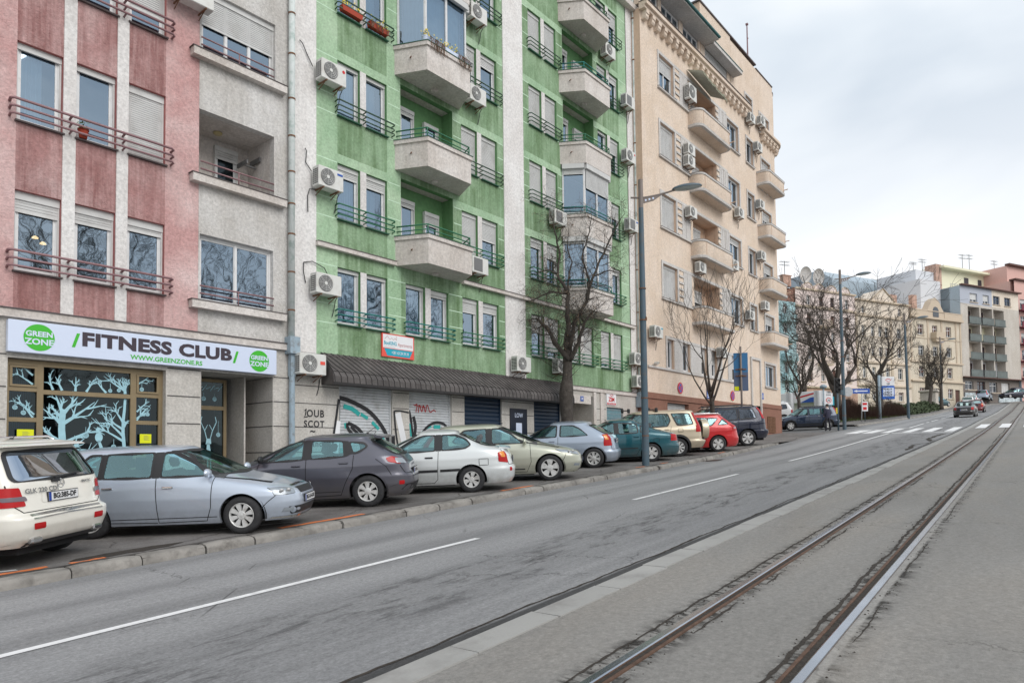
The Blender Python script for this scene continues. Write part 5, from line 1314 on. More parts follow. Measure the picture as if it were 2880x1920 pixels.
# ------------------------------------------------------------------ air conditioners
A2 = 'air conditioner '
for x, z, kw, lab in (
    (10.97, 11.72, dict(brand=('redz', 'disc')), 'with round pink badge beside the top left green windows'),
    (10.87, 8.75, dict(brand=('bluep', 'bar')), 'with small blue badge left of the second floor green windows'),
    (10.80, 5.85, dict(), 'with open fan beside the lowest left windows of the green building'),
    (10.31, 3.66, dict(brand=('redb', 'patch')), 'with orange label beside the left end of the slate awning'),
    (16.80, 13.45, dict(), 'tucked right of the big angled balcony below the glazed one'),
    (16.89, 16.34, dict(), 'at top of the green wall right of the glazed balcony'),
    (16.82, 7.60, dict(plain_front=True), 'right of the lowest left angled balcony, plain white front'),
    (19.11, 4.48, dict(), 'low on the white strip just above the slate awning'),
    (21.58, 4.62, dict(), 'above the slate awning right behind the bare tree trunk'),
    (21.51, 10.46, dict(plain_front=True), 'left of the glazed balcony above the bare tree'),
    (25.45, 18.92, dict(), 'right of the highest open balcony of the green building'),
    (27.10, 17.30, dict(plain_front=True), 'topmost of the four at the right edge of the green building'),
    (27.06, 14.74, dict(brand=('redz', 'disc')), 'with pink badge at the upper right edge of the green wall'),
    (27.20, 11.60, dict(plain_front=True, brand=('bluep', 'bar')), 'with blue badge right of the glazed balcony near the lamp head'),
    (27.45, 5.50, dict(), 'upper of two half hidden behind the lamp post'),
    (27.62, 4.48, dict(), 'lower of two half hidden behind the lamp post'),
    (7.13, 12.02, dict(sx=.95, stub=False), 'seen from below at the top edge of the pink building')):
    ac(x, z, W-.035, label='white '+A2+lab, **kw)
for x, z, kw, lab in (
    (28.50, 6.82, dict(brand=('tealb', 'bar')), 'alone on the lower left of the beige wall near the camera'),
    (32.75, 19.70, dict(sz=.8, sx=.85), 'large, beside the torn awning of the top beige balcony'),
    (32.45, 16.74, dict(), 'upper of a stacked pair left of the second beige balcony'),
    (32.42, 16.12, dict(), 'lower of a stacked pair left of the second beige balcony'),
    (32.51, 13.50, dict(), 'left above the third beige balcony'),
    (33.5, 10.84, dict(), 'hanging directly under the third beige balcony'),
    (41.23, 21.68, dict(), 'left of two high up beside the attic windows of the beige building'),
    (43.0, 22.15, dict(), 'right of two high up beside the attic windows of the beige building'),
    (42.35, 20.26, dict(), 'just left of the bracketed cornice at the rounded corner'),
    (42.5, 16.65, dict(), 'between the two upper corner balconies of the beige building'),
    (39.02, 15.20, dict(), 'below the wide third column window of the beige building'),
    (42.51, 13.42, dict(), 'left above the second lowest corner balcony'),
    (38.0, 11.90, dict(), 'right of the third beige balcony at its end'),
    (42.9, 10.34, dict(), 'small, left above the lowest corner balcony'),
    (40.33, 9.36, dict(), 'between the wide and the narrow window of the beige first floor'),
    (35.98, 6.66, dict(), 'behind the branches of the thin tree, low on the beige wall')):
    ac(x, z, Y3-.01, label='white '+A2+lab, **kw)
# loose cables on the white strip
for pts_, lab in (([(10.13, 12.67), (10.2, 12.6), (10.35, 12.4), (10.52, 12.1)], 'black cable loop above the uppermost air conditioner of the white strip'),
                  ([(10.30, 9.78), (10.33, 9.7), (10.32, 9.4), (10.48, 9.2)], 'black cable rising left of the blue badged air conditioner'), ([(10.62, 8.75), (10.42, 8.7), (10.38, 8.5), (10.37, 8.06)], 'black cable hanging below the blue badged air conditioner'),
                  ([(10.26, 6.68), (10.5, 6.75), (10.9, 6.66), (11.05, 6.4)], 'black cable arching over the lowest window air conditioner'), ([(10.26, 6.68), (10.24, 6.4), (10.32, 6.14)], 'short cable hanging from the wall left of the fan air conditioner')):
    mb = MB(); mb.tube([(a, W-.06-.03*(i % 2), b) for i, (a, b) in enumerate(pts_)], .013, 5)
    tag(mb.build('wall_cable', G['acb'], smooth=True), lab, 'cable', 'loose cables on the white strip')
# potted plants and flower boxes
def planter(x, y, z, L, mat_, lab, cat='flower box', droop=0, fl=30, seed=0, stalk=0, nm='flower_box', R_=.0):
    t = thing(nm, lab, cat, (x, y, z)); rr = random.Random(seed)
    mb = MB()
    if R_: mb.lathe([(R_*.7, 0), (R_, .16), (R_*1.1, .165), (R_*1.1, .19), (R_*.95, .19)], 14, 0)
    else: mb.prism([(-L/2+.03, 0), (L/2-.03, 0), (L/2, .15), (-L/2, .15)], -.16, 0, 'y')
    mb.build('pot', G[mat_], t)
    mb = MB(); mf = MB(); ms = MB(); w_ = R_ or L/2
    for k in range(int(90*max(L, .3))):
        a = rr.uniform(-w_, w_); b = rr.uniform(-.18, .0) if not R_ else rr.uniform(-R_, R_); h = rr.uniform(.03, .26)-(rr.random()**3)*droop
        d = Vector((rr.uniform(-1, 1), rr.uniform(-1, .3), rr.uniform(-.3, 1))).normalized()*.055; p = Vector((a, b-.05*(h < .1), .15+h*.8)); e = d.orthogonal().normalized()*.02
        (ms if rr.random() < stalk else mb).poly([p-e, p+d*.5, p+e, p-d*.6])
        if k < fl: q = p+Vector((0, -.03, .02)); mf.poly([q+Vector((-.02, 0, -.02)), q+Vector((.02, 0, -.02)), q+Vector((.02, 0, .02)), q+Vector((-.02, 0, .02))])
    if droop:
        for k in range(int(30*droop/.3)):
            a = rr.uniform(-w_, w_); pp = [(a, -.18, .17)]
            for j in range(5): pp.append((pp[-1][0]+rr.uniform(-.05, .05), -.2+rr.uniform(-.04, .01), pp[-1][2]-droop/5*rr.uniform(.5, 1.2)))
            ms.tube(pp, .006, 3, cap=False)
    if mb.f: mb.build('foliage', G['leaf'], t)
    if mf.f: mf.build('flowers', G['flower'], t)
    if ms.f: ms.build('dry_stalks', G['leafd'], t)
planter(11.78, W-.03, 14.12, .72, 'terra', 'terracotta flower box with yellow flowers, left one high on the green wall', fl=26, seed=1)
planter(12.75, W-.03, 14.12, .72, 'terra', 'terracotta flower box with trailing greenery, right one high on the green wall', fl=18, droop=.25, seed=2)
zt = GF[3]+.005
planter(14.0, 14.98, zt, .3, 'signw', 'white round pot on the left corner of the planted balcony', 'flower pot', seed=3, nm='flower_pot', R_=.11)
planter(14.35, 14.98, zt, .62, 'signw', 'white flower box with drooping brown stalks on the planted balcony corner', droop=.45, stalk=.6, fl=6, seed=4)
planter(14.98, 14.98, zt, .6, 'signw', 'white flower box with yellow flowers in the middle of the planted balcony', fl=24, seed=5)
planter(15.55, 14.98, zt, .55, 'signw', 'white flower box with dry stalks at the right end of the planted balcony', droop=.4, stalk=.8, fl=0, seed=6)
planter(5.02, W-.06, 8.18, .2, 'terra', 'small terracotta bowl on the middle window sill of the pink wall', 'flower pot', seed=7, nm='flower_pot', R_=.10, fl=0)
# ------------------------------------------------------------------ trees
def tree_tubes(seed, H_, r0, fork, spread=.9, lean=(0, 0), depth=6, n0=5, dens=1.0, up=.25, wob=.18, minr=.004, first=.34):
    rr = random.Random(seed); tr = MB(); br = MB(); tips = []
    p = Vector((0, 0, -.15)); d = Vector((lean[0], lean[1], 1)).normalized(); n = 8; pts = [p.copy()]; rs = [r0*1.35]
    for k in range(n):
        d = (d+Vector((rr.uniform(-1, 1), rr.uniform(-1, 1), 0))*.05).normalized(); p = p+d*((fork+.15)/n); pts.append(p.copy()); rs.append(r0*(1.15-.35*(k+1)/n))
    tr.tube(pts, rs, 10)
    def grow(p, d, L, r, lv):
        k = 4 if lv < 3 else 3; P = [p.copy()]; Rr = [r]; dd = d.copy()
        for i in range(k):
            dd = (dd+Vector((rr.uniform(-1, 1), rr.uniform(-1, 1), rr.uniform(-.6, 1)))*wob+Vector((0, 0, up*.25))).normalized()
            p = p+dd*(L/k); P.append(p.copy()); Rr.append(max(r*(1-.45*(i+1)/k), minr))
        br.tube(P, Rr, 7 if lv < 2 else (5 if lv < 3 else 3), 0, lv < 3)
        if lv >= depth: tips.append(p.copy()); return
        m = (2 if rr.random() < .55/dens**.5 else 3)
        for j in range(m):
            a = dd.orthogonal().normalized(); a.rotate(Matrix.Rotation(rr.uniform(0, 2*pi), 3, dd))
            nd = (dd+a*rr.uniform(.35, .85)*spread).normalized()
            grow(p, nd, L*rr.uniform(.62, .86), Rr[-1]*rr.uniform(.65, .85), lv+1)
        for i in range(1, k):
            if rr.random() < .55*dens and lv < depth:
                a = dd.orthogonal().normalized(); a.rotate(Matrix.Rotation(rr.uniform(0, 2*pi), 3, dd))
                nd = (dd*.5+a*rr.uniform(.6, 1.1)*spread).normalized(); grow(P[i], nd, L*rr.uniform(.4, .7), Rr[i]*.5, max(lv+1, 2))
    for j in range(n0):
        a = 2*pi*j/n0+rr.uniform(-.4, .4); nd = (Vector((cos(a), sin(a), 0))*spread*rr.uniform(.3, .9)+Vector((0, 0, 1))).normalized()
        grow(pts[-1]-Vector((0, 0, fork*.12*(j % 3))), nd, (H_-fork)*first*rr.uniform(.8, 1.15), r0*.62*rr.uniform(.6, 1), 1)
    return tr, br, tips
def tree(name, lab, x, y, z, group, mat_='bark', pods=False, rz=0, **k):
    t = thing(name, lab, 'tree', (x, y, z), rz, group); tr, br, tips = tree_tubes(**k)
    tr.build('trunk', G[mat_], t, smooth=True); br.build('crown', G[mat_], t, smooth=True)
    if pods:
        mb = MB(); rr = random.Random(1)
        for p in tips:
            if rr.random() < .28:
                for _ in range(2):
                    q = p+Vector((rr.uniform(-.1, .1), rr.uniform(-.1, .1), rr.uniform(-.12, .02))); l = rr.uniform(.02, .05); mb.poly([q, q+Vector((.012, .008, -l*.5)), q+Vector((0, 0, -l)), q+Vector((-.012, .005, -l*.5))])
        mb.build('seed_pods', G['pod'], t)
    return t
# street tree in front of the slate awning: knobbly trunk, leader with upright limbs, skirt of fine drooping twigs
def street_tree():
    x, y = 20.75, 14.7; z = gz(x, y); rr = random.Random(21)
    t = thing('street_tree', 'gnarled bare street tree with dry pods before the green building', 'tree', (x, y, z))
    tr, br = MB(), MB(); tips = []
    tr.tube([(0, 0, -.2), (.0, 0, .6), (.02, 0, 1.6), (-.02, 0, 2.2), (.0, 0, 2.45), (.05, 0, 2.8), (.13, .03, 3.1), (.16, .04, 3.8), (.2, .0, 4.6)], [.27, .22, .21, .235, .25, .21, .17, .16, .14], 12)
    def limb(P, R_, n=6):
        # densify
        Q, RR = [Vector(P[0])], [R_[0]]
        for i in range(1, len(P)):
            a, b = Vector(P[i-1]), Vector(P[i])
            for k in range(1, 5):
                t_ = k/4; Q.append(a.lerp(b, t_)+Vector((rr.uniform(-1, 1), rr.uniform(-1, 1), rr.uniform(-.5, .5)))*.03); RR.append(R_[i-1]+(R_[i]-R_[i-1])*t_)
        br.tube(Q, RR, n); return Q, RR
    def twigs(Q, RR, dens, L, up=.1, lv=0, droop=-.15):
        for i in range(1, len(Q)):
            for _ in range(dens):
                if rr.random() < .85:
                    d = (Q[i]-Q[i-1]).normalized(); a = d.orthogonal().normalized(); a.rotate(Matrix.Rotation(rr.uniform(0, 2*pi), 3, d))
                    dd = (d*.45+a).normalized(); p = Q[i].copy(); n = 5; l = L*rr.uniform(.4, 1.2); P = [p.copy()]; r = min(RR[i]*.38, .016); Rs = [r]
                    for k in range(n):
                        dd = (dd+Vector((rr.uniform(-1, 1), rr.uniform(-1, 1), rr.uniform(-.6, .7)))*.22+Vector((0, 0, up if k < 3 else droop))).normalized(); p = p+dd*(l/n); P.append(p.copy()); Rs.append(max(r*(1-.7*(k+1)/n), .0032))
                    br.tube(P, Rs, 3, 0, False); tips.append(P[-1]); tips.append(P[-2])
                    if lv < 2: twigs(P, [v*2.2 for v in Rs], 1, l*.55, up, lv+1, droop)
    # view plane direction: right of the picture is (+.64,-.77)
    rx, ry = .64, -.767
    def V(a, b, c_=0): return (rx*a+.77*c_, ry*a+.64*c_, b)
    L1 = [V(.15, 4.4), V(.05, 5.2), V(.10, 5.9), V(-.25, 6.6), V(-.15, 7.3), V(-.3, 8.1), V(-.5, 8.9)]
    L2 = [V(.12, 4.0), V(.35, 4.9), V(.75, 5.7), V(1.0, 6.5), V(1.35, 7.3), V(1.8, 8.2), V(2.1, 8.7)]
    L3 = [V(.75, 5.7), V(.85, 6.4), V(.62, 7.2), V(.9, 8.1), V(.95, 8.7)]
    L4 = [V(.1, 3.6), V(-.35, 4.2), V(-.65, 4.75), V(-1.0, 5.05)]
    L5 = [V(.15, 3.6), V(.45, 4.2), V(.65, 4.9), V(.95, 5.3)]
    L6 = [V(.1, 5.5), V(.1, 6.3), V(.25, 7.0), V(.1, 7.7), V(.2, 8.2)]
    L7 = [V(-.25, 6.6), V(-.6, 6.75), V(-1.1, 6.6)]; L8 = [V(1.0, 6.5), V(1.5, 6.7), V(2.0, 6.6)]; L9 = [V(.1, 5.9), V(-.5, 6.0), V(-1.1, 5.7), V(-1.6, 5.6)]
    for P, R_, dn, l in ((L1, [.11, .10, .085, .06, .045, .035, .015], 2, .85), (L2, [.10, .085, .07, .055, .045, .03, .014], 2, .85), (L3, [.06, .045, .035, .025, .012], 2, .75), (L4, [.12, .10, .08, .05], 3, 1.2), (L5, [.11, .09, .06, .035], 3, 1.25), (L6, [.05, .04, .03, .02, .01], 1, .7), (L7, [.04, .03, .012], 2, .8), (L8, [.035, .025, .01], 2, .8), (L9, [.05, .035, .025, .01], 3, .9)):
        Q, RR = limb(P, [v*.82 for v in R_]); twigs(Q, RR, dn, l)
    # epicormic shoots low on the trunk
    Q = [Vector((.1, 0, 2.6+.15*k)) for k in range(8)]; twigs(Q, [.04]*8, 2, 1.3, .10, 1, .0)
    t.scale = (1.08, 1.08, 1.08)
    tr.build('trunk', G['bark'], t, smooth=True); br.build('crown', G['bark'], t, smooth=True)
    mb = MB()
    for p in tips:
        if rr.random() < .16:
            q = p+Vector((rr.uniform(-.05, .05), rr.uniform(-.05, .05), -.02)); l = rr.uniform(.04, .08); mb.poly([q, q+Vector((.016, .006, -l*.5)), q+Vector((0, 0, -l)), q+Vector((-.016, -.006, -l*.5))])
    mb.build('seed_pods', G['pod'], t)
street_tree()
tree('young_tree', 'slender bare young tree with upright branches before the beige building', 30.6, 13.2, gz(30.6, 13.2), None, 'bark', seed=8, H_=8.6, r0=.12, fork=2.6, spread=1.0, depth=5, n0=6, dens=.45, up=.62, wob=.08, first=.37, minr=.007)
PG = 'bare trees in the park'
def ptree(lab, x, y, z, **k): tree('park_tree', lab, x, y, z, PG, 'bark2', **k)
ptree('largest wide crowned bare park tree behind the traffic light', 62.1, 16.0, 4.0, seed=31, H_=12.2, r0=.40, fork=3.0, spread=1.2, depth=6, n0=6, dens=.85, first=.34, wob=.16, up=.10, minr=.012)
ptree('tall bare park tree beside the fuel price sign', 73.4, 15.0, 4.9, seed=12, H_=10.5, r0=.33, fork=3.6, spread=.9, depth=6, n0=4, dens=.7, first=.36, minr=.012)
ptree('small crooked bare tree behind the parked blue SUV', 53.9, 16.4, 3.4, seed=5, H_=5.6, r0=.14, fork=2.3, spread=1.1, depth=5, n0=4, dens=.7, first=.36, minr=.012)
ptree('bare tree left of the big one before the pink ornate house', 66.0, 20.0, 4.2, seed=44, H_=10.2, r0=.30, fork=3.4, spread=1.0, depth=6, n0=4, dens=.6, first=.36, minr=.012)
ptree('bushy bare tree before the gabled house, left of a pair', 98.5, 14.6, 6.6, seed=15, H_=8.0, r0=.22, fork=2.8, spread=.6, depth=5, n0=4, dens=1.0, first=.34, minr=.013)
ptree('bushy bare tree before the gabled house, right of a pair', 99.5, 13.4, 6.6, seed=16, H_=7.2, r0=.2, fork=2.8, spread=.6, depth=5, n0=4, dens=1.0, first=.34, minr=.013)
ptree('low shrubby tree leaning over the brown hedge', 70.5, 14.5, 4.6, seed=19, H_=4.2, r0=.10, fork=1.0, spread=1.3, depth=5, n0=4, dens=.8, first=.4, minr=.011)
# hedges
def hedge(name, lab, P, h, wd, mat_, seed, n, leaf=.12, thin=False):
    rr = random.Random(seed); mb = MB(); x0, y0 = P[0]; t = thing(name, lab, 'hedge', (x0, y0, gz(x0, y0)))
    for i in range(n):
        u = rr.random()*(len(P)-1); k = int(u); f = u-k; px = P[k][0]+(P[k+1][0]-P[k][0])*f; py = P[k][1]+(P[k+1][1]-P[k][1])*f
        hh = h*(.75+.25*sin(px*.9+seed)+.12*sin(px*2.3)); z = rr.random()**.7*hh; w_ = wd*sqrt(max(0.05, 1-(z/hh)**2.5))
        px += rr.uniform(-.3, .3); py += rr.uniform(-w_, w_)
        z += gz(px, py)-gz(x0, y0); p = Vector((px-x0, py-y0, z))
        if thin:
            d = Vector((rr.uniform(-.5, .5), rr.uniform(-.5, .5), 1)).normalized()*rr.uniform(.25, .6); e = d.orthogonal().normalized()*.012; mb.poly([p-e, p+e, p+d])
        else:
            d = Vector((rr.uniform(-1, 1), rr.uniform(-1, 1), rr.uniform(-.6, 1))).normalized()*leaf; e = d.orthogonal().normalized()*leaf*.5; mb.poly([p-d, p+e, p+d, p-e])
    mb.build('foliage', G[mat_], t); return t
hedge('hedge', 'brown leafless hedge behind the arrow sign', [(58.5, 15.6), (62, 15.4), (66, 15.2), (69, 15.0)], 1.55, 1.1, 'hedge', 1, 9000, thin=True)
hedge('hedge', 'brown leafless hedge between the fuel sign and the lamp post', [(71, 14.8), (77, 14.8), (82, 15)], 1.35, 1.1, 'hedge', 2, 7000, thin=True)
hedge('hedge', 'low green hedge before the gabled house', [(80, 15.5), (90, 14.8), (100, 15.0), (108, 15.5)], 1.2, 1.2, 'hedgeg', 3, 9000, leaf=.16)
# ------------------------------------------------------------------ street lamps
def lamp_post(x, y, lab, H_=8.9, head=True, lean=0, arm_dir=(.64, -.767), zb=None, two=True):
    z = gz(x, y) if zb is None else zb
    t = thing('street_lamp', lab, 'street lamp', (x, y, z), 0, 'street lamps along the street')
    mb = MB(); L = lean
    mb.tube([(0, 0, -.1), (L*.02, 0, 1.4), (L*.2, 0, 5.6)], [.125, .12, .105], 14, 0); mb.tube([(L*.2, 0, 5.6), (L*.28, 0, H_-1.0)], [.105, .085], 14, 0); p = mb.build('post', G['lamp'], t, smooth=True, auto=40)
    mb = MB(); mb.tube([(L*.28, 0, H_-1.0), (L*.34, 0, H_)], [.086, .08], 14, 0); mb.build('post_top', G['lampt'], t, smooth=True, auto=40)
    mb = MB()
    for zz in (1.0, 2.3, 5.0, 6.1): mb.tube([(0, 0, zz), (0, 0, zz+.04)], [.128, .126], 12)
    mb.box(-.03, .03, -.14, -.11, 5.0, 5.12); mb.build('clamp_band', G['rustb'], t)
    ax, ay = arm_dir; za = H_-.62
    mb = MB(); P = []
    for k in range(9):
        u = k/8; r = -.35+u*1.55; P.append((L*.3+ax*r, ay*r, za-.05+.04*(1-u)+ .42*max(0, u-.2)**1.5))
    mb.tube(P, .035, 8); A = [(ax*.08, ay*.08), (ax*.75, ay*.75)]
    q = [Vector((A[0][0], A[0][1], za-.02)), Vector((A[0][0], A[0][1], za-.22)), Vector((ax*.45, ay*.45, za-.12)), Vector((A[1][0], A[1][1], za+.09))]
    nrm = Vector((-ay, ax, 0))*.02
    f0 = [mb.vt(v+nrm) for v in q]; f1 = [mb.vt(v-nrm) for v in q]; mb.f += [f0, f1[::-1]]; mb.m += [0, 0]
    for k in range(4): mb.f.append([f0[k], f1[k], f1[(k+1) % 4], f0[(k+1) % 4]]); mb.m.append(0)
    arm = mb.build('arm', G['lampt'], t, smooth=False)
    mb = MB()
    for k in range(3):
        c_ = Vector((ax*(.17+k*.13), ay*(.17+k*.13), za-.11+k*.035))
        for s_ in (-1, 1):
            pts_ = [c_+Vector((ax, ay, 0))*.035*cos(a)+Vector((0, 0, 1))*.035*sin(a)+nrm*1.1*s_ for a in [i*2*pi/12 for i in range(12)]]; mb.poly(pts_)
    sub(mb, 'arm_hole', G['signw'], arm)
    # head: flattened leaf-shaped lantern
    hx, hy, hz_ = ax*1.62, ay*1.62, za+.33
    M_ = Matrix.Translation((hx, hy, hz_)) @ Matrix.Rotation(atan2(ay, ax), 4, 'Z') @ Matrix.Rotation(-.12, 4, 'Y')
    mb = MB(); mb.M = M_
    prof = [(.02, .12), (.2, .115), (.38, .09), (.52, .05), (.58, .01), (.57, -.02)]
    for i, (r_, z_) in enumerate(prof): pass
    rows = [[mb.vt((r_*cos(a)*.92, r_*sin(a)*.42, z_)) for a in [k*2*pi/20 for k in range(20)]] for r_, z_ in prof]
    for a, b in zip(rows[:-1], rows[1:]):
        for k in range(20): mb.f.append([a[k], b[k], b[(k+1) % 20], a[(k+1) % 20]]); mb.m.append(0)
    mb.f.append(rows[0]); mb.m.append(0); h_ = mb.build('lamp_head', G['lamp'], t, smooth=True)
    mb = MB(); mb.M = M_; rows = [[mb.vt((r_*cos(a)*.9, r_*sin(a)*.4, z_)) for a in [k*2*pi/20 for k in range(20)]] for r_, z_ in ((.56, -.02), (.42, -.06), (.2, -.085), (.02, -.09))]
    for a, b in zip(rows[:-1], rows[1:]):
        for k in range(20): mb.f.append([a[k], b[k], b[(k+1) % 20], a[(k+1) % 20]]); mb.m.append(0)
    sub(mb, 'lamp_glass', G['clear'], h_, smooth=True)
    return t
lamp_post(20.95, 11.55, 'tall blue grey street lamp at the kerb beside the teal car', 9.95)
lamp_post(50.0, 12.4, 'street lamp at the corner beside the traffic light', 11.0, zb=2.85)
lamp_post(71.8, 12.3, 'leaning street lamp beside the park lawn before the brown hedge', 9.6, lean=-1.2)
lamp_post(105.3, 14.1, 'distant street lamp in front of the gabled house', 9.6)
lamp_post(150.0, 16.5, 'farthest thin street lamp beside the block with balconies', 9.6)
# ------------------------------------------------------------------ traffic signs and lights
def post(t, h, r=.035, m='galv', name='post', x=0, y=0, lean=0):
    mb = MB(); mb.tube([(x, y, -.1), (x+lean, y, h)], r, 8); return mb.build(name, G[m], t, smooth=True)
def facing(px_ang): return radians(px_ang)
t = thing('traffic_light', 'dark traffic light on a grey post at the crossing', 'traffic light', (48.3, 12.35, 2.82), radians(-55))
post(t, 3.2, .06, 'lamp')
mb = MB(); mb.rbox(-.17, .17, -.13, .13, 2.5, 3.45, .03); mb.build('signal_head', G['black'], t)
mb = MB()
for k in range(3):
    M_ = Matrix.Translation((0, -.13, 2.66+k*.31)) @ Matrix.Rotation(pi/2, 4, 'X'); mb.lathe([(.11, 0), (.12, .03), (.12, .15), (.105, .15), (.10, .02)], 16, 0, M_)
mb.build('lens_hood', G['acb'], t)
mb = MB(); mb.rbox(.18, .4, -.06, .1, 2.35, 2.65, .02); mb.build('pedestrian_signal', G['lamp'], t)
mb = MB(); mb.rbox(-.14, -.06, -.08, 0, 1.1, 1.5, .01); mb.build('push_button', G['flower'], t)
t = thing('round_sign', 'back of a round traffic sign on the corner lamp post', 'traffic sign', (50.15, 12.2, 5.5), radians(-50))
mb = MB(); mb.lathe([(.33, 0), (.33, .02)], 28, 0, Matrix.Translation((.1, .1, 0)) @ Matrix.Rotation(pi/2, 4, 'X')); mb.build('sign_plate', G['galv'], t)
t = thing('zone_sign', 'white zone 30 sign beside the parked blue SUV', 'traffic sign', (53.1, 14.2, 3.3), radians(-52))
post(t, 2.4, .03)
mb = MB(); mb.box(-.3, .3, -.03, -.01, 1.55, 2.4); mb.build('sign_plate', G['whitep'], t)
mb = MB(); mb.lathe([(.2, 0), (.2, .004)], 24, 0, Matrix.Translation((0, -.031, 1.88)) @ Matrix.Rotation(pi/2, 4, 'X')); mb.build('red_ring', G['redz'], t)
mb = MB(); mb.lathe([(.15, 0), (.15, .004)], 24, 0, Matrix.Translation((0, -.036, 1.88)) @ Matrix.Rotation(pi/2, 4, 'X')); mb.build('white_disc', G['whitep'], t)
mb = MB(); add_text(mb, '30', .2, 0, -.043, 1.87, 0, .006); add_text(mb, 'ЗОНА', .13, 0, -.034, 2.27, 0, .004); mb.build('lettering', G['black'], t)
t = thing('one_way_sign', 'blue one way arrow sign on a leaning post in front of the hedge', 'traffic sign', (61.3, 13.9, 3.75), radians(-52))
post(t, 2.7, .045, 'galv', lean=.12)
mb = MB(); mb.box(-.8, .72, -.05, -.03, 2.4, 2.8); mb.build('sign_plate', G['bluep'], t)
mb = MB(); mb.box(-.35, .55, -.055, -.051, 2.56, 2.64); mb.poly([(-.6, -.055, 2.6), (-.3, -.055, 2.5), (-.3, -.055, 2.7)]); mb.build('arrow', G['whitep'], t)
t = thing('parking_sign', 'small white sign with lettering on a short post by the hedge', 'traffic sign', (62.5, 13.9, 3.8), radians(-52))
post(t, 1.5, .03, 'lamp')
mb = MB(); mb.box(-.25, .25, -.04, -.02, .95, 1.75); mb.build('sign_plate', G['whitep'], t)
mb = MB(); mb.box(-.18, .18, -.044, -.041, 1.45, 1.65); mb.box(-.15, .15, -.044, -.041, 1.05, 1.3); mb.build('red_symbol', G['redz'], t)
t = thing('fuel_price_sign', 'white and blue fuel price sign on a pale post', 'sign', (69.4, 13.7, 4.4), radians(-55))
mb = MB(); mb.tube([(-.5, 0, -.2), (-.5, 0, 3.9)], .11, 10); mb.build('post', G['pipeb'], t, smooth=True)
mb = MB(); mb.rbox(-.3, .8, -.12, .12, 2.35, 3.5, .03); mb.build('white_panel', G['whitep'], t) if False else None
mb = MB(); mb.rbox(-.3, .8, -.12, .12, 1.7, 2.9, .03); mb.build('blue_panel', plain('fuel blue', srgb(20, 96, 190), .4), t)
mb = MB(); mb.rbox(-.3, .8, -.12, .12, 2.92, 3.75, .03); mb.build('white_panel', G['whitep'], t)
mb = MB(); mb.box(-.22, .72, -.125, -.121, 1.95, 2.75); mb.build('price_face', G['signw'], t)
mb = MB()
for k, s_ in enumerate(('140.9', '149.9', '152.9')): add_text(mb, s_, .24, .25, -.129, 2.6-.26*k, 0, .006, 1.2)
add_text(mb, 'NIS', .18, .25, -.125, 3.1, 0, .006); mb.build('lettering', G['black'], t)
mb = MB(); mb.ribbon([(.0, 3.4), (.1, 3.5), (.25, 3.55), (.4, 3.5), (.5, 3.4)], .06, -.125); mb.ribbon([(.1, 3.35), (.2, 3.3), (.3, 3.28), (.4, 3.32)], .05, -.125); mb.build('emblem', G['redz'], t)
t = thing('direction_sign', 'tall blue sign seen from the back with a yellow sticker, before the beige building', 'traffic sign', (32.4, 12.6, gz(32.4, 12.6)), radians(-62))
post(t, 4.75, .05, 'lampt')
mb = MB(); mb.box(-.33, .33, .06, .09, 3.5, 4.45); mb.build('upper_plate', G['blueb'], t)
mb = MB(); mb.box(-.33, .33, .06, .09, 2.6, 3.497); mb.build('lower_plate', G['bluebd'], t)
mb = MB(); mb.box(-.31, -.1, .05, .058, 2.62, 2.82); mb.build('sticker', G['yellow'], t)
mb = MB()
for z in (3.3, 3.62): mb.box(-.25, .25, .03, .058, z, z+.05); mb.box(-.1, .1, -.06, .05, z, z+.06)
mb.build('bracket', G['rustb'], t)
t = thing('utility_box', 'small pale meter box on the wall behind the lamp post', 'box', (27.95, W-.04, 3.95))
mb = MB(); mb.rbox(-.2, .2, -.3, 0, -.35, .35, .02); mb.build('cabinet', G['pipeb'], t); mb = MB(); mb.box(-.17, .17, -.306, -.301, -.3, .3); mb.build('door', G['ac'], t)
# fuel station kiosk and canopy behind the parked cars
t = thing('fuel_station', 'low fuel station with white fascia and a red and blue sweep', 'building', (60, 18, 3.6), world=True)
d_ = Vector((60.9-61.4, 17.4-19.9, 0)); A_ = Vector((61.4, 19.9, 0)); ux = d_.normalized()
M_ = Matrix.Translation((61.6, 20.9, 0)) @ Matrix.Rotation(atan2(ux.y, ux.x), 4, 'Z')
mb = MB(); mb.M = M_; mb.rbox(-.6, 4.3, -.2, 1.5, 5.6, 6.55, .05); mb.build('fascia', G['whitep'], t)
mb = MB(); mb.M = M_; mb.box(.1, 4.2, .3, 1.2, 3.4, 5.6); mb.build('kiosk_wall', G['ac'], t)
mb = MB(); mb.M = M_; mb.poly([(2.4, -.21, 5.62), (3.9, -.21, 5.62), (3.9, -.21, 6.1), (3.3, -.21, 6.02)]); mb.build('blue_sweep', G['bluep'], t)
mb = MB(); mb.M = M_; mb.poly([(2.0, -.212, 6.1), (2.1, -.212, 5.98), (3.9, -.212, 6.35), (3.9, -.212, 6.48)]); mb.build('red_sweep', G['redz'], t)
for x_ in (58.9, 59.55):
    mb = MB(); mb.lathe([(.32, 3.3), (.32, 6.35), (.3, 6.4)], 16, 0, Matrix.Translation((x_, 16.55 if x_ < 59 else 19.0, 0))); mb.build('column', G['galv'], t, smooth=True, auto=40)
mb = MB(); mb.M = Matrix.Translation((59.3, 15.9, 0)) @ Matrix.Rotation(radians(-52), 4, 'Z'); mb.box(-.3, .5, 0, .1, 5.2, 5.9); mb.build('side_panel', G['tealb'], t)
t = thing('vent_stack', 'pale blue pipe with a domed cap by the fuel station', 'pipe', (57.0, 15.6, 3.4))
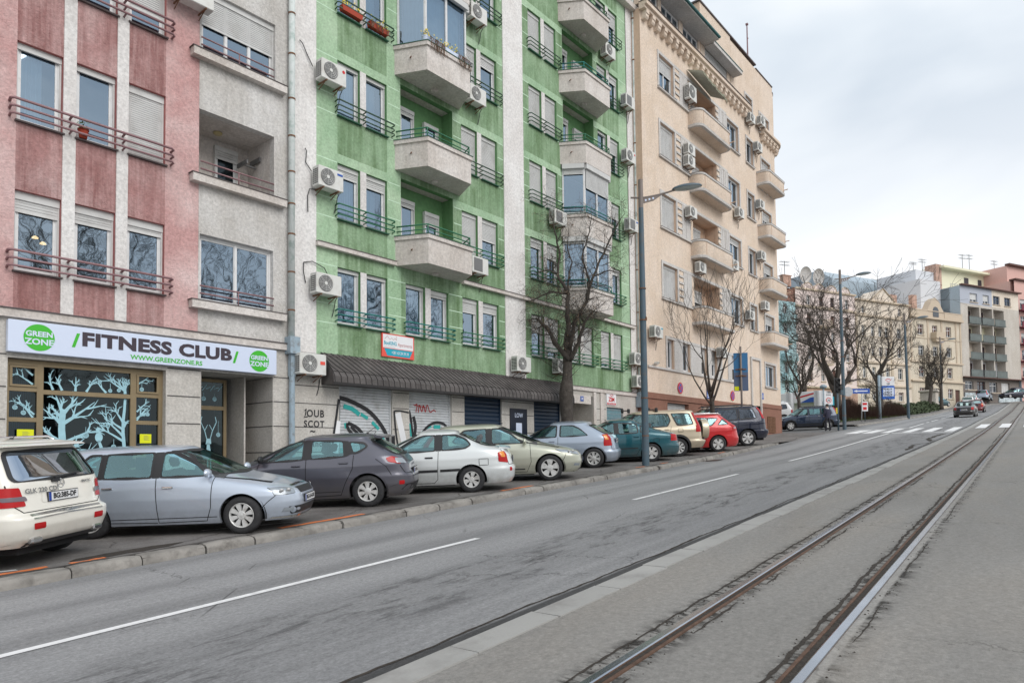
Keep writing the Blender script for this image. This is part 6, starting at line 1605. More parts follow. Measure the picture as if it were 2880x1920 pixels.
mb = MB(); mb.tube([(0, 0, 0), (0, 0, 3.1)], .07, 8); mb.lathe([(.05, 3.0), (.25, 3.05), (.27, 3.2), (.12, 3.3)], 14); mb.build('stack', G['pipeb'], t, smooth=True)
# ------------------------------------------------------------------ vehicles
def carpaint(name, col, metal=.5, rough=.32, dirt=.25):
    m, t = newmat(name); L = t.links
    b = N(t, 'ShaderNodeBsdfPrincipled'); o = N(t, 'ShaderNodeOutputMaterial'); L.new(b.outputs[0], o.inputs[0])
    b.inputs['Metallic'].default_value = metal; b.inputs['Coat Weight'].default_value = .8; b.inputs['Coat Roughness'].default_value = .04
    tc = N(t, 'ShaderNodeTexCoord'); sp = N(t, 'ShaderNodeSeparateXYZ'); L.new(tc.outputs['Object'], sp.inputs[0])
    n = N(t, 'ShaderNodeTexNoise'); n.inputs['Scale'].default_value = 5; n.inputs['Detail'].default_value = 8; n.inputs['Roughness'].default_value = .7; L.new(tc.outputs['Object'], n.inputs['Vector'])
    lo = ramp(t, sp.outputs['Z'], [(.15, 1.0), (.62, .0)])
    mu = N(t, 'ShaderNodeMath'); mu.operation = 'MULTIPLY'; L.new(lo, mu.inputs[0]); L.new(ramp(t, n.outputs['Fac'], [(.3, .25), (.7, 1.0)]), mu.inputs[1])
    m2 = N(t, 'ShaderNodeMath'); m2.operation = 'MULTIPLY'; L.new(mu.outputs[0], m2.inputs[0]); m2.inputs[1].default_value = dirt*2.4
    x = N(t, 'ShaderNodeMix'); x.data_type = 'RGBA'; x.clamp_factor = True; L.new(m2.outputs[0], x.inputs[0]); x.inputs[6].default_value = (*col, 1); x.inputs[7].default_value = (.16, .14, .12, 1)
    L.new(x.outputs[2], b.inputs['Base Color'])
    r = N(t, 'ShaderNodeMapRange'); r.inputs['To Min'].default_value = rough; r.inputs['To Max'].default_value = .75; L.new(m2.outputs[0], r.inputs['Value']); L.new(r.outputs[0], b.inputs['Roughness'])
    return m
G['tyre'] = plain('tyre rubber', (.028, .028, .03), .85, var=.3, vscale=20)
G['rim'] = plain('alloy rim', (.62, .62, .61), .35, metal=.25, dirt=(.30, .27, .24), dscale=8)
G['chrome'] = plain('chrome', (.7, .7, .7), .12, metal=1)
G['trimb'] = plain('black car trim', (.022, .022, .024), .5)
G['liner'] = plain('wheel arch liner', (.012, .012, .013), .95)
G['seatm'] = plain('car seat cloth', (.11, .115, .12), .9)
G['cglass'] = glassy('car side glass', (.52, .78, .80), .20, .01, gcol=(.55, .86, .92), top=.8, bump=0)
G['cscreen'] = glassy('car windscreen glass', (.34, .50, .47), .12, .01, gcol=(.75, .95, .9), top=.7, bump=0)
G['cdark'] = glassy('dark privacy glass', (.07, .09, .11), .12, .01, gcol=(.7, .8, .95), top=.6, bump=0)
G['lampred'] = plain('tail lamp red', (.42, .006, .008), .3, coat=.25, spec=.3)
G['lampclear'] = plain('headlamp clear', (.30, .33, .36), .18, metal=.25, coat=.6)
G['lampamber'] = plain('lamp amber', (.75, .25, .02), .15, coat=1)
G['plate'] = plain('number plate white', (.72, .72, .72), .5)
G['plateb'] = plain('number plate blue', srgb(20, 60, 150), .5)
def smoothed(tab, x0, x1, n=400, wdt=.02):
    zs = np.linspace(x0, x1, n); v = np.interp(zs, [a for a, _ in tab], [b for _, b in tab]); k = max(1, int(wdt/(x1-x0)*n))
    ker = np.hanning(2*k+3)[1:-1]; ker /= ker.sum(); p = np.concatenate([np.full(k, v[0]), v, np.full(k, v[-1])]); v2 = np.convolve(p, ker, 'valid')[:n]
    return lambda z: np.interp(z, zs, v2)
class Shape:
    def __init__(s, c):
        s.c = c; L = c['L']; s.L = L; s.H = c['H']; s.ze = c['ze']; z0 = .14
        s.f0 = smoothed(c['front'], z0, s.ze); s.r0 = smoothed(c['rear'], z0, s.ze); s.w0 = smoothed(c['width'], z0, s.ze, wdt=.03)
        s.hw = c['W']/2; s.nf = c.get('nf', 4.2); s.nr = c.get('nr', 5.0)
    def base(s, z):
        z = np.asarray(z, float); zc = np.minimum(z, s.ze); F = s.L/2-s.f0(zc); R = -s.L/2+s.r0(zc); w = s.w0(zc)*s.hw
        t = np.clip((z-s.ze)/(s.H-s.ze), 0, 1); f = np.sqrt(np.maximum(1-t*t, 0)); xm = (F+R)/2; A = (F-R)/2
        ff = f**.55
        return xm, A*ff, w*f
    def pt(s, p, z, side=1, off=0.0):
        p = np.asarray(p, float); z = np.asarray(z, float); p, z = np.broadcast_arrays(p, z)
        xm, A, w = s.base(z); q = np.abs(p); a = np.where(q <= 1, q, 1.0); b = np.where(q <= 1, 1.0, 2-q)
        n = np.where(p >= 0, s.nf, s.nr); k = (np.maximum(a, 1e-9)**n+np.maximum(b, 1e-9)**n)**(-1/n)
        x = xm+np.sign(p)*A*a*k; y = w*b*k*side
        if off:
            e = 1e-3
            P0 = np.stack([x, y, z+0*x], -1); P1 = s.pt(p+e, z, side); P2 = s.pt(p, z+e, side); n_ = np.cross(P1-P0, P2-P0); l = np.linalg.norm(n_, axis=-1, keepdims=True); n_ = n_/np.maximum(l, 1e-12)
            out = np.sign((n_*np.stack([x-xm*1.0, y, z*0+.0], -1)).sum(-1, keepdims=True)); out[out == 0] = 1
            return P0+n_*out*off
        return np.stack([x, y, z+0*x], -1)
    def p_of_x(s, x, z):
        xm, A, w = s.base(z); cx = np.clip((x-xm)/A, -.9999, .9999); n = np.where(cx >= 0, s.nf, s.nr); sy = (1-np.abs(cx)**n)**(1/n); r = np.abs(cx)/sy
        return np.where(r <= 1, r, 2-1/np.maximum(r, 1e-9))*np.sign(cx+1e-12)
    def p_of_y(s, y, z, end):
        xm, A, w = s.base(z); n = s.nf if end > 0 else s.nr; sy = np.clip(np.abs(y)/np.maximum(w, 1e-6), 0, .9999); cx = (1-sy**n)**(1/n); r = cx/np.maximum(sy, 1e-9)
        return np.where(r <= 1, r, 2-1/np.maximum(r, 1e-9))*end
def rounded(poly, r=.04, n=4):
    out = []; m = len(poly)
    for i in range(m):
        p = np.array(poly[i], float); a = np.array(poly[i-1], float); b = np.array(poly[(i+1) % m], float)
        la, lb = np.linalg.norm(a-p), np.linalg.norm(b-p); ra = min(r, la*.4); rb = min(r, lb*.4); A = p+(a-p)/la*ra; B = p+(b-p)/lb*rb
        for k in range(n+1): t = k/n; out.append(tuple((1-t)**2*A+2*t*(1-t)*p+t*t*B))
    return out
def dens(poly, d=.08):
    out = []; m = len(poly)
    for i in range(m):
        a, b = np.array(poly[i]), np.array(poly[(i+1) % m]); n = max(1, int(np.linalg.norm(b-a)/d))
        for k in range(n): out.append(a+(b-a)*k/n)
    return np.array(out)
def inset(P, d):
    c = P.mean(0); v = P-c; l = np.linalg.norm(v, axis=1, keepdims=True); return c+v*(1-d/np.maximum(l, .05))
def patch(mb, poly, fn, rings=5, m=0, r=.04, d=.08):
    P = dens(rounded(poly, r), d); c = P.mean(0); n = len(P); prev = None
    for k in range(rings):
        Q = c+(P-c)*(1-k/rings); X = fn(Q); idx = [mb.vt(p) for p in X]
        if prev:
            for i in range(n): mb.f.append([prev[i], prev[(i+1) % n], idx[(i+1) % n], idx[i]]); mb.m.append(m)
        prev = idx
    ci = mb.vt(fn(c[None])[0])
    for i in range(n): mb.f.append([prev[i], prev[(i+1) % n], ci]); mb.m.append(m)
def ringp(mb, poly, fn, out, inn, m=0, r=.04, d=.08):
    P = dens(rounded(poly, r), d); n = len(P); A = [mb.vt(p) for p in fn(inset(P, -out))]; B = [mb.vt(p) for p in fn(inset(P, inn))]
    for i in range(n): mb.f.append([A[i], A[(i+1) % n], B[(i+1) % n], B[i]]); mb.m.append(m)
def surfline(mb, pts, wd, fn, m=0, d=.05):
    P = []
    for a, b in zip(pts[:-1], pts[1:]):
        a, b = np.array(a, float), np.array(b, float); n = max(1, int(np.linalg.norm(b-a)/d))
        for k in range(n): P.append(a+(b-a)*k/n)
    P.append(np.array(pts[-1], float)); P = np.array(P); T = np.gradient(P, axis=0); T /= np.maximum(np.linalg.norm(T, axis=1, keepdims=True), 1e-9); Nn = np.stack([-T[:, 1], T[:, 0]], 1)*wd/2
    A = [mb.vt(p) for p in fn(P+Nn)]; B = [mb.vt(p) for p in fn(P-Nn)]
    for i in range(len(P)-1): mb.f.append([A[i], A[i+1], B[i+1], B[i]]); mb.m.append(m)
def inpoly(x, z, poly):
    c = np.zeros(x.shape, bool); n = len(poly)
    for i in range(n):
        x0, z0 = poly[i]; x1, z1 = poly[(i+1) % n]
        cond = ((z0 > z) != (z1 > z)); xi = x0+(z-z0)*(x1-x0)/((z1-z0) if z1 != z0 else 1e-9); c ^= cond & (x < xi)
    return c
def build_car(c, label, cat='car', x=0, y=0, heading=0, group='cars parked nose to tail angle on the pavement', contact=None, plate=None, res=1.0, name='parked_car', z=None, sc=1.0, at=None):
    S = Shape(c); L, H, hw, ze = S.L, S.H, S.hw, S.ze
    if contact: # (which axle, side, X, Y): outer tyre contact given
        ax = L/2-c['fo'] if contact[0] == 'f' else L/2-c['fo']-c['wb']; sd_ = 1 if contact[1] == 'l' else -1; off = Vector((ax, sd_*(hw-.05)))*sc
        ch, sh_ = cos(heading), sin(heading); x = contact[2]-(off.x*ch-off.y*sh_); y = contact[3]-(off.x*sh_+off.y*ch)
    if at: x, y = at[0]+cos(heading)*L/2*sc, at[1]+sin(heading)*L/2*sc
    t = thing(name, label, cat, (0, 0, 0), 0, group)
    # seat the car on the sloping ground through its wheel contacts
    fx, rx_ = L/2-c['fo'], L/2-c['fo']-c['wb']; ch, sh_ = cos(heading), sin(heading)
    def g(lx, ly): lx *= sc; ly *= sc; return gz(x+lx*ch-ly*sh_, y+lx*sh_+ly*ch) if z is None else z
    zf, zr = (g(fx, .7)+g(fx, -.7))/2, (g(rx_, .7)+g(rx_, -.7))/2; zl, zrr = (g(fx, .7)+g(rx_, .7))/2, (g(fx, -.7)+g(rx_, -.7))/2
    X = Vector((ch*(fx-rx_), sh_*(fx-rx_), zf-zr)).normalized(); Yv = Vector((-sh_*1.4, ch*1.4, zl-zrr)).normalized(); Zv = X.cross(Yv).normalized(); Yv = Zv.cross(X)
    zc = zr+(zf-zr)*(0-rx_)/(fx-rx_)
    t.matrix_world = Matrix(((X.x, Yv.x, Zv.x, x), (X.y, Yv.y, Zv.y, y), (X.z, Yv.z, Zv.z, zc), (0, 0, 0, 1))) @ Matrix.Scale(sc, 4)
    paint = G[c['paint']]
    wins = [[(L/2-a, b) for a, b in w_] for w_ in c['side']]
    # body shell
    npx = int(46*res); pv = np.concatenate([np.linspace(-2, -1.02, int(16*res)), np.linspace(-1, 1, npx*2), np.linspace(1.02, 2, int(16*res))])
    zs = np.concatenate([np.arange(c.get('zs', .19), ze, .026/res), ze+(H-ze)*np.sin(np.linspace(0, pi/2, 9))])
    P, Zg = np.meshgrid(pv, zs); r = c['r']; Ra = r+c.get('gap', .05)
    wxs = [fx, rx_]; mb = MB()
    allw = [np.array(inset(dens(rounded(w_, .05)), .02)) for w_ in wins]
    def front_rm(y_, z_, q):
        z0, z1, y0, y1 = q; return (z_ > z0+.02) & (z_ < z1-.01) & (np.abs(y_) < np.interp(z_, [z0, z1], [y0, y1])-.02)
    for side in (1, -1):
        V = S.pt(P, Zg, side); X3, Y3_, Z3 = V[..., 0].copy(), V[..., 1].copy(), V[..., 2].copy()
        onside = np.abs(P) < 1.25
        inside = np.zeros(P.shape, bool)
        for wx_ in wxs:
            dd = np.hypot(X3-wx_, Z3-r); ins = (dd < Ra) & onside; inside |= ins
        keepv = ~inside
        kf = (keepv[:-1, :-1] | keepv[1:, :-1] | keepv[:-1, 1:] | keepv[1:, 1:])
        for wx_ in wxs:
            dx, dz = X3-wx_, Z3-r; dd = np.hypot(dx, dz); ins = (dd < Ra) & onside; s_ = np.where(ins, Ra/np.maximum(dd, 1e-6), 1)
            nx, nz = wx_+dx*s_, r+dz*s_; nz = np.maximum(nz, c.get('zs', .19))
            pp = S.p_of_x(np.where(ins, nx, 0), np.where(ins, nz, .5)); NP = S.pt(pp, np.where(ins, nz, .5), side)
            X3 = np.where(ins, nx, X3); Z3 = np.where(ins, nz, Z3); Y3_ = np.where(ins, NP[..., 1], Y3_)
        cx = (X3[:-1, :-1]+X3[1:, 1:])/2; cz = (Z3[:-1, :-1]+Z3[1:, 1:])/2; cy = (Y3_[:-1, :-1]+Y3_[1:, 1:])/2; cp = (P[:-1, :-1]+P[1:, 1:])/2
        for w_ in allw: kf &= ~(inpoly(cx, cz, w_) & (np.abs(cp) < 1.3))
        kf &= ~(front_rm(cy, cz, c['ws']) & (cp > 1.0)); kf &= ~(front_rm(cy, cz, c['bw']) & (cp < -1.0))
        base = len(mb.v); nr_, nc = P.shape
        mb.v += [tuple(v) for v in np.stack([X3, Y3_, Z3], -1).reshape(-1, 3)]
        ii, jj = np.nonzero(kf)
        for i, j in zip(ii, jj):
            q = [base+i*nc+j, base+i*nc+j+1, base+(i+1)*nc+j+1, base+(i+1)*nc+j]
            mb.f.append(q if side < 0 else q[::-1]); mb.m.append(0)
    body = mb.build('body', paint, t, smooth=True, auto=48)
    body.data.materials[0] = paint
    sidefn = lambda side, off: (lambda Q: S.pt(S.p_of_x(Q[:, 0], Q[:, 1]), Q[:, 1], side, off))
    endfn = lambda end, off: (lambda Q: np.where(Q[:, :1] >= 0, S.pt(S.p_of_y(Q[:, 0], Q[:, 1], end), Q[:, 1], 1, off), S.pt(S.p_of_y(Q[:, 0], Q[:, 1], end), Q[:, 1], -1, off)))
    pfn = lambda side, off: (lambda Q: S.pt(Q[:, 0], Q[:, 1], side, off))
    # windows
    for side in (1, -1):
        for i, w_ in enumerate(wins):
            mb = MB(); ringp(mb, w_, sidefn(side, .010), c.get('wtrim', .022), .022, r=.05); fr_ = mb.build('window_trim', G['trimb'], t, smooth=True)
            mb = MB(); patch(mb, w_, sidefn(side, .004), r=.05); mb.build('side_window', G['cdark' if c.get('dark') and i > 0 else 'cglass'], t, smooth=True)
        mb = MB()
        for pl in c.get('pillars', ()): mb = MB(); patch(mb, [(L/2-a, b) for a, b in pl], sidefn(side, .007), r=.01, rings=4, d=.05); mb.build('pillar_cover', G['trimb'], t, smooth=True)
    for end, q, nm in ((1, c['ws'], 'windscreen'), (-1, c['bw'], 'rear_window')):
        z0, z1, y0, y1 = q; poly = [(-y0, z0), (y0, z0), (y1, z1), (-y1, z1)]
        mb = MB(); ringp(mb, poly, endfn(end, .008), .02, .035, r=.09); mb.build('screen_seal', G['trimb'], t, smooth=True)
        mb = MB(); patch(mb, poly, endfn(end, .002), r=.09, rings=7); mb.build(nm, G['cdark' if (c.get('dark') and end < 0) else 'cscreen'], t, smooth=True)
    # seams
    mb = MB()
    for side in (1, -1):
        for ln in c['seams']: surfline(mb, [(L/2-a, b) for a, b in ln], .011, sidefn(side, .005))
    for ln in c.get('rseams', ()):
        for s_ in (1, -1): surfline(mb, [(a*s_, b) for a, b in ln], .011, endfn(-1, .005))
    for ln in c.get('fseams', ()):
        for s_ in (1, -1): surfline(mb, [(a*s_, b) for a, b in ln], .011, endfn(1, .005))
    mb.build('panel_seam', G['liner'], t, smooth=True)
    # black or body coloured trims, rub strips, grille, bumper grilles
    mb = MB()
    for side in (1, -1):
        for ln, wd in c.get('strips', ()): surfline(mb, [(L/2-a, b) for a, b in ln], wd, sidefn(side, .009))
    for poly in c.get('fblack', ()): patch(mb, poly, endfn(1, .005), r=.02)
    for poly in c.get('rblack', ()): patch(mb, poly, endfn(-1, .005), r=.02)
    for poly in c.get('arch', ()):
        for side in (1, -1): patch(mb, [(L/2-a, b) for a, b in poly], sidefn(side, .005), r=.02)
    if c.get('cladding'):
        for side in (1, -1):
            for wx_ in wxs:
                n = 26; A, B = [], []
                for k in range(n+1):
                    a = -.25+(pi+.5)*k/n; q = np.array([[wx_+(Ra-.004)*cos(a), r+(Ra-.004)*sin(a)], [wx_+(Ra+c['cladding'])*cos(a), r+(Ra+c['cladding'])*sin(a)]]); q[:, 1] = np.maximum(q[:, 1], .2)
                    V = sidefn(side, .012)(q); A.append(mb.vt(V[0])); B.append(mb.vt(V[1]))
                for k in range(n): mb.f.append([A[k], A[k+1], B[k+1], B[k]]); mb.m.append(0)
    if mb.f: mb.build('black_trim', G[c.get('cladmat', 'trimb')], t, smooth=True)
    mb = MB()
    for ln, wd in c.get('chromef', ()): surfline(mb, ln, wd, endfn(1, .010))
    for ln, wd in c.get('chromer', ()): surfline(mb, ln, wd, endfn(-1, .010))
    if mb.f: mb.build('chrome_strip', G['chrome'], t, smooth=True)
    # arch lip
    mb = MB()
    for side in (1, -1):
        for wx_ in wxs:
            n = 28; prev = None
            for k in range(n+1):
                a = -.3+(pi+.6)*k/n; zz = r+Ra*sin(a)
                if zz < c.get('zs', .19): continue
                q = np.array([[wx_+(Ra+.0)*cos(a), zz]]); o_ = sidefn(side, .003)(q)[0]; i_ = (o_[0]+.0, o_[1]-side*.05, o_[2]); cur = (mb.vt(o_), mb.vt(i_))
                if prev: mb.f.append([prev[0], cur[0], cur[1], prev[1]]); mb.m.append(0)
                prev = cur
    mb.build('wheel_arch', G['trimb'] if c.get('cladding') else paint, t, smooth=True)
    # underbody, liner, floor
    mb = MB(); xF, xR = L/2-.25, -L/2+.25
    mb.box(xR, xF, -(hw-.30), hw-.30, .20, .52); mb.box(rx_+Ra+.03, fx-Ra-.03, -(hw-.10), hw-.10, .17, .40)
    for wx_ in wxs:
        for side in (1, -1):
            y0, y1 = (hw-.34), (hw-.07); n = 14; pr = None
            for k in range(n+1):
                a = -.2+(pi+.4)*k/n; cur = (mb.vt((wx_+(Ra+.03)*cos(a), side*y0, r+(Ra+.03)*sin(a))), mb.vt((wx_+(Ra+.03)*cos(a), side*(y1), r+(Ra+.03)*sin(a))))
                if pr: mb.f.append([pr[0], cur[0], cur[1], pr[1]]); mb.m.append(0)
                pr = cur
            mb.box(wx_-Ra, wx_+Ra, side*y0-.01, side*y0+.01, .2, r+Ra)
    mb.build('underbody', G['liner'], t)
    # interior
    zb = c['ws'][0]; mb = MB()
    mb.box(fx-Ra*.2-.75 if False else fx-.62, fx-.30, -(hw-.16), hw-.16, .50, zb+.0)
    hx = L/2-c['front_seat']; 
    for sx_, n_ in ((hx, 2), (hx-.82, 3)):
        for k in range(n_):
            yy = (-.36+.72*k) if n_ == 2 else (-.42+.42*k)
            wv = .23 if n_ == 2 else .21
            mb.M = Matrix.Translation((sx_, yy, 0)); mb.rbox(-.25, .28, -wv, wv, .38, .58, .05); mb.M = mb.M @ Matrix.Translation((-.25, 0, .5)) @ Matrix.Rotation(-.28, 4, 'Y'); mb.rbox(-.07, .07, -wv, wv, 0, .56, .05)
            mb.rbox(-.05, .05, -.12, .12, .60, .78, .035); mb.M = None
    mb.M = Matrix.Translation((hx+.48, .36, .80)) @ Matrix.Rotation(-1.15, 4, 'Y')
    pr = [(.18*cos(a), .18*sin(a), 0) for a in [i*2*pi/18 for i in range(19)]]; mb.tube(pr, .016, 5); mb.M = None
    mb.build('seat', G['seatm'], t)
    # lamps
    for side in (1, -1):
        for poly in c.get('head', ()):
            mb = MB(); patch(mb, poly, pfn(side, .007), r=.03, d=.05); hl = mb.build('headlight', G['lampclear'], t, smooth=True)
            mb = MB(); ringp(mb, poly, pfn(side, .004), .008, .01, r=.03); sub(mb, 'lamp_edge', G['trimb'], hl, smooth=True)
            ctr = np.array(poly).mean(0)
            for k in (-.28, .25):
                q = pfn(side, .010)(np.array([[ctr[0]+k*.25, ctr[1]]]))[0]; mb = MB(); mb.lathe([(.036, 0), (.04, .004), (.015, .006)], 14, 0, Matrix.Translation(q) @ Matrix.Rotation(side*.8, 4, 'Z') @ Matrix.Rotation(pi/2, 4, 'Y')); sub(mb, 'reflector', G['chrome'], hl)
        for poly, mat_ in c.get('tail', ()):
            mb = MB(); patch(mb, poly, pfn(side, .010 if mat_ == 'lampred' else .014), r=.03, d=.05); mb.build('tail_light', G[mat_], t, smooth=True)
        for poly in c.get('fog', ()):
            mb = MB(); patch(mb, poly, pfn(side, .006), r=.02, d=.05); mb.build('fog_lamp', G['lampclear'], t, smooth=True)
        for poly in c.get('rfog', ()):
            mb = MB(); patch(mb, poly, pfn(side, .006), r=.02, d=.05); mb.build('reflector', G['lampred'], t, smooth=True)
    # mirrors
    mx_, mz = c['mirror']; mx_ = L/2-mx_
    for side in (1, -1):
        yb = float(sidefn(side, 0)(np.array([[mx_, mz]]))[0][1]); mb = MB(); mb.M = Matrix.Translation((mx_-.02, yb+side*.13, mz+.05))
        rows = []
        for u in np.linspace(-1, 1, 7):
            sc = sqrt(max(1-abs(u)**2.5, .03)); rows.append([mb.vt((.06*sc*cos(a)*(1 if cos(a) > 0 else .55), .115*u, .075*sc*sin(a))) for a in [k*2*pi/12 for k in range(12)]])
        for a, b in zip(rows[:-1], rows[1:]):
            for k in range(12): mb.f.append([a[k], a[(k+1) % 12], b[(k+1) % 12], b[k]]); mb.m.append(0)
        mb.f.append(rows[0][::-1]); mb.f.append(rows[-1]); mb.m += [0, 0]; mb.M = None
        mb.tube([(mx_+.02, yb-side*.01, mz-.01), (mx_-.0, yb+side*.06, mz+.02)], .022, 6)
        mb.build('mirror', G['trimb'] if c.get('mblack') else paint, t, smooth=True)
    # handles
    for hx_, hz_ in c.get('handles', ()):
        for side in (1, -1):
            q = sidefn(side, .012)(np.array([[L/2-hx_, hz_]]))[0]; mb = MB(); mb.rbox(q[0]-.09, q[0]+.09, q[1]-.014, q[1]+.014, q[2]-.016, q[2]+.016, .01)
            mb.build('door_handle', G['chrome'] if c.get('hchrome') else (G['trimb'] if c.get('hblack') else paint), t)
    # roof rails, antenna, spoiler
    if c.get('rails'):
        x0, x1 = L/2-c['rails'][0], L/2-c['rails'][1]
        for side in (1, -1):
            yy = side*hw*.66; zt = ze+(H-ze)*.55; mb = MB(); mb.tube([(x0, yy, zt-.02), (x0-.12, yy, zt+.05), (x1+.12, yy, zt+.05), (x1, yy, zt-.02)], .018, 7); mb.build('roof_rail', G[c.get('railm', 'chrome')], t, smooth=True)
    if c.get('spoiler'):
        a, b_, wdt = c['spoiler']; mb = MB(); xr = L/2-a; mb.prism([(xr, b_), (xr-.20, b_-.03), (xr-.26, b_-.055), (xr-.10, b_-.065), (xr, b_-.04)], -wdt, wdt, 'y'); mb.build('spoiler', paint, t, smooth=True, auto=30)
    if c.get('antenna'):
        a, zz, ln = c['antenna']; mb = MB(); mb.tube([(L/2-a, 0, zz), (L/2-a-ln*.8, 0, zz+ln*.6)], [.008, .004], 5); mb.lathe([(.03, 0), (.02, .03)], 8, 0, Matrix.Translation((L/2-a, 0, zz-.01))); mb.build('antenna', G['trimb'], t)
    # wheels
    def wheel(wx_, side):
        R_ = r; tw = c.get('tw', .2); yo = side*(hw-.035); M_ = Matrix.Translation((wx_, yo, R_)) @ Matrix.Rotation(-side*pi/2, 4, 'X')
        e = MB(); rr_ = R_*c.get('rimk', .66)
        e.lathe([(rr_, -tw+.01), (R_-.03, -tw), (R_, -tw+.035), (R_, -.035), (R_-.03, -.004), (rr_+.02, -.0), (rr_, -.012)], 40, 0, M_, (False, False)); ty = e.build('wheel', G['tyre'], t, smooth=True, auto=50)
        e = MB(); e.lathe([(rr_+.002, -.012), (rr_-.006, -.004), (rr_-.02, -.02), (rr_-.03, -.10)], 40, 0, M_, (False, False)); e.M = M_; n = c.get('spk', 5); kind = c.get('spkw', .16); 
        for k in range(n):
            a = 2*pi*k/n+.3; ca, sa = cos(a), sin(a)
            def P_(rad, tang, h): return (rad*ca-tang*sa, rad*sa+tang*ca, h)
            hub_ = rr_*.30; w0_, w1_ = hub_*math.tan(pi/n)*.82, rr_*.95*math.tan(pi/n)*c.get('spkk', .55)
            top = [P_(hub_, -w0_, -.018), P_(rr_*.97, -w1_, -.014), P_(rr_*.97, w1_, -.014), P_(hub_, w0_, -.018)]; bot = [P_(hub_, -w0_*1.1, -.05), P_(rr_*.97, -w1_*1.15, -.05), P_(rr_*.97, w1_*1.15, -.05), P_(hub_, w0_*1.1, -.05)]
            e.poly(top)
            for q in range(4): e.poly([top[q], bot[q], bot[(q+1) % 4], top[(q+1) % 4]])
        e.lathe([(rr_*.34, -.05), (rr_*.34, -.014), (rr_*.30, -.010), (rr_*.12, -.008), (rr_*.10, -.003)], 20, 0); rm = sub(e, 'rim', G[c.get('rimm', 'rim')], ty)
        e = MB(); e.M = M_; e.lathe([(rr_-.02, -.11), (rr_-.02, -.075)], 24); e.M = None; sub(e, 'brake_disc', G['liner'], ty)
    for wx_ in wxs:
        for side in (1, -1): wheel(wx_, side)
    # plates
    for end, key in ((1, 'fplate'), (-1, 'rplate')):
        if c.get(key):
            zz = c[key]; q = endfn(end, .012)(np.array([[0.0001, zz]]))[0]; n = 1
            M_ = Matrix.Translation(q) @ Matrix.Rotation(pi/2 if end > 0 else -pi/2, 4, 'Z')
            mb = MB(); mb.M = M_; mb.box(-.27, .27, -.012, .01, -.065, .065); pl = mb.build('number_plate', G['trimb'], t)
            mb = MB(); mb.M = M_; mb.box(-.26, .26, -.016, -.0125, -.055, .055); sub(mb, 'plate_face', G['plate'], pl)
            mb = MB(); mb.M = M_; mb.box(-.26, -.22, -.019, -.0165, -.055, .055); sub(mb, 'plate_band', G['plateb'], pl)
            mb = MB(); vs, fs = text_mesh(plate or c.get('plate', 'BG 742-KL'), .098, .004, .92); b0 = len(mb.v); mb.M = M_
            for a in vs: mb.vt((a[0]+.02, -.020, a[1]))
            for f in fs: mb.f.append([b0+i for i in f]); mb.m.append(0)
            sub(mb, 'lettering', G['black'], pl)
    if c.get('extra'): c['extra'](t, S, c, sidefn, endfn, pfn)
    return t
G['plategrey'] = plain('smoked lamp band', (.16, .13, .15), .25)
G['p_cream'] = carpaint('cream white paint', srgb(226, 222, 212), .0, .3, .3)
G['p_silver'] = carpaint('silver blue paint', srgb(190, 200, 214), .45, .3, .2)
G['p_grey'] = carpaint('graphite paint', srgb(92, 92, 102), .55, .3, .35)
G['p_lsilver'] = carpaint('light silver paint', srgb(218, 222, 222), .25, .32, .25)
G['p_green'] = carpaint('pale green grey paint', srgb(190, 192, 176), .4, .32, .2)
G['p_bsilver'] = carpaint('blue silver paint', srgb(168, 180, 196), .4, .32, .25)
G['p_teal'] = carpaint('dark teal paint', srgb(14, 84, 96), .35, .28, .3)
G['p_beige'] = carpaint('champagne paint', srgb(196, 182, 158), .4, .32, .3)
G['p_red'] = carpaint('red paint', srgb(196, 26, 32), .15, .26, .15)
G['p_navy'] = carpaint('navy paint', srgb(16, 24, 48), .3, .2, .2)
G['p_dblue'] = carpaint('slate blue paint', srgb(38, 52, 74), .4, .25, .2)
G['p_black'] = carpaint('black paint', srgb(24, 22, 26), .3, .25, .15)
G['p_wine'] = carpaint('dark red paint', srgb(96, 18, 26), .3, .25, .15)
G['p_white'] = carpaint('white paint car', srgb(222, 224, 226), .0, .3, .15)
WID = [(.14, .88), (.25, .93), (.42, .985), (.60, 1.0), (.80, .99), (.92, .955)]
def wid(belt, ze, top=.72): return [(.14, .88), (.25, .94), (.42, .985), (.60, 1.0), (belt-.14, .99), (belt-.03, .955), (belt+.02, .935), (ze, top)]
